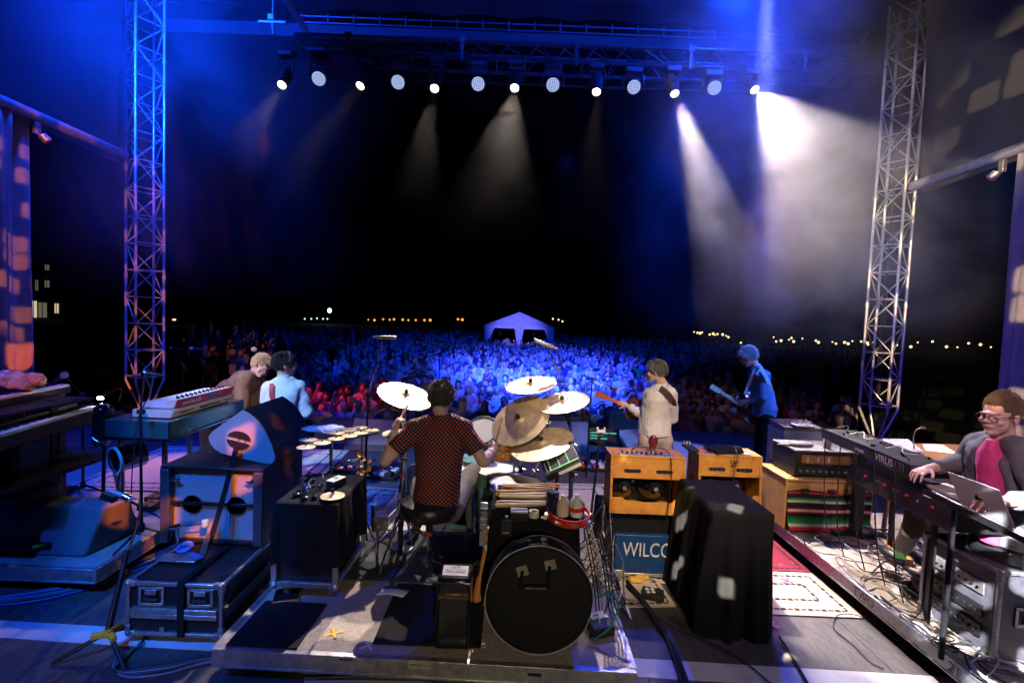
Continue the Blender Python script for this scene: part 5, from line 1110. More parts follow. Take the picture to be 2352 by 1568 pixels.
def tweed_amp(label, x0, x1, y0, y1, z0, z1, seed, lean=.0, knobs=True):
    t = thing('tweed_amplifier', label, 'amplifier', ((x0 + x1) / 2, (y0 + y1) / 2, z0)); rn = random.Random(seed); h = z1 - z0; w = x1 - x0
    sl = .03
    def hx(a0, a1, b0, b1, c0, c1): return [Vector((a0, b0, c0)), Vector((a1, b0, c0)), Vector((a1, b1, c0)), Vector((a0, b1, c0)), Vector((a0, b0 + (sl if b0 == y0 else 0) * (c1 - z0) / h, c1)), Vector((a1, b0 + (sl if b0 == y0 else 0) * (c1 - z0) / h, c1)), Vector((a1, b1, c1)), Vector((a0, b1, c1))]
    th = .02
    for (a0, a1) in ((x0, x0 + th), (x1 - th, x1)): MB().hexa(hx(a0, a1, y0, y1, z0, z1)).build('side_panel', M_['tweed'], t, bevel=.005)
    MB().bx(x0 + th, x1 - th, y0 + sl, y1, z1 - th, z1).build('top_panel', M_['tweed'], t, bevel=.004); MB().bx(x0 + th, x1 - th, y0 + .002, y1, z0, z0 + th).build('bottom_panel', M_['tweed'], t)
    MB().bx(x0 + th, x1 - th, y1 - .02, y1 - .002, z0 + th, z1 - th).build('front_baffle', M_['blackm'], t)
    # upper rear board with two slots, lower rear board with curved cut
    def yy(z): return y0 + .004 + sl * (z - z0) / h
    za, zb = z0 + h * .60, z1 - .004
    U = [(x0 + th, za), (x1 - th, za), (x1 - th, zb), (x0 + th, zb)]
    MB().hexa([Vector((x, yy(z) + d, z)) for d in (0,) for x, z in U] + [Vector((x, yy(z) + .012, z)) for x, z in U]).build('upper_back_board', M_['tweed'], t, bevel=.003)
    for cx in (x0 + w * .29, x0 + w * .72):
        zc = z0 + h * .735; s_ = MB(); pts = [(.055 * (1 if math.cos(a) > 0 else -1) + .014 * math.cos(a), .014 * math.sin(a)) for a in [math.tau * k / 24 for k in range(24)]]
        s_.prism(pts, frame(Vector((cx, yy(zc) - .001, zc)), (1, 0, 0), (0, -1, .06)), .003); sv = s_.build('vent_slot', M_['black'], t)
        for k in range(3): MB().cyl((cx - .035 + k * .035, yy(zc) - .003, zc - .011), (cx - .035 + k * .035, yy(zc) - .003, zc + .011), .005, n=8).build('valve', M_['chrome'], sv)
    zl = z0 + h * .27; k1, k2 = x0 + w * .17, x0 + w * .23
    Lo = [(x0 + th, z0 + th), (x1 - th, z0 + th), (x1 - th, zl), (x1 - w * .12, zl), (x1 - w * .17, zl - h * .07), (k2, zl - h * .07), (k1, zl), (x0 + th, zl)]
    mb = MB(); mb.prism([(x - x0, z - z0) for x, z in Lo], frame(Vector((x0, y0 + .012, z0)), (1, 0, 0), (0, -1, .06)), .012); mb.build('lower_back_board', M_['tweed'], t, bevel=.002)
    for k, cx in enumerate((x0 + w * .2, x0 + w * .62)):
        Mx = frame(Vector((cx, y0 + .03, z0 + h * .42)), (1, 0, 0), (0, -1, 0)); s_ = MB().lathe([(.12, -.12), (.05, -.05), (.05, -.02), (.03, 0), (0, 0)], Mx, 30).build('speaker_magnet', M_['gloss'], t)
        MB().lathe([(0, .004), (.018, .004), (.018, .0)][::-1], Mx, 20).build('magnet_cap', M_['alu'], s_)
    # control plate and handle on top
    MB().bx(x0 + w * .12, x1 - w * .16, y0 + sl + .012, y0 + sl + .07, z1, z1 + .006).build('control_plate', M_['alu'], t)
    for k in range(9): MB().cyl((x0 + w * (.16 + .065 * k), y0 + sl + .04, z1 + .005), (x0 + w * (.16 + .065 * k), y0 + sl + .04, z1 + .024), .011, .008, n=12).build('knob', M_['blackm'] if k % 3 else M_['chrome'], t)
    MB().tube(smoothpath([(x0 + w * .33, y1 - .08, z1 + .004), (x0 + w * .4, y1 - .08, z1 + .028), (x0 + w * .58, y1 - .08, z1 + .028), (x0 + w * .65, y1 - .08, z1 + .004)], 4), .008, 7).build('handle', mat('brown_leather', (.12, .05, .02), .5), t)
    # frayed edges
    fz = MB()
    for (a, b) in (((x0, y0, z0), (x0, y0 + sl, z1)), ((x0, y0 + sl, z1), (x1, y0 + sl, z1)), ((x1, y0, z0), (x1, y0 + sl, z1)), ((x0, y0 + sl, z1), (x0, y1, z1)), ((x0, y0, z0), (x1, y0, z0))):
        a = Vector(a); b = Vector(b)
        for k in range(90):
            p = a.lerp(b, rn.random()); d = Vector((rn.gauss(0, 1), rn.gauss(0, 1), rn.gauss(0, 1))).normalized() * rn.uniform(.003, .009); fz.cyl(p, p + d, .0016, .0006, n=4, cap=False)
    o = fz.build('frayed_threads', M_['fray'], t); o['kind'] = 'stuff'
    return t
A1 = tweed_amp('worn tweed amplifier seen from behind, with a burgundy lamp standing on it', .84, 1.445, 3.83, 4.10, .555, 1.02, 3)
A2 = tweed_amp('right-hand tweed amplifier seen from behind, with a black cloth on top', 1.585, 2.11, 3.92, 4.20, .58, 1.03, 7)
text_obj('55V', 'stencil', M_['blackm'], A2, frame(Vector((1.88, 3.943, .975)), (1, 0, 0), (0, -1, .06)), .05); text_obj('ECO', 'stencil', M_['blackm'], A2, frame(Vector((1.88, 3.941, .945)), (1, 0, 0), (0, -1, .06)), .03)
p = Vector((1.22, 4.02, 1.02)); t = thing('burgundy_lamp', 'egg-shaped burgundy lamp standing on the worn tweed amplifier', 'lamp', p); MB().lathe([(0, 0), (.022, 0), (.018, .02), (.028, .035), (.04, .07), (.038, .1), (.022, .13), (0, .14)], Matrix.Translation(p), 24).build('glass', mat('burgundy_glass', (.15, .01, .03), .12, coat=.6), t); MB().cyl(p, p + Vector((0, 0, .03)), .026, .02, n=16).build('base', M_['chrome'], t)
cable([p + Vector((.03, 0, .03)), p + Vector((.09, -.05, .03)), p + Vector((.1, -.17, -.02)), p + Vector((.1, -.20, -.2)), p + Vector((.08, -.2, -.5))], .004, M_['cab'], 'black cable hanging down the back of the worn tweed amplifier')
m = MB(); c = Vector((1.83, 4.05, 1.052)); m.box(c, (.26, .2, .02), Matrix.Rotation(.2, 3, 'Z')); m.box(c + Vector((.05, .02, .012)), (.2, .12, .02), Matrix.Rotation(-.2, 3, 'Z')); o = blob(m, 'black_cloth', M_['blackcloth'], None, .009, 2, .02, .05); tag(o, 'folded black cloth lying on the right-hand tweed amplifier', 'cloth')
t = thing('tuning_stand', 'small black bracket with three gold tips on the left of the right-hand tweed amplifier', 'bracket', (1.56, 4.05, 1.03)); MB().bx(1.52, 1.6, 3.99, 4.19, 1.034, 1.055).build('bracket', M_['black'], t, bevel=.004)
for k in range(3): MB().cyl((1.535 + k * .025, 4.17, 1.05), (1.535 + k * .025, 4.17, 1.08), .008, n=10).build('tip', M_['bronze'], t)
cable([(1.87, 3.93, 1.1), (1.875, 3.90, 1.03), (1.86, 3.9, .9), (1.85, 3.9, .7)], .004, M_['cab'], 'black cable hanging over the back of the right-hand tweed amplifier')
# cases under them
o = drape('black_draped_case', 'case under the worn tweed amplifier, draped in black', .80, 1.44, 3.90, 4.25, .55, .03, .015, 5, amp=.006)
M_['wblue'] = mat('blue_lacquered_panel', (.006, .045, .15), .4, var=.35, vscale=7)
t = thing('blue_case', 'blue case with white stencilled letters under the worn tweed amplifier', 'case', (1.12, 3.86, .03)); MB().bx(.905, 1.43, 3.84, 3.895, .06, .375).build('lid', M_['wblue'], t, bevel=.006)
text_obj('WILCO', 'stencil', mat('stencil_white', (.6, .6, .55), .7, var=.5, vscale=30), t, frame(Vector((.965, 3.837, .25)), (1, 0, 0), (0, -1, 0)), .165, align='LEFT', squeeze=.74)
MB().bx(.9, 1.36, 3.835, 3.9, .032, .06).build('bottom_rail', M_['alu'], t, bevel=.003); MB().box((.94, 3.825, .06), (.09, .01, .06)).build('latch', M_['alu'], t, bevel=.003)
o = drape('tall_black_draped_case', 'tall case wholly covered in black cloth, in the foreground before the right-hand amplifier', 1.39, 1.80, 3.17, 3.83, .86, .0, .045, 12, amp=.017, folds=9)
o = drape('black_draped_case', 'black-draped box under the right-hand tweed amplifier, behind the tall covered case', 1.48, 2.02, 3.9, 4.3, .575, .0, .03, 6, amp=.008)
# yellow cloth, pedal on dark rug
m = MB(); c = fl(1462, 1330, .03); m.ell(c, (.07, .05, .02)); m.ell(c + Vector((.05, .03, 0)), (.06, .04, .025)); o = blob(m, 'yellow_cloth', mat('yellow_cloth', (.75, .45, .08), .8), None, .006, 1, .03, .03); tag(o, 'crumpled yellow cloth on the floor by the blue case', 'cloth')
p = fl(1500, 1365, .03); t = thing('power_strip', 'black multi-outlet box with pale sockets on the floor by the yellow cloth', 'power box', p); MB().box(p, (.16, .12, .05), Matrix.Rotation(-.3, 3, 'Z')).build('housing', M_['black'], t, bevel=.005)
for k in range(4): MB().lathe([(0, .004), (.014, .003), (.016, 0)][::-1], Matrix.Translation(p + Vector((-.04 + .04 * (k % 2), .03 - .04 * (k // 2), .026))), 14).build('socket', M_['white'], t)
# downstage monitors, prompter, pedalboards
M_['mblk'] = mat('monitor_black', (.03, .03, .035), .6, bump=.3, bscale=200)
def wedge(label, u, v, Y, w, d, h, rz, m=None):
    p = at(u, v, Y); t = thing('wedge_monitor', label, 'monitor', (p.x, p.y, 0), rz); MB().hexa([Vector(q) for q in ((-w / 2, -d / 2, 0), (w / 2, -d / 2, 0), (w / 2, d / 2, 0), (-w / 2, d / 2, 0), (-w / 2, -d / 2 + .03, .06), (w / 2, -d / 2 + .03, .06), (w / 2, d / 2, h), (-w / 2, d / 2, h))]).build('enclosure', m or M_['mblk'], t, world=False, bevel=.015)
    MB().hexa([Vector(q) for q in ((-w / 2 + .03, -d / 2 + .06, .085), (w / 2 - .03, -d / 2 + .06, .085), (w / 2 - .03, d / 2 - .03, h - .02), (-w / 2 + .03, d / 2 - .03, h - .02), (-w / 2 + .03, -d / 2 + .055, .095), (w / 2 - .03, -d / 2 + .055, .095), (w / 2 - .03, d / 2 - .035, h - .01), (-w / 2 + .03, d / 2 - .035, h - .01))]).build('grille', M_['moni'], t, world=False); return t
wedge('blue-lit wedge monitor right of the cream-clothed guitarist', 1605, 1040, 6.7, .75, .5, .38, R(-20)); wedge('blue-lit wedge monitor just left of the cream-clothed guitarist', 1470, 1020, 7.6, .7, .5, .36, R(25)); wedge('dark wedge monitor at the stage front behind the cymbals', 1300, 1010, 7.8, .8, .5, .4, 0)
wedge('dark wedge monitor at the stage front, left of the bronze discs', 860, 1000, 7.4, .8, .5, .4, 0)
sb = thing('subwoofer', 'big black speaker box at the stage edge behind the low cymbal', 'speaker', (at(1255, 990, 8.3).x, 8.3, 0)); q = sb.location; MB().bx(q.x - .35, q.x + .55, 8.1, 8.6, 0, .45).build('cabinet', M_['mblk'], sb, bevel=.015)
sb = thing('subwoofer', 'big black speaker box at the stage edge behind the cream-clothed guitarist', 'speaker', (at(1455, 990, 8.6).x, 8.6, 0)); q = sb.location; MB().bx(q.x - .5, q.x + .3, 8.4, 8.9, 0, .5).build('cabinet', M_['mblk'], sb, bevel=.015)
p = at(1387, 1003, 7.0); t = thing('lyric_screen', 'dark prompter screen showing cyan words, at the stage front behind the plain black stand', 'screen', (p.x, p.y, 0)); Mx = frame(p, (1, 0, 0), (0, -1, .35)); MB().prism([(-.23, -.13), (.23, -.13), (.23, .13), (-.23, .13)], Mx @ Matrix.Translation((0, 0, -.04)), .04).build('housing', M_['gloss'], t, bevel=.005); MB().bx(p.x - .15, p.x + .15, p.y, p.y + .2, 0, .12).build('foot', M_['black'], t)
cyan = emat('cyan_text', (.1, .9, .8), 1.2)
for k, s_ in enumerate(('A WOMAN      GOING TO BLEED', 'YOUR DR', 'AND DR    A INDEED')): text_obj(s_, 'lettering', cyan, t, Mx @ Matrix.Translation((-.20, .055 - k * .04, .003)), .026, align='LEFT')
def pedalboard(label, u, v, z, w, d, rz, seed):
    p = fl(u, v, z); t = thing('pedalboard', label, 'pedalboard', p, rz); rn = random.Random(seed); MB().box((0, 0, .02), (w, d, .035)).build('board', M_['blackm'], t, world=False, bevel=.004)
    for i in range(int(w / .09)):
        for j in range(int(d / .14)):
            c = Vector((-w / 2 + .055 + i * .09, -d / 2 + .08 + j * .14, .06)); o = MB().box(c, (.072, .115, .045)).build('effects_pedal', (mat('pedal_purple', (.3, .05, .3), .4), M_['alu'], M_['red'], M_['white'], M_['black'], mat('pedal_blue', (.1, .2, .6), .4))[rn.randrange(6)], t, world=False, bevel=.005)
            for k in (-.02, .02): MB().cyl(c + Vector((k, .03, .02)), c + Vector((k, .03, .036)), .008, n=8).build('knob', (M_['white'], M_['blackm'])[rn.randrange(2)], o, world=False)
            MB().cyl(c + Vector((0, -.035, .02)), c + Vector((0, -.035, .034)), .009, n=8).build('footswitch', M_['chrome'], o, world=False)
    return t
pedalboard('large pedalboard full of small metal pedals in front of the worn tweed amplifier', 1370, 1072, .012, .75, .42, R(0), 2); pedalboard('pedalboard on the floor behind the green-taped pad', 1290, 1058, .012, .5, .3, R(5), 4)
pedalboard('pedalboard on the rug at the left of the drummer', 882, 1092, .012, .42, .3, R(-12), 6); pedalboard('pedalboard in the blue light at the right guitarist\'s feet', 1800, 1102, .012, .42, .28, R(20), 9)
# ---------------------------------------------------------------- crate, blanket, rack amp, covered box
M_['pine'] = mat('pine_board', (.62, .36, .12), .5, var=.3, vscale=5)
t = thing('wooden_crate', 'pine crate under a striped blanket on the right riser', 'crate', (2.96, 4.75, .2))
for a in ((2.56, 2.58, 4.5, 5.0, .2, .66), (3.37, 3.39, 4.5, 5.0, .2, .66), (2.58, 3.37, 4.97, 4.99, .2, .66), (2.58, 3.37, 4.52, 4.54, .38, .66)): MB().bx(*a).build('side_board', M_['pine'], t, bevel=.003)
MB().bx(2.555, 3.395, 4.495, 5.0, .66, .68).build('top_board', M_['pine'], t, bevel=.003); MB().bx(2.58, 3.37, 4.53, 4.97, .2, .22).build('bottom_board', M_['pine'], t); MB().box((3.0, 4.515, .56), (.07, .006, .05)).build('red_sticker', M_['red'], t)
m = bpy.data.materials.new('striped_blanket'); m.use_nodes = True; N, L = nodes(m); b = N['Principled BSDF']; b.inputs['Roughness'].default_value = .95; tc = N.new('ShaderNodeTexCoord'); sp_ = N.new('ShaderNodeSeparateXYZ'); L.new(tc.outputs['Generated'], sp_.inputs[0])
K = (.008, .008, .01); G = (.02, .28, .08); Wt = (.75, .75, .6); Rd = (.5, .02, .03); cr = ramp(N, [(0, K), (.06, Rd), (.12, Rd), (.17, Wt), (.21, G), (.31, (.0, .12, .04)), (.37, K), (.43, K), (.46, Rd), (.5, Wt), (.53, Rd), (.56, K), (.68, K), (.72, Wt), (.76, G), (.82, K), (.9, K), (.93, Rd), (.97, K)]); L.new(sp_.outputs[2], cr.inputs[0]); L.new(cr.outputs[0], b.inputs['Base Color'])
def blk(a, b_):
    x = 2.575 + .80 * a; s_ = b_; y = 4.485 + .01 * math.sin(a * 9) - .06 * max(0, .25 - s_) * 4 - .02 * math.sin(a * 5 + 1) * (1 - s_); return Vector((x, y, .208 + .36 * s_ + .012 * math.sin(a * 7)))
o = MB().sheet(blk, 60, 30).build('striped_blanket', m, solid=.008, sharp=80); tag(o, 'serape blanket with black, green, white and red stripes hanging on the crate front', 'blanket')
for k in range(3):
    o = MB().cyl((2.70 + k * .25, 4.47, .575), (2.76 + k * .25, 4.47, .58), .02, n=12).build('black_clamp', M_['black']); tag(o, ('first', 'second', 'third')[k] + ' black knob from the left along the top of the striped blanket', 'knob')
t = thing('rack_amplifier', 'black valve amplifier head with a glowing window, standing on the pine crate', 'amplifier', (2.93, 4.75, .68)); MB().bx(2.66, 3.22, 4.55, 4.95, .69, .93).build('cabinet', M_['black'], t, bevel=.008); MB().bx(2.655, 3.225, 4.545, 4.96, .93, .943).build('top_plate', M_['moni'], t, bevel=.003)
MB().bx(2.72, 3.18, 4.54, 4.552, .82, .90).build('window', mat('amber_window', (.16, .06, .02), .25, emit=(1, .35, .1), estr=.04), t)
for k in range(3): MB().cyl((2.77 + k * .1, 4.535, .835), (2.77 + k * .1, 4.535, .885), .011, n=10).build('valve', mat('valve_glass', (.5, .4, .3), .2), t)
MB().bx(2.68, 3.2, 4.535, 4.55, .71, .79).build('control_panel', M_['blackm'], t)
for k in range(8): MB().cyl((2.71 + k * .06, 4.525, .75), (2.71 + k * .06, 4.536, .75), .012, n=10).build('knob', M_['alu'], t)
m = MB(); c = Vector((2.80, 4.7, .965)); m.ell(c, (.13, .05, .025)); m.ell(c + Vector((-.16, 0, -.01)), (.08, .02, .01)); o = blob(m, 'grey_headset', M_['moni'], None, .006, 1); tag(o, 'rounded grey cloth cap lying on the valve amplifier head', 'cap')
o = MB().lathe([(0, 0), (.034, 0), (.036, .1), (.03, .13), (0, .135)], Matrix.Translation((3.03, 4.66, .945)), 20).build('pinkish_bottle', mat('pink_beige', (.55, .4, .35), .5)); tag(o, 'short pinkish cup standing on the valve amplifier head', 'cup')
drape('blue_cloth_box', 'box under a creased cloth lit blue, behind the valve amplifier', 2.95, 3.36, 5.12, 5.45, 1.0, .22, .02, 15, m=mat('grey_blue_cloth', (.3, .34, .42), .8), amp=.008)
t = thing('small_mixer', 'grey mixer full of knobs on the blue-lit covered box', 'mixer', (3.15, 5.28, 1.0)); Rt = Matrix.Rotation(.12, 3, 'X'); MB().box((3.16, 5.28, 1.03), (.42, .3, .05), Rt).build('housing', M_['moni'], t, bevel=.005)
for i in range(7):
    for j in range(4): MB().cyl((3.0 + i * .05, 5.2 + j * .055, 1.05), (3.0 + i * .05, 5.2 + j * .055, 1.075), .01, n=8).build('knob', M_['galv'], t)
t = thing('white_tablet', 'white square controller lying beside the grey mixer', 'controller', (3.1, 5.12, 1.06)); MB().box((3.15, 5.14, 1.065), (.2, .14, .02)).build('housing', M_['white'], t, bevel=.005); MB().box((3.15, 5.14, 1.077), (.15, .1, .003)).build('screen', M_['moni'], t)
# ---------------------------------------------------------------- keyboard rig at right
def slab_uv(t, name, pts, up, m, bevel=.004):
    """pts: four world points of the top (near-left, near-right, far-right, far-left); up: thickness downwards"""
    P = [Vector(p) for p in pts]; return MB().hexa([p - Vector((0, 0, up)) for p in P] + P).build(name, m, t, bevel=bevel)
K0, K1 = at(1888, 984, 4.35), at(2092, 1068, 3.25); D = (K1 - K0); side = Vector((-D.y, D.x, 0)).normalized(); side = side if side.x > 0 else -side
v = thing('virtual_synthesizer', 'long dark synthesizer with silver lettering on its back, top tier of the right-hand rig', 'synthesizer', K1)
w_ = .3; slab_uv(v, 'body', (K0, K1, K1 + side * w_, K0 + side * w_), .08, M_['black'])
MB().tube([K0 + Vector((0, 0, .004)), K1 + Vector((0, 0, .004))], .004, 6).build('silver_edge', M_['chrome'], v)
Xd = D.normalized(); nrm_ = -side; 
text_obj('VIRUS', 'lettering', mat('silver_ink', (.8, .8, .85), .4), v, frame(K0 + D * .76 + nrm_ * .003 - Vector((0, 0, .042)), Xd, nrm_), .075, squeeze=1.0); text_obj('| TI', 'lettering', mat('silver_ink', (.25, .25, .3), .4), v, frame(K0 + D * .905 + nrm_ * .003 - Vector((0, 0, .042)), Xd, nrm_), .07); text_obj('access', 'lettering', mat('silver_ink', (.35, .35, .38), .4), v, frame(K0 + D * .50 + nrm_ * .003 - Vector((0, 0, .045)), Xd, nrm_), .045)
rn = random.Random(77)
for k in range(30): p = K0 + D * rn.uniform(.03, .97) + side * rn.uniform(.04, .26); MB().cyl(p, p + Vector((0, 0, .018)), .009, n=8).build('knob', (M_['blackm'], M_['chrome'])[k % 2], v)
for k in range(4): cable([K0 + D * (.05 + .2 * k) + side * .08 + Vector((0, 0, .02)), K0 + D * (.12 + .2 * k) + side * .14 + Vector((0, 0, .06)), K0 + D * (.2 + .2 * k) + side * .1 + Vector((0, 0, .03)), K0 + D * (.26 + .2 * k) + side * .16 + Vector((0, 0, .04))], .004, (M_['cab'], M_['cabw'])[k % 2], f'patch cable over the long dark synthesizer, {ORDS[k]} from its far end', group='patch cables on the dark synthesizer')
L0, L1 = at(1955, 1062, 4.0), at(2185, 1165, 2.85); D2 = L1 - L0
v2 = thing('lower_keyboard', 'dark keyboard with white keys on the lower tier of the right-hand rig', 'keyboard', L1); slab_uv(v2, 'body', (L0, L1, L1 + side * .36, L0 + side * .36), .15, M_['black'])
a0 = .52
mb = MB(); n_ = 22
for k in range(n_):
    f0 = a0 + (.99 - a0) * k / n_; f1 = a0 + (.99 - a0) * (k + .92) / n_; q = [L0 + D2 * f0 + side * .16, L0 + D2 * f1 + side * .16, L0 + D2 * f1 + side * .35, L0 + D2 * f0 + side * .35]; mb.hexa([p + Vector((0, 0, .002)) for p in q] + [p + Vector((0, 0, .016)) for p in q])
mb.build('white_keys', M_['keyw'], v2)
for k in range(8): p = L0 + D2 * (.1 + .11 * k) - side * .002 - Vector((0, 0, .05)); MB().cyl(p, p - side * .014, .011, n=10).build('jack_plug', (M_['chrome'], M_['red'])[k % 2], v2)
o = None
# X column stand
t = thing('column_stand', 'black column stand holding up the two right-hand keyboards', 'stand', (2.8, 4.0, .2)); p = fl(1965, 1232, .2); MB().bx(p.x - .05, p.x + .04, p.y - .03, p.y + .03, .2, .98).build('column', M_['blackm'], t, bevel=.006)
MB().bx(p.x - .2, p.x + .25, p.y - .05, p.y + .05, .2, .24).build('foot', M_['blackm'], t); p2 = at(2150, 1180, 3.1); MB().bx(p2.x - .012, p2.x + .012, p2.y - .012, p2.y + .012, .2, p2.z + .05).build('column', M_['blackm'], t)
a = at(1965, 1070, 4.05); MB().cyl(a, p2 + Vector((0, 0, .08)), .03, n=10).build('arm', M_['blackm'], t)
# wooden desk behind
dz = at(2110, 1048, 4.2).z
t = thing('wooden_desk', 'brown wooden desk surface behind the right-hand synthesizers', 'desk', (3.9, 4.4, .2)); q = [fl(2060, 1052, dz), fl(2225, 1066, dz), fl(2210, 1020, dz), fl(2060, 1016, dz)]; slab_uv(t, 'desk_top', q, .03, mat('brown_wood', (.35, .15, .06), .45, var=.3))
for p in q: MB().cyl((p.x, p.y, .2), (p.x, p.y, dz - .03), .02, n=8).build('leg', M_['blackm'], t)
t = thing('pad_controller', 'white grid controller with rows of soft pads, on the desk at right', 'controller', fl(2080, 1030, dz)); q = [fl(2050, 1034, dz + .03), fl(2121, 1036, dz + .03), fl(2085, 1008, dz + .03), fl(2015, 1006, dz + .03)]; slab_uv(t, 'housing', q, .03, M_['white'])
for i in range(8):
    for j in range(6):
        a = (i + .5) / 8; b_ = (j + .5) / 6; c = q[0].lerp(q[1], a).lerp(q[3].lerp(q[2], a), b_); MB().ell(c, (.02, .02, .01), nu=8, nv=5).build('pad', M_['white'], t)
c = (q[0] + q[1]) / 2; MB().box(c + Vector((.06, -.004, -.015)), (.1, .006, .014)).build('magenta_label', mat('magenta_ink', (.5, .03, .3), .5), t)
q = [fl(2126, 1034, dz + .008), fl(2200, 1042, dz + .008), fl(2165, 1020, dz + .008), fl(2118, 1019, dz + .008)]; o = slab_uv(None, 'paper_sheet', q, .003, M_['paper'], 0); tag(o, 'white sheet of paper lying on the wooden desk at right', 'paper')
p = at(2100, 1030, 4.25); t = thing('gooseneck_lamp', 'thin dark gooseneck lamp rising behind the white grid controller', 'lamp', p); tip = at(2121, 981, 4.2); MB().tube(smoothpath([p, at(2098, 1005, 4.25), at(2104, 987, 4.22), tip]), .005, 6).build('gooseneck', M_['galv'], t); MB().ell(tip, (.022, .012, .012), nu=10, nv=7).build('lamp_head', M_['chrome'], t)
# laptop
q = [at(2207, 1158, 2.62), at(2333, 1216, 2.33), at(2294, 1124, 2.42), at(2175, 1082, 2.72)]; nn_ = (q[1] - q[0]).cross(q[3] - q[0]).normalized(); nn_ = nn_ if nn_.y < 0 else -nn_
t = thing('laptop', 'open silver laptop seen from behind, before the man in the pink shirt', 'laptop', q[0]); M_['lap'] = mat('satin_aluminium', (.5, .5, .52), .35, .6, var=.05)
MB().hexa([p - nn_ * .006 for p in q] + q).build('lid', M_['lap'], t, bevel=.004)
bs = [q[0], q[1], q[1] + Vector((.04, .24, .0)), q[0] + Vector((.04, .24, .0))]; MB().hexa([p - Vector((0, 0, .014)) for p in bs] + [p - Vector((0, 0, .002)) for p in bs]).build('base', M_['lap'], t, bevel=.004)
ctr = sum(q, Vector()) / 4; Mx = frame(ctr + nn_ * .001, (q[1] - q[0]), nn_); m = MB(); 
for (x, y, r_) in ((-.008, 0, .014), (.008, 0, .014), (0, -.006, .015)): m.prism([(x + r_ * math.cos(a), y + 1.15 * r_ * math.sin(a)) for a in [math.tau * k / 16 for k in range(16)]], Mx @ Matrix.Translation((0, 0, .0001 * r_)), .0008)
m.prism([(.004 + .009 * math.cos(a) * .5, .024 + .009 * math.sin(a)) for a in [math.tau * k / 12 for k in range(12)]], Mx, .0008); m.build('emblem', M_['gloss'], t)
lt = thing('laptop_table', 'dark shelf holding the silver laptop', 'stand', (2.75, 2.6, .2)); b0 = [p - Vector((0, 0, .016)) for p in bs]; c = sum(b0, Vector()) / 4; MB().hexa([p - Vector((0, 0, .03)) + (p - c) * .2 for p in b0] + [p + (p - c) * .2 for p in b0]).build('shelf', M_['blackm'], lt); MB().cyl((c.x + .06, c.y + .15, .2), c + Vector((.06, .15, 0)), .016, n=12).build('column', M_['blackm'], lt)
# road case rack: closed end towards the camera, open side with rails to the left
rk = flight_case('equipment_rack', 'road case rack with pale metal edges, dappled with white light, at the right edge', 2.87, 3.45, 2.72, 3.22, .21, .74, handles=((3.05, .48),), cat='rack', body=mat('scuffed_black_laminate', (.07, .07, .08), .5, var=.4, vscale=20))
for zz in (.30, .42, .56):
    MB().bx(2.858, 2.867, 2.80, 3.18, zz, zz + .075).build('rack_unit', M_['blackm'] if zz < .5 else M_['alu'], rk, bevel=.002)
    for k in range(9): MB().cyl((2.848, 2.83 + k * .04, zz + .035), (2.859, 2.83 + k * .04, zz + .035), .008, n=8).build('socket', M_['chrome'] if k % 3 == 0 else M_['black'], rk)
cable([(2.73, 2.85, .74), (2.66, 2.80, .7), (2.62, 2.78, .5), (2.70, 2.86, .3), (2.74, 2.95, .23)], .013, M_['cab'], 'thick sleeve of cables bending down beside the equipment rack', k=8)
for k in range(3): o = MB().ell(Vector((2.56 + .03 * k, 2.42 + .03 * k, .225)), (.03, .014, .01), nu=12, nv=6).build('lit_button', emat('violet_button', (.25, .2, .9), .7)); tag(o, f'small glowing violet button at the bottom right, {ORDS[k]} of three from the left', 'button', 'three violet buttons')
# floor mess on the right riser
rn = random.Random(99); cols = ('cab', 'cab', 'cabg', 'cabw', 'cab')
lab = ['thin cable tangled on the right riser below the keyboards']
tg = MB()
for k in range(60):
    x, y = rn.uniform(2.68, 3.5), rn.uniform(2.6, 4.3); pts = [(x, y, .215)]; a = rn.uniform(0, 6.28)
    for j in range(rn.randrange(4, 8)):
        a += rn.uniform(-1.3, 1.3); x = min(3.9, max(2.64, x + .13 * math.cos(a))); y = min(4.45, max(2.3, y + .13 * math.sin(a))); pts.append((x, y, .212 + rn.random() * .05))
    tg.k = k % 5; tg.tube(smoothpath(pts, 4), rn.choice((.003, .004, .006)), 6)
tag(tg.build('cable_tangle', [M_[c] for c in cols]), 'tangle of thin cables on the right riser below the keyboards', 'cables', kind='stuff')
for k in range(6):
    c = Vector((3.05, 3.42, .215 + .008 * k)); r_ = .12 + .01 * math.sin(k * 2); cable([c + Vector((r_ * math.cos(a) + .01 * math.sin(k + a), r_ * .8 * math.sin(a), 0)) for a in [math.tau * j / 12 for j in range(13)]], .005, M_['cab'], f'coiled black cable on the right riser, {ORDS[k]} loop from the floor', group='coiled black cable on the right riser', k=2)
for k in range(5):
    a = K0 + D * (.1 + .2 * k) - Vector((0, 0, .05)) - side * .02; x = a.x - .03 + .05 * rn.random(); cable([a, a + Vector((-.02, -.03, -.15)), (x, a.y - .06, .5), (x + .05, a.y - .1, .23)], .005, M_['cab'], f'black cable hanging from the long dark synthesizer, {ORDS[k]} from its far end', group='cables hanging from the dark synthesizer', k=5)
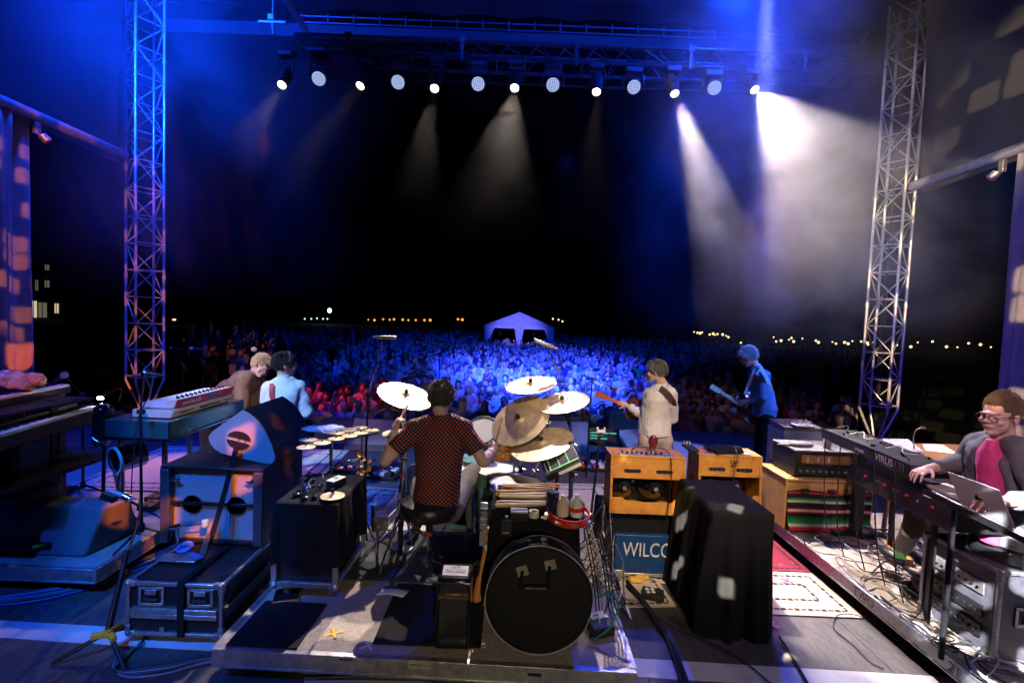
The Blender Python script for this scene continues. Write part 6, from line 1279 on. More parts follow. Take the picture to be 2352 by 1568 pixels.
for (u, v_, nme, lb, dm, mm, z) in ((1990, 1215, 'power_adapter', 'grey box with a white mouse on it, on the right riser', (.16, .1, .06), 'moni', .2), (2060, 1262, 'effects_pedal', 'long brown wooden pedal on the right riser', (.12, .35, .05), 'sticko', .2), (2105, 1250, 'effects_pedal', 'pale metal effects pedal on the right riser', (.12, .2, .05), 'alu', .2), (2170, 1330, 'power_adapter', 'white power box deep in the cable tangle', (.14, .1, .05), 'white', .2), (2120, 1350, 'effects_pedal', 'small silver pedal beside the white power box', (.1, .14, .05), 'alu', .2), (2030, 1245, 'effects_pedal', 'flat grey pedal left of the long brown pedal', (.1, .18, .04), 'moni', .2), (2150, 1290, 'effects_pedal', 'small green pedal behind the silver one', (.09, .16, .04), 'gtape', .2)):
    p = fl(u, v_, z + dm[2]); t = thing(nme, lb, 'pedal' if 'pedal' in nme else 'power box', (p.x, p.y, z)); Rz = Matrix.Rotation(rn.uniform(-.7, -.3), 3, 'Z'); MB().box((p.x, p.y, z + dm[2] / 2 + .006), dm, Rz).build('housing', M_[mm], t, bevel=.006)
    for k in range(3): MB().cyl(p + Rz @ Vector((-.03 + .03 * k, .03, 0)), p + Rz @ Vector((-.03 + .03 * k, .03, .014)), .007, n=8).build('knob', M_['blackm'], t)
o = MB().sheet(lambda a, b: at(2070 + 75 * a + 8 * b, 1225 - 70 * b + 18 * a + 6 * math.sin(a * 6), 3.5 + .15 * b), 10, 8).build('yellow_paper', mat('yellowed_paper', (.6, .5, .28), .8, var=.1), solid=.001); tag(o, 'crumpled yellowish paper hanging under the lower keyboard at right', 'paper')
for k in range(3): p = at(2015 + k * 30, 1150, 3.9); 
t = thing('microphone_stand', 'reddish-brown slanting stand leg behind the striped blanket', 'stand', fl(2028, 1215, .2)); MB().cyl(fl(2028, 1218, .21), at(2042, 1130, 4.4), .02, n=10).build('leg', mat('copper_tube', (.35, .15, .08), .35, .6), t)
# tangle between table and left case (drum side)
tg = MB()
for k in range(90):
    u, v_ = 1352 + rn.random() * 60 + k * .6, 1190 + rn.random() * 190 ; p = fl(u, v_, .23) ; x, y, z = p; a = rn.uniform(0, 6.28); pts = []
    for j in range(rn.randrange(4, 8)):
        pts.append((min(.80, max(.46, x)), min(3.9, max(2.75, y)), .215 + rn.random() * .09 + (.35 * (1 - j / 4) if k % 4 == 0 and j < 4 else 0))); a += rn.uniform(-1.2, 1.2); x += .07 * math.cos(a); y += .09 * math.sin(a)
    tg.k = k % 5; tg.tube(smoothpath(pts, 4), rn.choice((.003, .004, .006)), 6)
tag(tg.build('cable_tangle', [M_[c] for c in cols]), 'dense tangle of thin cables right of the round black bag', 'cables', kind='stuff')
for k in range(7):
    cable([(.45, 3.15, .88), (.50 + .015 * k, 3.1, .8), (.56 + .02 * k, 3.05, .55), (.60 + .02 * k, 3.0, .3), (.58 + .03 * k, 2.9, .22)], .0045, M_[cols[k % 5]], f'cable running down beside the round bag, {ORDS[k]} from the left', group='cables running down from the black-clothed table', k=5)
cable([at(1352, 1330, 2.95), at(1366, 1370, 2.9), at(1400, 1360, 2.85), at(1420, 1390, 2.8), at(1400, 1440, 2.75), at(1360, 1470, 2.75)], .006, M_['cabgreen'], 'green cable looping beside the round black bag')
for k in range(2): cable([fl(1440, 1335 + 10 * k, .25), fl(1480, 1380 + 8 * k, .05), fl(1520, 1440 + 6 * k, .02), fl(1545 + 8 * k, 1500, .016), fl(1575 + 12 * k, 1590, .016)], .014, M_['cab'], f'thick black cable reaching the bottom edge, {("left", "right")[k]} one of the two', group='two thick cables reaching the bottom edge')
cable([fl(1440, 1350, .05), fl(1530, 1430, .02), fl(1680, 1500, .016), fl(1760, 1560, .016), fl(1800, 1600, .016)], .005, M_['cab'], 'thin cable crossing the pale floor stripe at centre right'); cable([fl(1790, 1460, .03), fl(1815, 1500, .02), fl(1850, 1560, .02), fl(1870, 1600, .02)], .008, M_['cab'], 'cable running from the tall draped case over the white stripe')
cable([fl(2060, 1470, .01), fl(1990, 1420, .01), fl(1930, 1410, .01), fl(1915, 1440, .01), fl(1960, 1480, .01), fl(2000, 1520, .01), fl(2030, 1535, .01)], .004, M_['cab'], 'thin cable curving over the pale floor right of the draped case')
p = Vector((.64, 2.86, .2)); t = thing('stomp_box', 'metal connection box with a black transformer beside the round bag', 'power box', p); MB().box((.60, 2.88, .235), (.14, .16, .06), Matrix.Rotation(.3, 3, 'Z')).build('housing', M_['black'], t, bevel=.006); MB().box((.60, 2.92, .268), (.11, .07, .006), Matrix.Rotation(.3, 3, 'Z')).build('socket_plate', M_['alu'], t)

for o in list(COL.objects):
    if o.parent is None and any(q in o.get('label', '') for q in ('pine crate', 'serape', 'along the top of the striped', 'valve amplifier head')): o.location.x += .08
# ---------------------------------------------------------------- people
def hframe(c, face, up=(0, 0, 1)):
    """head frame at c: local Y towards the face, Z up"""
    y = Vector(face).normalized(); z = Vector(up); z = (z - y * z.dot(y)).normalized(); x = y.cross(z)
    return Matrix(((x.x, y.x, z.x, c[0]), (x.y, y.y, z.y, c[1]), (x.z, y.z, z.z, c[2]), (0, 0, 0, 1)))
def head_shapes(mb, H, s=1.0):
    R3 = H.to_3x3()
    def E(c, r): mb.ell(H @ (Vector(c) * s), tuple(q * s for q in r), R3, 16, 12)
    E((0, -.014, .03), (.075, .094, .086)); E((0, .028, -.03), (.060, .066, .078)); E((0, .05, -.082), (.036, .036, .032)); E((0, .0, -.05), (.055, .06, .06))
    E((0, .088, .022), (.042, .014, .010)); E((0, .096, -.008), (.008, .014, .022)); E((0, .107, -.022), (.011, .013, .010)); E((0, .098, -.026), (.018, .010, .008))
    E((0, .090, -.052), (.022, .010, .006)); E((0, .089, -.061), (.020, .010, .006)); E((0, .078, -.093), (.018, .016, .014))
    for a in (-1, 1):
        E((a * .040, .070, -.026), (.022, .018, .018)); E((a * .078, -.004, -.006), (.008, .019, .030)); E((a * .080, -.012, .008), (.006, .012, .014))
def face_parts(p, H, glasses=False, s=1.0, closed=False, beard=None):
    R3 = H.to_3x3()
    for a in (-1, 1):
        e = H @ (Vector((a * .030, .077, .003)) * s); o = MB().ell(e, .0125 * s, R3, 12, 8).build('eye', M_['eyew'], p); MB().ell(H @ (Vector((a * .030, .0865, .002)) * s), (.0055 * s, .004 * s, .0055 * s), R3, 10, 6).build('iris', M_['black'], o)
        MB().tube([H @ (Vector((a * (.014 + .012 * k), .092 - .004 * k * k * .5, .021 + .004 * math.sin(k))) * s) for k in range(4)], .0028 * s, 5).build('eyebrow', M_['brow'], p)
    MB().tube([H @ (Vector((x, .0995 - 6 * x * x, -.0565 + 1.2 * x * x)) * s) for x in (-.020, -.01, 0, .01, .020)], .0022 * s, 5).build('mouth', M_['lip'], p)
    if glasses:
        g = MB()
        for a in (-1, 1):
            g.tube([H @ (Vector((a * (.033 + .024 * math.cos(q)), .106 - .004 * abs(math.cos(q)), .0 + .017 * math.sin(q))) * s) for q in [math.tau * k / 16 for k in range(17)]], .0022 * s, 5); g.tube([H @ (Vector((a * .056, .102, .006)) * s), H @ (Vector((a * .082, .02, .010)) * s), H @ (Vector((a * .084, -.015, .002)) * s)], .0025 * s, 5)
        g.tube([H @ (Vector((x, .109, .004)) * s) for x in (-.009, 0, .009)], .002 * s, 5); g.build('glasses', M_['specs'], p)
    if beard:
        b = MB(); rn = random.Random(4)
        for k in range(260):
            a = rn.uniform(-1.25, 1.25); z = rn.uniform(-.112, -.06) ; r_ = .066 + .02 * (1 if abs(a) < .7 else .4); q = H @ (Vector((math.sin(a) * .060, .02 + math.cos(a) * r_, z)) * s); b.cyl(q, q + R3 @ Vector((rn.gauss(0, .003), .004, -.009)), .0012, .0005, 4, False)
        o = b.build('beard', beard, p); o['kind'] = 'stuff'
M_['eyew'] = mat('eye_white', (.6, .6, .58), .2, var=0); M_['brow'] = mat('eyebrow_hair', (.10, .07, .05), .8); M_['lip'] = mat('lip', (.35, .14, .12), .5); M_['specs'] = mat('dark_spectacle_frame', (.03, .015, .01), .25)
M_['skinp'] = mat('fair_skin', (.66, .42, .33), .48, var=.1, vscale=25, bump=.06, bscale=140)
def hairmat(n, c): return mat(n, c, .45, var=.3, vscale=30, sheen=.2)
def hair(p, H, m, seed=1, s=1.0, top=.02, back=-.10, front=.062, length=.03, n=620, curl=.5, comb=None):
    """cap shell and many tapered locks over the skull"""
    rn = random.Random(seed); R3 = H.to_3x3(); mb = MB(); C0 = Vector((0, -.016, .03)); rad = Vector((.079, .099, .091))
    cap_ = MB()
    def inside(d):       # direction -> hair here?
        lim = -.18 if d.y > .55 else (-.35 if d.y > -.1 else -.95)
        if d.y > .72: lim = .42
        elif d.y > .45: lim = .12
        return d.z > lim
    nu, nv = 40, 24; idx = {}
    for j in range(nv + 1):
        for i in range(nu):
            t = math.pi * j / nv; a = math.tau * i / nu; d = Vector((math.sin(t) * math.cos(a), math.sin(t) * math.sin(a), math.cos(t)))
            k = 1.0 if inside(d) else .93; q = C0 + Vector((d.x * rad.x, d.y * rad.y, d.z * rad.z)) * k; idx[(i, j)] = len(cap_.v); cap_.v.append(H @ (q * s))
    for j in range(nv):
        for i in range(nu): cap_.f.append((idx[(i, j)], idx[(i, j + 1)], idx[((i + 1) % nu, j + 1)], idx[((i + 1) % nu, j)])); cap_.m.append(0)
    mb.add(cap_.v, cap_.f)
    k = 0
    while k < n:
        d = Vector((rn.gauss(0, 1), rn.gauss(0, 1), rn.gauss(0, 1))).normalized()
        if not inside(d): continue
        k += .45; root = C0 + Vector((d.x * rad.x, d.y * rad.y, d.z * rad.z)) * .98
        L_ = length * rn.uniform(.6, 1.2) * (1 + top * 5 * max(0, d.z)); flow = Vector((d.x * .9, d.y * .4 - .5 + (1.0 * front * 10 if d.y > .3 else 0), -.55 if d.z < .5 else -.1))
        pts = [root]
        if comb: flow = Vector(comb); d = d * .5
        v = (d * .5 + flow * .7 + Vector((rn.gauss(0, curl), rn.gauss(0, curl), rn.gauss(0, curl))) * .35).normalized()
        for j in range(3):
            pts.append(pts[-1] + v * L_ / 3); v = (v + flow * .35 + Vector((rn.gauss(0, curl), rn.gauss(0, curl), rn.gauss(0, curl))) * .3).normalized()
        mb.tube([H @ (q * s) for q in pts], [.0042 * s, .004 * s, .0028 * s, .0006], 4)
    o = mb.build('hair', m, p, sharp=70); return o
def hand(mb, w, d, nrm, curl=.8, side=1, s=1.0, spread=.12, thumb=None):
    """w wrist, d towards fingers, nrm back-of-hand normal; fingers curl away from nrm"""
    w = Vector(w); d = Vector(d).normalized(); n_ = Vector(nrm); n_ = (n_ - d * n_.dot(d)).normalized(); x = d.cross(n_) * side
    P3 = Matrix((x, d, n_)).transposed(); mb.ell(w + d * .045 * s, (.040 * s, .052 * s, .016 * s), P3, 14, 10); mb.cap(w, w + d * .03 * s, .024 * s, .026 * s, 12)
    for k in range(4):
        b = w + d * (.082 - .006 * abs(k - 1)) * s + x * (-.030 + .020 * k) * s; L_ = (.040, .045, .042, .032)[k] * s; dd = (d + x * (k - 1.5) * spread).normalized(); q = b - d * .02 * s; r_ = (.0095, .0098, .0092, .0082)[k] * s
        a = curl * .5
        for j in range(3):
            ax = (dd.cross(-n_)).normalized(); v = dd * math.cos(a) - n_ * math.sin(a); q2 = q + v * L_ * (1, .75, .6)[j] + (d * .012 * s if j == 0 else Vector()); mb.cap(q, q2, r_ * (1 - .08 * j), r_ * (.92 - .08 * j), 8); q = q2; a += curl * (.9, .7, 0)[j]
    t0 = w + d * .025 * s - x * .028 * s; v = (-x * .75 + d * .6 - n_ * .35).normalized() if thumb is None else Vector(thumb).normalized(); t1 = t0 + v * .038 * s; mb.cap(t0, t1, .0125 * s, .0105 * s, 8); mb.cap(t1, t1 + (v * .6 + d * .5 - n_ * .5 * curl).normalized() * .030 * s, .0105 * s, .0085 * s, 8)
def chain(mb, pts, rs, n=14):
    for (a, b, r0, r1) in zip(pts, pts[1:], rs, rs[1:]): mb.cap(a, b, r0, r1, n)
def sleeve(mb, pts, rs, n=16):       # flat open end at the cuff
    for i in range(len(pts) - 1):
        mb.cyl(pts[i], pts[i + 1], rs[i], rs[i + 1], n)
        if i < len(pts) - 2: mb.ell(pts[i + 1], rs[i + 1], nu=n, nv=8)
    mb.ell(pts[0], rs[0], nu=n, nv=8)
def lerp(a, b, t): return Vector(a).lerp(Vector(b), t)
V = Vector
# ---- generic standing musician seen from behind
def loft(mb, rings, face=(0, 1, 0), n=24):
    f = V(face); f.z = 0; f.normalize(); x = f.cross(V((0, 0, 1))); P = []; K = len(rings)
    for c, w, d in rings:
        for i in range(n): a = math.tau * i / n; ca, sa = math.cos(a), math.sin(a); P.append(V(c) + x * (w * math.copysign(abs(ca) ** .85, ca)) + f * (d * math.copysign(abs(sa) ** .85, sa)))
    mb.add(P, [(k * n + i, k * n + (i + 1) % n, (k + 1) * n + (i + 1) % n, (k + 1) * n + i) for k in range(K - 1) for i in range(n)] + [tuple(reversed(range(n))), tuple(range((K - 1) * n, K * n))])
def torso(mb, neck, hip, w=.19, dp=.11, face=(0, 1, 0), belly=.0, hem=.14):
    f = V(face).normalized(); L = lambda t, o=0.0: lerp(neck, hip, t) + f * o
    loft(mb, [(L(1, .02) + V((0, 0, -hem)), w * .92, dp * 1.22), (L(.95, belly * .7), w * .93, dp * 1.2), (L(.75, belly), w * .88, dp * 1.18), (L(.5, belly * .6), w * .93, dp * 1.15), (L(.3, 0), w * 1.0, dp * 1.08), (L(.15, 0), w * .95, dp * .9), (L(.06, 0), w * .62, dp * .75), (L(-.02, 0), w * .38, dp * .6)], face)
def legs(t, hip, feet, m, knees=None, r=(.1, .072, .05), shoe=None):
    p = MB(); f0 = (feet[1] - feet[0]).normalized() if len(feet) > 1 else V((1, 0, 0))
    for k, ft_ in enumerate(feet):
        h = hip + f0 * (-.085 + .17 * k); kn = lerp(h, ft_, .48) + V((0, .02, 0)); chain(p, [h + V((0, 0, -.03)), kn, ft_ + V((0, 0, .1))], r)
    p.ell(hip, (.15, .13, .12)); blob(p, 'trousers', m, t, .012, 2, .012, .1)
    for ft_ in feet: q = MB(); q.ell(ft_ + V((0, .04, .045)), (.048, .13, .045)); blob(q, 'shoe', shoe or M_['black'], t, .011, 2)
def strap(t, pts, w, m, name='strap'):
    mb = MB(); P = smoothpath(pts, 5)
    for a, b_ in zip(P, P[1:]):
        dr = (b_ - a).normalized(); s0 = dr.cross(V((0, 1, 0))).normalized() * w; n0 = dr.cross(s0).normalized() * .003; mb.hexa([a - s0 - n0, a + s0 - n0, b_ + s0 - n0, b_ - s0 - n0, a - s0 + n0, a + s0 + n0, b_ + s0 + n0, b_ - s0 + n0])
    return mb.build(name, m, t)
# ---- the drummer
d_ = thing('person', 'drummer seen from behind on the stool, dark shirt dotted in red, two sticks', 'person', (-.52, 3.5, .2))
hd = at(1014, 914, 3.60); H = hframe(hd, (.12, 1, -.18), (.03, .1, 1))
SHL, SHR = at(953, 982, 3.50), at(1066, 982, 3.50); ELL, ELR = at(886, 1058, 3.38), at(1110, 1060, 3.44); HNL, HNR = at(912, 972, 3.50), at(1134, 1030, 3.58)
HIP = at(1003, 1160, 3.46); CH = at(1010, 1020, 3.52); KR, KL = at(1086, 1085, 3.95), at(955, 1085, 3.98); NK = at(1013, 962, 3.54)
b = MB(); head_shapes(b, H, 1.0); b.cap(H @ V((0, -.02, -.05)), NK + V((0, 0, -.03)), .055, .062); b.cap(NK, CH, .07, .08); b.cap(CH, HIP, .08, .09)
for (S, E_, W_, sd) in ((SHL, ELL, HNL, -1), (SHR, ELR, HNR, 1)):
    wr = lerp(E_, W_, .80); chain(b, [S, E_, wr], [.05, .042, .028]); b.cap(lerp(E_, wr, .12), lerp(E_, wr, .45), .046, .044)
    st0 = None
hand(b, lerp(ELL, HNL, .80), (HNL - ELL), V((-.6, -.8, .0)), 1.25, 1); hand(b, lerp(ELR, HNR, .80), (HNR - ELR), V((.5, -.85, 0)), 1.25, -1)
blob(b, 'body', M_['skinp'], d_, .0062, 2)
hair(d_, H, hairmat('dark_brown_hair', (.045, .028, .018)), 3, 1.0, length=.03, n=900, curl=.5, top=.04)
m = mat('polka_dot_shirt', (.018, .014, .022), .75, var=.1); N, L = nodes(m); b_ = N['Principled BSDF']; src = b_.inputs['Base Color'].links[0].from_socket
tc = N.new('ShaderNodeTexCoord'); sx_ = N.new('ShaderNodeSeparateXYZ'); L.new(tc.outputs['Object'], sx_.inputs[0])
def mth(op, a, b=None):
    k = N.new('ShaderNodeMath'); k.operation = op
    for i, q in enumerate((a, b)):
        if q is None: continue
        if isinstance(q, (int, float)): k.inputs[i].default_value = q
        else: L.new(q, k.inputs[i])
    return k.outputs[0]
P_ = .029; zr = mth('DIVIDE', sx_.outputs[2], P_ * .5); row = mth('FLOOR', zr); off = mth('MULTIPLY', mth('MODULO', mth('ABSOLUTE', row), 2.0), .5)
xr = mth('ADD', mth('DIVIDE', sx_.outputs[0], P_), off); fx = mth('MULTIPLY', mth('SUBTRACT', mth('FRACT', xr), .5), P_); fz = mth('MULTIPLY', mth('SUBTRACT', mth('FRACT', zr), .5), P_ * .5)
dd = mth('SQRT', mth('ADD', mth('MULTIPLY', fx, fx), mth('MULTIPLY', fz, fz))); inn = mth('LESS_THAN', dd, .0047)
mx = N.new('ShaderNodeMix'); mx.data_type = 'RGBA'; L.new(inn, mx.inputs[0]); L.new(src, mx.inputs[6]); mx.inputs[7].default_value = (.75, .12, .06, 1); L.new(mx.outputs[2], b_.inputs['Base Color'])
s_ = MB(); 
torso(s_, NK + V((0, 0, .0)), HIP, .185, .125, (0, 1, 0), .01, hem=.05)
s_.cap(SHL, lerp(SHL, NK, .75) + V((0, 0, .01)), .072, .055); s_.cap(SHR, lerp(SHR, NK, .75) + V((0, 0, .01)), .072, .055); s_.cyl(NK + V((0, 0, -.05)), NK + V((0, -.0, .028)), .078, .068, 24)
for S, E_ in ((SHL, ELL), (SHR, ELR)): sleeve(s_, [lerp(S, CH, .12), lerp(S, E_, .4), lerp(S, E_, .70)], [.076, .068, .070])
blob(s_, 'shirt', m, d_, .0085, 2, .022, .10)
MB().lathe([(.070, 0), (.074, .0), (.068, .03), (.064, .03)], Matrix.Translation(NK + V((0, 0, .012))), 28).build('collar', m, d_)
p_ = MB(); M_['grey_tr'] = mat('grey_trousers', (.16, .15, .145), .85, bump=.3, bscale=120)
for K, ft_, sg in ((KR, fl(1100, 1200, .24), 1), (KL, V((-.75, 3.95, .26)), -1)):
    chain(p_, [HIP + V((.09 * sg, .02, -.02)), K, V((K.x, K.y + .08, .34))], [.115, .078, .055])
blob(p_, 'trousers', M_['grey_tr'], d_, .011, 2, .014, .07)
for K, sg in ((KR, 1), (KL, -1)):
    q = V((K.x, K.y + .13, .27)); m_ = MB(); m_.ell(q, (.045, .12, .04)); blob(m_, 'shoe', M_['black'], d_, .01, 2)
M_['wrist'] = mat('white_wristband', (.7, .68, .66), .9, bump=.6, bscale=180)
for (E_, W_) in ((ELL, HNL), (ELR, HNR)):
    a, c = lerp(E_, W_, .62), lerp(E_, W_, .78); MB().cyl(a, c, .035, .033, 20).build('wristband', M_['wrist'], d_, bevel=.003)
for (h0, u1, v1, Y, lb) in ((HNL, 946, 916, 3.72, 'reddish drumstick raised in the drummer\'s left hand'), (HNR, 1154, 958, 3.75, 'pale yellow drumstick in the drummer\'s right hand')):
    tp_ = at(u1, v1, Y); d0 = (tp_ - h0).normalized(); a = h0 - d0 * .06; L_ = (tp_ - a); o = MB().tube([a, a + L_ * .03, a + L_ * .75, a + L_ * .93, a + L_ * .97, tp_], [.006, .008, .0078, .0045, .006, .002], 10).build('drumstick', mat('reddish_stick', (.42, .2, .12), .5) if 'reddish' in lb else M_['sticko']); tag(o, lb, 'drumstick')

# guitars
def guitar(label, body_c, head_end, nrm, m_body, m_neck, kind='acoustic', peg=4, L=.98):
    """body centre -> head end in world space; nrm: direction the strings face"""
    B = V(body_c); Hh = V(head_end); d = (Hh - B).normalized(); n_ = V(nrm); n_ = (n_ - d * n_.dot(d)).normalized(); Mx = frame(B, d, n_); t = thing('guitar', label, 'guitar', B); tot = (Hh - B).length
    if kind == 'acoustic': out = [(-.25, 0), (-.245, .08), (-.2, .15), (-.12, .185), (-.04, .17), (.02, .13), (.06, .118), (.12, .13), (.17, .135), (.215, .11), (.235, .05), (.24, 0)]; th = .10
    else: out = [(-.22, 0), (-.21, .09), (-.15, .155), (-.06, .15), (0, .11), (.06, .115), (.15, .15), (.2, .135), (.17, .09), (.12, .06), (.12, 0)]; th = .045
    o2 = smoothpath([V((x, y, 0)) for x, y in out], 3); pts = [(p.x, p.y) for p in o2] + [(p.x, -p.y) for p in reversed(o2[1:-1])]
    MB().prism(pts, Mx @ Matrix.Translation((0, 0, -th)), th).build('body', m_body, t, bevel=.008); MB().prism([(x * .985, y * .97) for x, y in pts], Mx @ Matrix.Translation((0, 0, .0005)), .002).build('top', m_body if kind != 'acoustic' else M_['sun'], t)
    x0 = .2 if kind == 'acoustic' else .1; MB().hexa([Mx @ V(q) for q in ((x0, -.026, -.022), (tot - .16, -.02, -.016), (tot - .16, .02, -.016), (x0, .026, -.022), (x0, -.028, .012), (tot - .16, -.022, .008), (tot - .16, .022, .008), (x0, .028, .012))]).build('neck', m_neck, t, bevel=.005)
    hs = MB().prism([(tot - .16, -.022), (tot - .12, -.036), (tot, -.034), (tot, .034), (tot - .12, .036), (tot - .16, .022)], Mx @ Matrix.Translation((0, 0, -.014)), .018).build('headstock', m_neck, t, bevel=.003)
    for k in range(peg):
        for sg in (-1, 1): x = tot - .13 + .11 * k / max(1, peg - 1); MB().cyl(Mx @ V((x, sg * .034, -.004)), Mx @ V((x, sg * .055, -.004)), .005, n=6).build('tuning_peg', M_['chrome'], hs); 
    if kind == 'acoustic': MB().lathe([(0, .003), (.05, .003), (.052, .001)], Mx @ Matrix.Translation((.07, 0, 0)), 28).build('sound_hole', M_['black'], t)
    MB().box(Mx @ V((-.1, 0, .008)), (.03, .14, .012), Mx.to_3x3()).build('bridge', M_['blackm'], t)
    st = MB()
    for k in range(6): st.tube([Mx @ V((-.1, -.022 + .009 * k, .016)), Mx @ V((tot - .15, -.015 + .006 * k, .012))], .0008, 4)
    o = st.build('strings', M_['chrome'], t); o['kind'] = 'stuff'; return t
M_['sun'] = mat('sunburst_top', (.62, .25, .05), .25, coat=.5, var=.5, vscale=3); M_['sunb'] = mat('dark_sunburst', (.10, .03, .015), .2, coat=.5); M_['redneck'] = mat('reddish_neck', (.45, .10, .04), .35); M_['maple'] = mat('maple_neck', (.72, .5, .3), .35)
# cream shirt guitarist
Y = 5.5; t = thing('person', 'grey-haired guitarist in a ribbed cream shirt and pale trousers, back turned, playing to the left', 'person', (at(1505, 1000, Y).x, Y, 0))
FC = V((-.86, .5, 0)); hd = at(1507, 853, Y); H = hframe(hd, (-.88, .42, -.16)); NK = at(1521, 884, Y); HIP = at(1507, 988, Y); SB, SF = at(1540, 903, Y - .12), at(1492, 904, Y + .1); EL = at(1482, 955, Y + .08); WR = at(1441, 932, Y + .18)
b = MB(); head_shapes(b, H, 1.05); b.cap(H @ V((0, -.02, -.05)), NK, .058, .065); b.cap(NK, HIP, .07, .09); chain(b, [SF, EL, WR], [.05, .04, .028]); hand(b, WR, at(1424, 922, Y + .22) - WR, V((.2, -.9, .2)), 1.1, 1, 1.05); ER = at(1545, 960, Y + .0); WR2 = at(1500, 968, Y + .25); chain(b, [SB, ER, WR2], [.05, .04, .028]); hand(b, WR2, (-1, .3, 0), V((0, .3, 1)), .8, -1); blob(b, 'body', M_['skinp'], t, .0075, 2)
face_parts(t, H, True, 1.05, beard=hairmat('grey_beard', (.5, .47, .43))); hair(t, H, hairmat('silver_dark_hair', (.2, .195, .19)), 5, 1.0, length=.03, n=760, curl=.3, top=.05)
m = mat('ribbed_cream_shirt', (.76, .72, .65), .85, var=.06); N, L = nodes(m); wv = N.new('ShaderNodeTexWave'); wv.inputs['Scale'].default_value = 14; wv.inputs['Distortion'].default_value = 1.2; wv.bands_direction = 'X'; tc = N.new('ShaderNodeTexCoord'); L.new(tc.outputs['Object'], wv.inputs[0]); bp = N.new('ShaderNodeBump'); bp.inputs['Strength'].default_value = .35; bp.inputs['Distance'].default_value = .008; L.new(wv.outputs[0], bp.inputs['Height']); L.new(bp.outputs[0], N['Principled BSDF'].inputs['Normal'])
s_ = MB(); torso(s_, NK, HIP, .205, .135, (-.5, .85, 0), .04, .05); s_.cap(SB, lerp(SB, NK, .7), .07, .06); s_.cap(SF, lerp(SF, NK, .7), .065, .055); sleeve(s_, [SF, EL, lerp(EL, WR, .9)], [.078, .066, .048]); sleeve(s_, [SB, ER, lerp(ER, WR2, .9)], [.08, .066, .048]); blob(s_, 'shirt', m, t, .01, 2, .03, .12)
MB().lathe([(.066, 0), (.072, 0), (.064, .035), (.058, .035)], Matrix.Translation(NK + V((0, 0, -.005))), 26).build('collar', m, t)
legs(t, HIP + V((0, 0, -.08)), [V((HIP.x - .14, Y + .0, 0)), V((HIP.x + .10, Y + .06, 0))], mat('beige_trousers', (.50, .42, .34), .85), r=(.125, .09, .07))
strap(t, [at(1517, 889, Y - .17), at(1535, 903, Y - .215), at(1549, 927, Y - .16), at(1545, 958, Y + .02)], .022, mat('brown_strap', (.06, .02, .015), .5))
guitar('sunburst acoustic guitar with a long reddish neck, held by the man in the cream shirt', at(1478, 946, Y + .3), at(1367, 903, Y + .35), V((-.35, .8, .1)), M_['sunb'], M_['redneck'], 'acoustic', 3)
# blue shirt guitarist
Y = 6.5; t = thing('person', 'tall grey-haired guitarist in a blue striped shirt and black trousers, looking down at his guitar', 'person', (at(1760, 1100, Y).x, Y, 0))
FC = V((-1, .15, 0)); hd = at(1718, 820, Y); H = hframe(hd, (-.80, .18, -.52), (-.35, 0, 1)); NK = at(1737, 845, Y); HIP = at(1758, 938, Y); SB, SF = at(1756, 862, Y - .14), at(1742, 864, Y + .14); EL = at(1750, 912, Y - .16); WR = at(1722, 921, Y - .04); EF = at(1733, 905, Y + .2); WF = at(1708, 915, Y + .2)
b = MB(); head_shapes(b, H, 1.05); b.cap(H @ V((0, -.03, -.05)), NK, .055, .06); b.cap(NK, HIP, .06, .08); chain(b, [SB, EL, WR], [.05, .04, .027]); hand(b, WR, at(1708, 924, Y - .02) - WR, V((.2, -1, .3)), .8, 1, 1.1); chain(b, [SF, EF, WF], [.05, .04, .027]); hand(b, WF, (-1, 0, .2), V((0, 1, .3)), 1.0, -1, 1.05); blob(b, 'body', M_['skinp'], t, .0075, 2)
face_parts(t, H, False, 1.05); hair(t, H, hairmat('silver_hair', (.55, .55, .56)), 8, 1.07, length=.035, n=700, curl=.45, top=.03)
m = mat('blue_striped_shirt', (.02, .05, .16), .6, var=.1); N, L = nodes(m); b_ = N['Principled BSDF']; src = b_.inputs['Base Color'].links[0].from_socket; tc = N.new('ShaderNodeTexCoord'); wv = N.new('ShaderNodeTexWave'); wv.inputs['Scale'].default_value = 22; wv.bands_direction = 'X'; L.new(tc.outputs['Object'], wv.inputs[0]); cr = ramp(N, [(.55, (.0, .0, .0)), (.95, (.7, .7, .7))]); L.new(wv.outputs[0], cr.inputs[0]); mx = N.new('ShaderNodeMix'); mx.data_type = 'RGBA'; L.new(cr.outputs[0], mx.inputs[0]); L.new(src, mx.inputs[6]); mx.inputs[7].default_value = (.3, .45, .75, 1); L.new(mx.outputs[2], b_.inputs['Base Color'])
s_ = MB(); torso(s_, NK, HIP, .19, .125, (-.85, .5, 0), .0, .10); s_.cap(SB, lerp(SB, NK, .7), .07, .055); s_.cap(SF, lerp(SF, NK, .7), .07, .055); sleeve(s_, [SB, EL, lerp(EL, WR, .55)], [.082, .066, .055]); sleeve(s_, [SF, EF, lerp(EF, WF, .55)], [.078, .062, .05]); blob(s_, 'shirt', m, t, .01, 2, .025, .12)
MB().lathe([(.07, -.01), (.076, -.01), (.066, .04), (.06, .04)], Matrix.Translation(NK) @ Matrix.Rotation(-.4, 4, 'Y'), 26).build('collar', m, t)
legs(t, HIP + V((.0, 0, -.06)), [V((HIP.x - .06, Y - .05, 0)), V((HIP.x + .03, Y + .14, 0))], mat('black_trousers', (.006, .006, .007), .9, spec=.1), r=(.105, .085, .07))
strap(t, [at(1712, 905, Y - .05), at(1727, 868, Y - .12), at(1738, 848, Y - .15), at(1752, 853, Y - .22), at(1768, 884, Y - .21), at(1773, 905, Y - .1)], .024, mat('white_strap', (.55, .55, .58), .5))
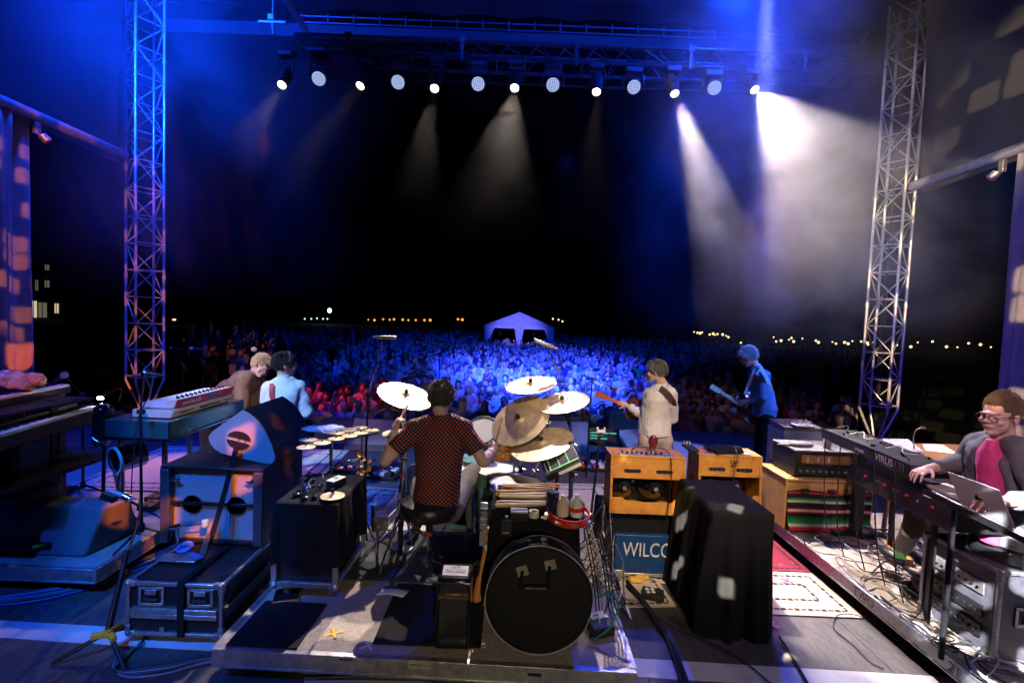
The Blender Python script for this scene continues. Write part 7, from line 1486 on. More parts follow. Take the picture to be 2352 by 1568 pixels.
guitar('electric guitar with a pale twelve-peg neck, held by the man in the blue striped shirt', at(1716, 938, Y + .02), at(1632, 886, Y + .1), V((-.3, -.95, .3)), mat('cream_black_body', (.08, .07, .06), .25, coat=.5), M_['maple'], 'electric', 6)
# bassist at left
Y = 5.0; t = thing('person', 'dark-haired musician in a pale blue shirt with a red strap, left of centre', 'person', (at(645, 1000, Y).x, Y, 0))
FC = V((.75, .66, 0)); hd = at(655, 838, Y); H = hframe(hd, (.86, .50, -.10)); NK = at(653, 868, Y); HIP = at(643, 985, Y); SL, SR = at(619, 893, Y - .02), at(683, 890, Y + .02); ER = at(706, 948, Y + .0); WR = at(728, 965, Y + .16); EL = at(612, 950, Y); WL_ = at(640, 985, Y + .3)
b = MB(); head_shapes(b, H, 1.05); b.cap(H @ V((0, -.02, -.05)), NK, .057, .063); b.cap(NK, HIP, .07, .09); chain(b, [SR, ER, WR], [.05, .042, .03]); hand(b, WR, V((.0, .7, -.45)), V((.8, -.5, .3)), 1.0, 1); chain(b, [SL, EL, WL_], [.05, .042, .03]); hand(b, WL_, (.6, .6, 0), V((0, 0, 1)), .8, -1); blob(b, 'body', M_['skinp'], t, .0075, 2)
face_parts(t, H, False, 1.05); hair(t, H, hairmat('black_curly_hair', (.03, .025, .025)), 9, 1.02, length=.026, n=900, curl=.7, top=.05)
M_['pshirt'] = mat('pale_blue_shirt', (.60, .64, .68), .8, var=.06); s_ = MB(); torso(s_, NK, HIP, .215, .125, (.3, 1, 0)); s_.cap(SL, lerp(SL, NK, .7), .075, .058); s_.cap(SR, lerp(SR, NK, .7), .075, .058); sleeve(s_, [SR, ER, lerp(ER, WR, .12)], [.085, .07, .072]); sleeve(s_, [SL, EL, lerp(EL, WL_, .2)], [.085, .07, .06]); blob(s_, 'shirt', M_['pshirt'], t, .01, 2, .032, .13)
MB().lathe([(.072, -.01), (.078, -.01), (.066, .038), (.06, .038)], Matrix.Translation(NK), 26).build('collar', M_['pshirt'], t)
legs(t, HIP + V((0, 0, -.06)), [V((HIP.x - .12, Y, 0)), V((HIP.x + .14, Y + .1, 0))], mat('dark_jeans', (.03, .04, .07), .8))
strap(t, [at(624, 880, Y - .12), at(623, 905, Y - .15), at(631, 930, Y - .15), at(641, 955, Y - .13)], .02, mat('red_blue_strap', (.5, .04, .06), .5, var=.6, vscale=30))
guitar('dark bass guitar held low by the man in the pale blue shirt', at(705, 975, Y + .32), at(760, 950, Y + 1.0), V((.6, -.3, .8)), M_['sunb'], M_['redneck'], 'electric', 2)
# bending musician
Y = 5.4; t = thing('person', 'fair-haired musician in a brown jacket bending forward over the keyboards at left', 'person', (at(500, 1000, 5.3).x, 5.3, .2))
hd = at(600, 840, Y); H = hframe(hd, (.72, -.55, -.42), (.45, .1, 1)); NK = at(581, 862, Y + .05); SN, SFr = at(560, 868, Y - .12), at(578, 872, Y + .22); MID = at(530, 900, Y + .0); HIP = at(497, 950, Y); EL = at(553, 950, Y - .15); WR = at(545, 975, Y - .45)
b = MB(); head_shapes(b, H, 1.0); b.cap(H @ V((0, -.03, -.04)), NK, .055, .06); b.cap(NK, MID, .06, .09); b.cap(MID, HIP, .09, .1); chain(b, [SN, EL, WR], [.05, .042, .03]); hand(b, WR, V((.2, -.9, -.2)), V((0, 0, 1)), .6, 1); EL2 = at(590, 945, Y + .2); WR3 = at(600, 985, Y); chain(b, [SFr, EL2, WR3], [.05, .042, .03]); hand(b, WR3, V((.2, -.8, -.2)), V((0, 0, 1)), .6, -1); blob(b, 'body', M_['skinp'], t, .0075, 2)
face_parts(t, H, True, 1.0); hair(t, H, hairmat('blond_hair', (.62, .45, .24)), 12, 1.0, length=.034, n=700, curl=.2, top=.02)
M_['brownj'] = mat('brown_jacket', (.20, .11, .06), .8, var=.2); s_ = MB(); s_.cap(NK + V((-.04, 0, -.05)), MID, .11, .16); s_.cap(MID, HIP, .165, .17); s_.ell(lerp(NK, MID, .4), (.17, .2, .13)); s_.cap(SN, lerp(SN, NK, .6), .08, .07); s_.cap(SFr, lerp(SFr, NK, .6), .08, .07); sleeve(s_, [SN, EL, lerp(EL, WR, .55)], [.09, .075, .055]); sleeve(s_, [SFr, EL2, lerp(EL2, WR3, .7)], [.09, .07, .055]); blob(s_, 'jacket', M_['brownj'], t, .011, 2, .035, .13)
MB().lathe([(.07, -.01), (.077, -.01), (.066, .035), (.06, .035)], Matrix.Translation(NK) @ Matrix.Rotation(.8, 4, 'Y'), 26).build('collar', M_['blackcloth'], t)
legs(t, HIP + V((0, 0, -.03)), [V((HIP.x - .08, Y - .1, .2)), V((HIP.x + .02, Y + .2, .2))], mat('dark_trousers', (.03, .03, .035), .85))
# keyboard player at right
t = thing('person', 'keyboard player in grey jacket, pink shirt and red neckerchief, at the right edge', 'person', (3.1, 2.9, .2)); Y = 2.9
hd = at(2297, 955, Y); H = hframe(hd, (-.97, -.22, -.06), (.0, -.02, 1)); NK = at(2302, 1008, Y + .03); SN, SFr = at(2352, 1040, Y - .12), at(2246, 1018, Y + .24); CH = at(2300, 1065, Y + .08); HIP = at(2325, 1190, Y + .05); EF = at(2215, 1060, Y + .30); WF = at(2135, 1076, Y + .24); EN = at(2400, 1150, Y - .25); WN = at(2316, 1150, Y - .42)
b = MB(); head_shapes(b, H, 1.04); b.cap(H @ V((0, -.025, -.05)), NK + V((0, 0, -.02)), .056, .062); b.cap(NK, CH, .065, .08); b.cap(CH, HIP, .08, .09); chain(b, [SFr, EF, WF], [.05, .045, .029]); hand(b, WF, V((-1, -.25, -.12)), V((.0, .0, 1)), .55, 1); chain(b, [SN, EN, WN], [.05, .045, .03]); hand(b, WN, V((-.9, .2, -.1)), V((0, -.2, 1)), .5, -1); blob(b, 'body', M_['skinp'], t, .006, 2)
face_parts(t, H, True, 1.04); hair(t, H, hairmat('sandy_brown_hair', (.13, .08, .045)), 15, 1.02, length=.018, n=900, curl=.08, top=.25, comb=(0, -.35, .8))
M_['greyj'] = mat('grey_wool_jacket', (.13, .135, .15), .85, var=.1, bump=.3, bscale=180); M_['pink'] = mat('pink_shirt', (.62, .05, .22), .75, var=.12)
s_ = MB(); torso(s_, NK + V((-.01, 0, -.01)), HIP, .095, .165, (-.95, -.25, 0), .02); blob(s_, 'shirt', M_['pink'], t, .009, 2, .02, .1)
s_ = MB(); torso(s_, NK + V((.03, .0, .0)), HIP + V((.02, 0, 0)), .21, .155, (-.95, -.25, 0), .0); s_.cap(SFr, lerp(SFr, NK, .6), .075, .06); s_.cap(SN, lerp(SN, NK, .6), .08, .065); sleeve(s_, [SFr, EF, lerp(EF, WF, .82)], [.075, .062, .045]); sleeve(s_, [SN, EN, lerp(EN, WN, .85)], [.08, .068, .048]); s_.cap(NK + V((-.07, .13, -.12)), lerp(CH, HIP, .9) + V((-.10, .15, 0)), .03, .035); s_.cap(NK + V((-.08, -.10, -.12)), lerp(CH, HIP, .9) + V((-.09, -.17, 0)), .03, .035); blob(s_, 'jacket', M_['greyj'], t, .0095, 2, .03, .12)
m = MB()
for sg in (-1, 1): m.add([NK + V((.03, .075 * sg, .01)), NK + V((-.07, .1 * sg, -.10)), CH + V((-.135, .085 * sg, .02)), CH + V((-.15, .05 * sg, -.03)), NK + V((-.05, .055 * sg, -.04))], [(0, 1, 2, 3, 4)])
m.build('lapel', M_['greyj'], t, solid=.008)
m_ = mat('red_bandana', (.62, .02, .05), .7, var=.5, vscale=40); MB().lathe([(.068, -.02), (.078, -.015), (.078, .01), (.068, .016), (.062, .0)], Matrix.Translation(NK + V((0, 0, .0))) @ Matrix.Rotation(-.25, 4, 'Y'), 30).build('neckerchief', m_, t); k_ = MB(); k_.ell(NK + V((-.085, -.02, -.03)), (.022, .022, .02)); k_.cap(NK + V((-.09, -.02, -.04)), NK + V((-.11, -.045, -.10)), .014, .008); k_.cap(NK + V((-.09, -.02, -.04)), NK + V((-.12, .0, -.09)), .014, .008); blob(k_, 'neckerchief_knot', m_, t, .005, 1)
for k in range(4): MB().ell(CH + V((-.132 - .012 * (k < 2), -.015, .06 - .07 * k)), .006, nu=8, nv=6).build('shirt_button', M_['white'], t)
p_ = MB(); M_['khaki'] = mat('pale_trousers', (.5, .46, .4), .85)
for sg in (-1, 1): chain(p_, [HIP + V((0, .1 * sg, -.04)), V((HIP.x + .12 * sg + .12, 3.55, .86)), V((3.36 + .12 * sg, 3.85, .36))], [.115, .085, .06])
blob(p_, 'trousers', M_['khaki'], t, .012, 2, .012, .08)
for sg in (-1, 1): q = MB(); q.ell(V((3.34 + .12 * sg, 3.92, .25)), (.05, .13, .045)); blob(q, 'shoe', M_['black'], t, .011, 2); MB().cyl((3.35 + .12 * sg, 3.86, .27), (3.36 + .12 * sg, 3.85, .40), .045, n=14).build('green_sock', M_['gtape'], t)
q = thing('padded_stool', 'dark stool under the keyboard player at the right edge', 'stool', (HIP.x, HIP.y, .2)); MB().cyl((HIP.x, HIP.y, HIP.z - .25), (HIP.x, HIP.y, HIP.z - .15), .19, n=30).build('cushion', M_['seat'], q, bevel=.02); MB().cyl((HIP.x, HIP.y, .2), (HIP.x, HIP.y, HIP.z - .25), .03, n=12).build('post', M_['chrome'], q)
# ---------------------------------------------------------------- tent, buildings, distant lamps
M_['tent'] = mat('white_tent_fabric', (.6, .6, .62), .7, var=.1, vscale=1, bump=.15, bscale=3)
TYd = 42.0; GZ = -1.5
c = at(1192, 760, TYd); ex = 3.05; t = thing('marquee_tent', 'white peaked tent with gathered corner curtains, rising behind the crowd at centre', 'tent', (c.x, TYd, GZ)); ez = at(1113, 746, TYd).z; pz = at(1191, 717, TYd + 3).z
X0, X1 = at(1113, 746, TYd).x, at(1273, 752, TYd).x; cx = (X0 + X1) / 2
P = [Vector((X0, TYd, ez)), Vector((X1, TYd, ez)), Vector((X1, TYd + 6, ez)), Vector((X0, TYd + 6, ez)), Vector((cx, TYd + 1.2, pz)), Vector((cx, TYd + 4.8, pz))]
MB().add(P, [(0, 1, 4), (1, 2, 5, 4), (2, 3, 5), (3, 0, 4, 5)]).build('canopy', M_['tent'], t, solid=.02, sharp=10)
for (a, b) in ((P[0], P[1]), (P[1], P[2]), (P[0], P[3])): MB().hexa([a + Vector((0, -.03, -.22)), b + Vector((0, -.03, -.22)), b + Vector((0, .0, -.22)), a + Vector((0, 0, -.22)), a + Vector((0, -.03, 0)), b + Vector((0, -.03, 0)), b, a]).build('valance', M_['tent'], t)
for (x, s_) in ((X0 + .02, 1), (cx, 0), (X1 - .02, -1)):
    for yy in (TYd, TYd + 6):
        MB().cyl((x, yy, GZ), (x, yy, ez), .05, n=8).build('pole', M_['galv'], t)
        def cf(a, b, x=x, s_=s_, yy=yy):
            w = (.95 if s_ else .55) * (1 - .72 * b ** .7); xx = x + (s_ * w * a if s_ else (a - .5) * 1.7 * w); return Vector((xx, yy - .05 + .05 * math.sin(a * 22), ez - .1 - (ez - GZ) * .62 * b))
        MB().sheet(cf, 26, 10).build('gathered_curtain', M_['tent'], t, solid=.01, sharp=80)
wlit = emat('window_lit', (1, .78, .5), .55); wdim = emat('window_dim', (.8, .7, .5), .12); M_['wall'] = mat('dark_brick_wall', (.06, .055, .05), .9)
def building(label, u0, u1, v0, Y, wins):
    a = at(u0, v0, Y); b = at(u1, v0, Y); t = thing('office_building', label, 'building', ((a.x + b.x) / 2, Y, GZ)); MB().bx(a.x, b.x, Y, Y + 14, GZ, a.z).build('wall', M_['wall'], t)
    for (u, v, w, h, m) in wins:
        c = at(u, v, Y - .1); k = Y / 1110; MB().box(c, (w * k, .1, h * k)).build('window', m, t)
        MB().box(c + Vector((0, -.06, 0)), (.12, .03, h * k)).build('mullion', M_['wall'], t)
building('dark building at the far left edge with three rows of lit windows', 56, 150, 560, 85, [(108, 614, 8, 12, wdim), (66, 657, 6, 26, wlit), (84, 655, 5, 24, wdim), (108, 652, 9, 16, wdim), (78, 710, 12, 38, wlit), (98, 712, 18, 34, wdim), (130, 708, 8, 22, wlit), (70, 776, 14, 20, wlit)])
building('lower dark building with a row of pale windows, between the far-left building and the tower', 152, 285, 610, 110, [(172, 637, 16, 9, wdim), (180, 637, 16, 14, wlit), (208, 638, 17, 14, wlit), (225, 636, 5, 6, wdim), (245, 640, 6, 5, wdim), (188, 682, 3, 20, wdim)])
def lamp_dot(label, u, v, Y, r, col, s_, grp, post=True):
    p = at(u, v, Y); t = thing('distant_lamp', label, 'lamp', (p.x, Y, GZ), group=grp); MB().ell(p, (r, r, r), nu=8, nv=6).build('bulb', col, t)
    if post: MB().cyl((p.x, Y + r, GZ), (p.x, Y + r, p.z), .04, n=5).build('post', M_['wall'], t)
yl = emat('festoon_yellow', (1, .72, .3), 2.2); wl = emat('lamp_cold', (.75, .9, 1), 12); ol = emat('stall_orange', (1, .35, .05), 1.2)
Fst = [(1594, 762), (1602, 764), (1608, 765), (1613, 763), (1630, 768), (1638, 766), (1642, 769), (1648, 767), (1660, 768), (1668, 771), (1673, 774), (1702, 788), (1777, 774), (1783, 784), (1794, 782), (1812, 780), (1818, 776), (1823, 784), (1843, 777), (1874, 782), (1880, 786), (1912, 785), (1920, 789), (1940, 786), (1958, 783), (1978, 784), (1992, 787), (2006, 786), (2060, 792), (2092, 796), (2108, 786), (2142, 784), (2174, 796), (2199, 797), (2225, 788), (2252, 791), (2276, 797), (1994, 791), (1948, 789)]
for k, (u, v) in enumerate(Fst): lamp_dot(f'{ORDS[k % 13]} warm light from the left in the {("first", "middle", "last")[k // 13]} third of the distant festoon row', u, v, 90, .13 + .05 * (k % 3), yl, 0, 'warm festoon lights beyond the crowd')
for k, (u, v, r) in enumerate([(846, 734, .2), (860, 735, .3), (880, 733, .25), (895, 734, .25), (905, 733, .3), (925, 734, .3), (938, 735, .25), (955, 735, .25), (975, 735, .3), (988, 735, .35), (1052, 733, .3), (1062, 734, .35)]): lamp_dot(f'orange stall light on the horizon left of the tent, {ORDS[k]} from the left', u, v, 120, r, ol, 0, 'orange stall lights on the horizon')
lamp_dot('single cold bright lamp on the horizon above the left of the crowd', 757, 713, 120, .5, wl, 0, None)
for k, (u, v) in enumerate([(700, 732), (715, 732), (728, 731), (742, 732), (752, 732)]): lamp_dot(f'pale light in the short row at the left horizon, {ORDS[k]} from the left', u, v, 120, .2, emat('pale_green', (.4, .7, .6), 2), 0, 'pale lights on the left horizon')
for k, (u, v) in enumerate([(95, 765), (108, 764), (135, 765), (150, 763), (167, 764), (182, 762), (70, 790), (222, 770), (284, 748), (1270, 732), (1283, 734), (1292, 738), (398, 734), (402, 734)]): lamp_dot(f'faint warm light near the far-left buildings, {ORDS[k]} counted' if u < 500 else f'faint light just right of the tent peak, {ORDS[k - 9]} from the left', u, v, 80, .14, yl, 0, 'faint lights by the left buildings' if u < 500 else 'faint lights right of the tent')
hl = MB().sheet(lambda a, b: Vector((-300 + 600 * a, 150 + 30 * b, -1.5 + (5 + 3 * math.sin(a * 23) + 1.5 * math.sin(a * 71)) * b)), 120, 4).build('distant_treeline', mat('night_trees', (.006, .008, .006), 1)); tag(hl, 'black treeline along the horizon', 'treeline', kind='structure')
# crowd barrier
M_['barr'] = mat('barrier_metal', (.06, .06, .065), .45, .6)
for k in range(12):
    x = -7.2 + k * 1.2; t = thing('crowd_barrier', f'black crowd barrier panel before the front row, {ORDS[k]} from the left', 'barrier', (x + .6, 10.0, GZ), group='crowd barriers at the stage edge')
    MB().bx(x + .01, x + 1.19, 9.98, 10.02, GZ + .1, GZ + 1.12).build('panel', M_['barr'], t); MB().cyl((x, 10.0, GZ + 1.15), (x + 1.2, 10.0, GZ + 1.15), .03, n=8).build('top_rail', M_['barr'], t)
# ---------------------------------------------------------------- the crowd
def colmat(name, rough=.8):
    m = bpy.data.materials.new(name); m.use_nodes = True; N, L = nodes(m); oi = N.new('ShaderNodeObjectInfo'); L.new(oi.outputs['Color'], N['Principled BSDF'].inputs['Base Color']); N['Principled BSDF'].inputs['Roughness'].default_value = rough; return m
CSK, CSH, CHR, CHT = colmat('crowd_skin', .5), colmat('crowd_clothing', .85), colmat('crowd_hair', .7), colmat('crowd_hat', .8)
def crowd_template(kind, seed):
    rn = random.Random(seed); out = []; hz = 1.56; b = MB(); H = hframe((0, .0, hz), (0, -1, .06 * rn.uniform(-1, 1) + .05)); R3 = H.to_3x3()
    def E(c, r): b.ell(H @ V(c), r, R3, 12, 8)
    E((0, -.014, .03), (.076, .094, .086)); E((0, .03, -.035), (.060, .064, .078)); E((0, .1, -.015), (.014, .018, .024)); E((0, .085, .024), (.05, .014, .012))
    E((0, .07, -.08), (.032, .026, .022))
    for a in (-1, 1): E((a * .077, -.004, -.006), (.009, .018, .028)); E((a * .038, .075, -.03), (.022, .016, .018))
    b.cap(H @ V((0, -.01, -.06)), (0, .01, 1.38), .055, .065, 10); b.cap((0, .01, 1.3), (0, .01, 1.0), .14, .13, 12); w = .185
    arms = []
    if kind == 'down': arms = [[(-w, 0, 1.33), (-w - .06, .03, 1.08), (-w - .02, -.1, .86)], [(w, 0, 1.33), (w + .06, .03, 1.08), (w + .02, -.1, .86)]]
    if kind == 'phone': arms = [[(-w, 0, 1.33), (-w - .02, -.16, 1.22), (-.07, -.28, 1.50)], [(w, 0, 1.33), (w + .02, -.16, 1.22), (.07, -.28, 1.50)]]
    if kind == 'rest': arms = [[(-w, 0, 1.33), (-w - .05, -.06, 1.10), (-.14, -.33, 1.06)], [(w, 0, 1.33), (w + .05, -.06, 1.10), (.10, -.33, 1.06)]]
    if kind == 'clap': arms = [[(-w, 0, 1.33), (-w - .06, -.10, 1.14), (-.03, -.30, 1.30)], [(w, 0, 1.33), (w + .06, -.10, 1.14), (.03, -.30, 1.30)]]
    if kind == 'up': arms = [[(-w, 0, 1.33), (-w - .1, -.05, 1.52), (-w - .02, -.05, 1.80)], [(w, 0, 1.33), (w + .05, .0, 1.1), (w, -.1, .88)]]
    for P in arms:
        P = [V(p) for p in P]; chain(b, P, [.048, .038, .026], 10); d = (P[2] - P[1]).normalized(); b.ell(P[2] + d * .06, (.035, .035, .05), d.to_track_quat('Z', 'Y').to_matrix(), 10, 8)
        for k in range(4): q = P[2] + d * .08 + d.orthogonal().normalized() * (-.024 + .016 * k); b.cap(q, q + d * .05, .009, .007, 6)
    for sg in (-1, 1): chain(b, [V((sg * .09, 0, .92)), V((sg * .1, .0, .5)), V((sg * .1, 0, .08))], [.1, .07, .045], 10); b.ell((sg * .1, -.06, .04), (.045, .11, .04))
    bm_ = blob(b, 'person', CSK, None, .017, 1); out.append(('body', bm_.data)); bpy.data.objects.remove(bm_)
    s_ = MB(); s_.ell((0, .01, 1.26), (.205, .125, .13)); s_.ell((0, .0, 1.08), (.19, .135, .2)); s_.cyl((0, 0, .86), (0, 0, 1.05), .17, .175, 18); s_.cap((-w + .02, 0, 1.345), (-.05, .01, 1.40), .06, .05, 10); s_.cap((w - .02, 0, 1.345), (.05, .01, 1.40), .06, .05, 10)
    for P in arms: P = [V(p) for p in P]; sleeve(s_, [P[0], lerp(P[0], P[1], .5), lerp(P[0], P[1], .88)], [.075, .068, .066], 12)
    o = blob(s_, 'shirt', CSH, None, .02, 1, .02, .1); out.append(('shirt', o.data)); bpy.data.objects.remove(o)
    return out, H
def hair_mesh(style, seed):
    rn = random.Random(seed); H = hframe((0, 0, 1.56), (0, -1, .05)); R3 = H.to_3x3(); b = MB()
    def E(c, r): b.ell(H @ V(c), r, R3, 14, 9)
    if style == 'short': E((0, -.026, .045), (.083, .096, .082)); E((0, -.055, .0), (.078, .065, .07)); [E((rn.uniform(-.06, .06), rn.uniform(-.08, .06), .10 + rn.uniform(-.02, .02)), (.02, .02, .02)) for _ in range(9)]
    if style == 'long': E((0, -.026, .045), (.088, .1, .085)); E((0, -.07, -.06), (.085, .05, .13)); E((-.078, -.02, -.07), (.02, .045, .12)); E((.078, -.02, -.07), (.02, .045, .12))
    if style == 'curly': [E((.085 * math.cos(a) * math.sin(q), -.03 + .085 * math.sin(a) * math.sin(q) * (1 if math.sin(a) < .3 else .75), .05 + .08 * math.cos(q)), (.032, .032, .032)) for a in [math.tau * k / 9 for k in range(9)] for q in (.25, .8, 1.4)]
    if style == 'bald': E((0, -.06, -.01), (.078, .055, .04))
    if style == 'cap': E((0, -.018, .055), (.086, .102, .072)); b.hexa([H @ V(p) for p in ((-.07, .06, .042), (.07, .06, .042), (.055, .165, .03), (-.055, .165, .03), (-.07, .06, .052), (.07, .06, .052), (.055, .165, .038), (-.055, .165, .038))]); E((0, -.06, -.0), (.077, .06, .05))
    if style == 'hat': E((0, -.015, .085), (.085, .095, .055)); b.lathe([(.075, .05), (.15, .045), (.152, .052), (.08, .062)], H, 22)
    o = blob(b, 'hair', CHR, None, .012, 1); m = o.data; bpy.data.objects.remove(o); return m
KINDS = ['down', 'rest', 'phone', 'clap', 'up']; TPL = {k: crowd_template(k, 50 + i) for i, k in enumerate(KINDS)}
STY = {k: hair_mesh(k, 70 + i) for i, k in enumerate(('short', 'long', 'curly', 'bald', 'cap', 'hat'))}
SHC = [('white T-shirt', (.62, .62, .62)), ('pale grey shirt', (.38, .39, .4)), ('light blue shirt', (.25, .38, .55)), ('black T-shirt', (.015, .015, .018)), ('navy shirt', (.02, .03, .09)), ('dark grey shirt', (.06, .06, .065)), ('green T-shirt', (.02, .22, .08)), ('red shirt', (.42, .03, .03)), ('orange shirt', (.5, .15, .03)), ('yellow T-shirt', (.55, .42, .05)), ('pink shirt', (.55, .2, .25)), ('striped polo shirt', (.3, .3, .34))]
SHW = [7, 6, 6, 7, 6, 6, 2, 2, 1, 1, 2, 3]
HRC = {'short': [('short dark hair', (.03, .02, .015)), ('short brown hair', (.09, .05, .03)), ('short grey hair', (.3, .3, .3)), ('short fair hair', (.35, .24, .12))], 'long': [('long dark hair', (.03, .02, .015)), ('long brown hair', (.1, .055, .03)), ('long blond hair', (.42, .3, .15))], 'curly': [('curly dark hair', (.03, .02, .02)), ('curly white hair', (.5, .48, .46))], 'bald': [('a bald head', (.15, .12, .1))],
       'cap': [('a black cap', (.015, .015, .015)), ('a white cap', (.55, .55, .55)), ('a blue cap', (.03, .06, .25)), ('a red cap', (.4, .03, .03))], 'hat': [('a straw hat', (.45, .36, .22)), ('a dark brimmed hat', (.04, .035, .03))]}
SKC = [(.62, .40, .31), (.55, .33, .24), (.48, .28, .2), (.30, .17, .11), (.68, .47, .38)]
POSE = {'down': 'arms down', 'rest': 'leaning on the barrier', 'phone': 'holding up a phone', 'clap': 'hands together', 'up': 'one arm raised'}
used = set(); rc = random.Random(2024)
glass = mat('crowd_glasses', (.01, .01, .01), .2); phone_s = emat('phone_screen', (.5, .6, .9), .25)
def place_name(u):
    for lim, s_ in ((640, 'far left'), (800, 'behind the pale-shirted musician'), (930, 'left of the left crash'), (1060, 'behind the drummer'), (1180, 'above the rack tom'), (1300, 'above the ride cymbal'), (1420, 'by the acoustic headstock'), (1560, 'behind the cream shirt'), (1700, 'between both guitarists'), (1830, 'behind the blue shirt')):
        if u < lim: return s_
    return 'far right'
ORD = ['front', 'second', 'third', 'fourth', 'fifth', 'sixth', 'seventh', 'eighth', 'ninth', 'tenth', 'eleventh', 'twelfth']
def person(x, y, rot, kind, shn, shc, sty, hn, hc, sk, sc, row, u):
    tp_, H = TPL[kind]; r_ = bpy.data.objects.new('person', tp_[0][1]); COL.objects.link(r_); r_.location = (x, y, -1.5); r_.rotation_euler = (0, 0, rot); r_.scale = (sc, sc, sc); r_.color = (*sk, 1)
    s_ = bpy.data.objects.new('shirt', tp_[1][1]); COL.objects.link(s_); s_.parent = r_; s_.color = (*shc, 1)
    h_ = bpy.data.objects.new('hat' if sty in ('cap', 'hat') else 'hair', STY[sty]); COL.objects.link(h_); h_.parent = r_; h_.color = (*hc, 1)
    if row < 4 and rc.random() < .35:
        if 'gl' not in STY:
            g = MB()
            for a in (-1, 1): g.tube([H @ V((a * (.033 + .022 * math.cos(q)), .108, .002 + .015 * math.sin(q))) for q in [math.tau * k / 10 for k in range(11)]], .003, 4)
            o = g.build('glasses', glass); STY['gl'] = o.data; bpy.data.objects.remove(o)
        g = bpy.data.objects.new('glasses', STY['gl']); COL.objects.link(g); g.parent = r_
    if kind == 'phone':
        if 'ph' not in STY: o = MB().box((0, -.345, 1.59), (.15, .012, .08)).mat(1).box((0, -.338, 1.59), (.13, .006, .068)).build('ph', [M_['black'], phone_s]); STY['ph'] = o.data; bpy.data.objects.remove(o)
        g = bpy.data.objects.new('phone', STY['ph']); COL.objects.link(g); g.location = (x, y, -1.5); g.rotation_euler = (0, 0, rot); g.scale = (sc, sc, sc); tag(g, f'phone held by {shn}, {hn}, {ORD[row]} row, {place_name(u)}', 'phone', 'phones held up in the crowd')
    base = f'{shn}, {hn}, {ORD[row]} row, {place_name(u)}'; lb = base
    if lb in used: lb = f'{shn}, {hn}, {POSE[kind]}, {ORD[row]} row, {place_name(u)}'
    j = 1
    while lb in used: j += 1; lb = f'{base}, {ORD[j - 1]} such from the left'
    used.add(lb); tag(r_, lb, 'person', 'crowd watching from the ground'); return r_
cnt = 0; rows = []
y = 10.45; row = 0
special = {(0, 1595): ('pink shirt', 10, 'curly', 1, 'rest'), (0, 1672): ('green T-shirt', 6, 'bald', 0, 'rest'), (0, 1388): ('green T-shirt', 6, 'cap', 0, 'phone'), (0, 1625): ('navy shirt', 4, 'bald', 0, 'rest'), (0, 1312): ('white T-shirt', 0, 'short', 2, 'down')}
while cnt < 292 and row < 12:
    u0, u1 = (600, 1960) if row < 6 else (660, 1900)
    x0, x1 = (u0 - 1176) / 1110 * y, (u1 - 1176) / 1110 * y; step = .50 + .02 * row; x = x0 + rc.uniform(0, step)
    while x < x1 and cnt < 292:
        u = 1176 + x / y * 1110; dens = .97 if 720 < u < 1780 else .72
        if rc.random() < dens:
            k = rc.choices(KINDS, (6, 3 if row == 0 else .2, 1.0, 2.5, .6))[0]; sh = rc.choices(SHC, SHW)[0]; sty = rc.choices(list(HRC), (6, 3.4, 1, 1.4, 2.6, .9))[0]; hn, hc = rc.choice(HRC[sty]); 
            for (rw, us), (n1, si, st_y, hi, kd) in special.items():
                if rw == row and abs(u - us) < 1110 * .25 / y: sh = SHC[si]; sty = st_y; hn, hc = HRC[st_y][hi]; k = kd
            o = person(x + rc.uniform(-.06, .06), y + rc.uniform(-.12, .12), R(rc.uniform(-22, 22)) + math.atan2(x, y) * -.6, k, sh[0], sh[1], sty, hn, hc, rc.choice(SKC), rc.uniform(.93, 1.08) * (.97 if 'long' in hn else 1), row, u); cnt += 1
            if row == 0 and sh[0] == 'green T-shirt' and abs(u - 1672) < 30: 
                ltr = text_obj('W', 'lettering', M_['yellow'], None, Matrix.Identity(4), .17); ltr.data.transform(frame(V((0, -.148, 1.22)), (1, 0, 0), (0, -1, 0))); ltr.parent = o
            if row == 0 and sh[0] == 'green T-shirt' and abs(u - 1388) < 30:
                ltr = text_obj('W', 'lettering', M_['white'], None, Matrix.Identity(4), .15); ltr.data.transform(frame(V((0, -.148, 1.2)), (1, 0, 0), (0, -1, 0))); ltr.parent = o
        x += step * rc.uniform(.85, 1.2)
    y += .72 + .03 * row; row += 1
print('crowd', cnt, 'rows', row, 'y', y)
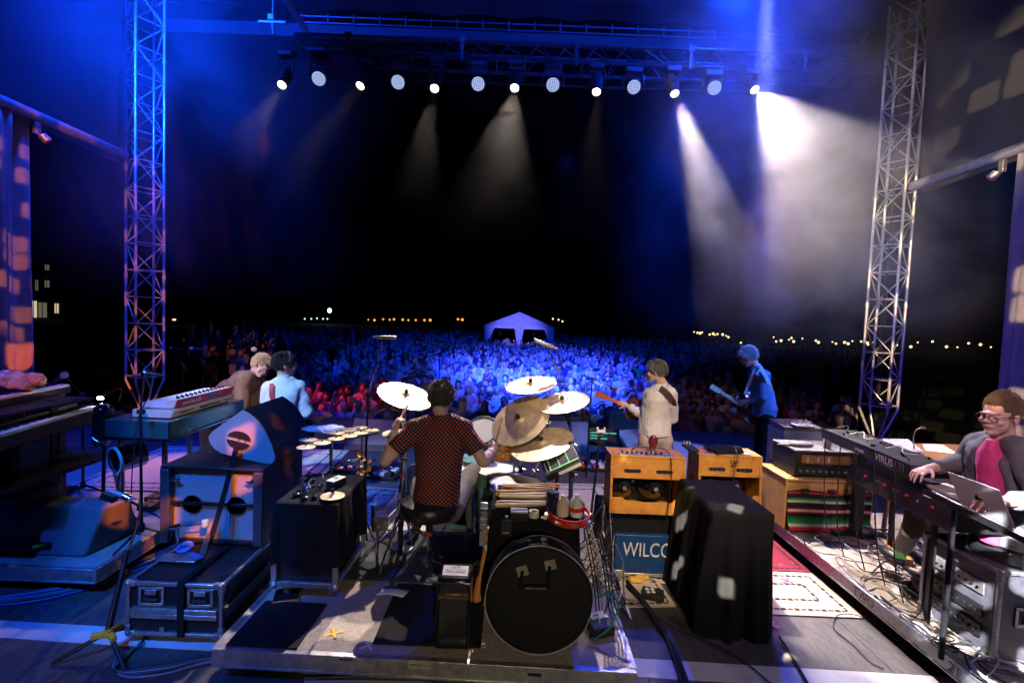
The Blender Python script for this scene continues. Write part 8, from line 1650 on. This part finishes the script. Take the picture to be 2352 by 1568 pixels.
# everyone farther away reads as one mass
far = MB(); pal = []
for nme, c in SHC: pal.append(mat('far_' + nme.replace(' ', '_'), c, .9, var=0))
fsk = [mat('far_skin', c, .6, var=0) for c in SKC]; fh = [mat('far_hair', c, .8, var=0) for c in ((.03, .02, .015), (.1, .06, .03), (.4, .4, .4), (.35, .25, .12))]; ALL = pal + fsk + fh; nP, nS = len(pal), len(fsk)
n = 0
while y < 62:
    half = y * .66; x = -half - rc.uniform(0, .5)
    while x < half * 1.05:
        u = 1176 + x / y * 1110; dens = max(.12, 1 - abs(u - 1230) / 800) if y < 40 else .55 * max(.1, 1 - abs(u - 1230) / 800)
        if rc.random() < dens and not (TYd - 1 < y < TYd + 7 and X0 - .5 < x < X1 + .5):
            px, py = x + rc.uniform(-.2, .2), y + rc.uniform(-.25, .25); sc = rc.uniform(.92, 1.08); z = -1.5; 
            far.k = rc.choices(range(nP), SHW)[0]; far.ell((px, py, z + 1.18 * sc), (.215, .13, .22), nu=8, nv=5); far.cyl((px, py, z), (px, py, z + 1.1 * sc), .17, .18, 6, False)
            far.k = nP + rc.randrange(nS); far.ell((px, py - .015, z + 1.57 * sc), (.08, .09, .115), nu=8, nv=6)
            if rc.random() < .12: far.cyl((px + .2, py, z + 1.3), (px + .24, py - .1, z + 1.8 * sc), .05, .035, 5)
            far.k = nP + nS + rc.randrange(len(fh)); far.ell((px, py + .02, z + 1.61 * sc), (.088, .095, .1), nu=8, nv=5); n += 1
        x += (.5 + .006 * (y - 10)) * rc.uniform(.8, 1.25)
    y += .62 + .018 * (y - 18)
o = far.build('distant_crowd', ALL); tag(o, 'mass of people standing beyond the first rows, back to the tent', 'crowd', kind='stuff'); print('far', n)
# ---------------------------------------------------------------- smoke hanging under the roof
def smoke(name, x0, x1, y0, y1, z0, z1, dens, label, lo=.35, hi=.65, scale=.45, aniso=.3, grad=None, soft=.8, col=(1, 1, 1)):
    m = bpy.data.materials.new(name + '_volume'); m.use_nodes = True; N, L = nodes(m); N.remove(N['Principled BSDF'])
    pv = N.new('ShaderNodeVolumePrincipled'); pv.inputs['Color'].default_value = (*col, 1); pv.inputs['Anisotropy'].default_value = aniso
    L.new(pv.outputs[0], N['Material Output'].inputs['Volume'])
    tc = N.new('ShaderNodeTexCoord'); n = N.new('ShaderNodeTexNoise'); n.inputs['Scale'].default_value = scale; n.inputs['Detail'].default_value = 4; n.inputs['Roughness'].default_value = .6; n.inputs['Distortion'].default_value = .6
    L.new(tc.outputs['Object'], n.inputs['Vector'])
    r = N.new('ShaderNodeMapRange'); r.inputs[1].default_value = lo; r.inputs[2].default_value = hi; r.inputs[3].default_value = .13; r.inputs[4].default_value = 1.0; r.interpolation_type = 'SMOOTHSTEP'
    L.new(n.outputs[0], r.inputs[0])
    # fade to nothing at the faces: generated coordinates
    sp = N.new('ShaderNodeSeparateXYZ'); L.new(tc.outputs['Generated'], sp.inputs[0]); acc = r.outputs[0]
    for i, sz in enumerate((x1 - x0, y1 - y0, z1 - z0)):
        a = N.new('ShaderNodeMath'); a.operation = 'PINGPONG'; a.inputs[1].default_value = .5; L.new(sp.outputs[i], a.inputs[0])
        b = N.new('ShaderNodeMapRange'); b.inputs[1].default_value = 0; b.inputs[2].default_value = min(.5, soft / sz); b.interpolation_type = 'SMOOTHSTEP'; L.new(a.outputs[0], b.inputs[0])
        c = N.new('ShaderNodeMath'); c.operation = 'MULTIPLY'; L.new(acc, c.inputs[0]); L.new(b.outputs[0], c.inputs[1]); acc = c.outputs[0]
    if grad:
        ax, a0, a1 = grad
        g2 = N.new('ShaderNodeMapRange'); g2.inputs[1].default_value = a0; g2.inputs[2].default_value = a1; g2.interpolation_type = 'SMOOTHSTEP'; L.new(sp.outputs[ax], g2.inputs[0])
        c = N.new('ShaderNodeMath'); c.operation = 'MULTIPLY'; L.new(acc, c.inputs[0]); L.new(g2.outputs[0], c.inputs[1]); acc = c.outputs[0]
    d = N.new('ShaderNodeMath'); d.operation = 'MULTIPLY'; d.inputs[1].default_value = dens; L.new(acc, d.inputs[0]); L.new(d.outputs[0], pv.inputs['Density'])
    o = MB().bx(x0, x1, y0, y1, z0, z1).build(name, m); return tag(o, label, 'smoke', kind='stuff')
smoke('smoke', -7.4, -1.0, 5.9, 9.6, 2.0, 9.6, .15, 'blue-lit smoke hanging under the roof at left', soft=1.7, grad=(0, 1.0, .3), aniso=.2)
smoke('smoke', -2.6, 2.2, 5.2, 9.4, 2.6, 8.2, .013, 'thin smoke in the dark middle of the stage', soft=1.6, scale=.9, lo=.42, hi=.62)
smoke('smoke', 1.3, 6.6, 4.6, 9.4, 1.5, 9.4, .17, 'thick smoke under the right half of the roof, lit by the white beams', soft=1.9, scale=.95, lo=.42, hi=.60, aniso=.25)
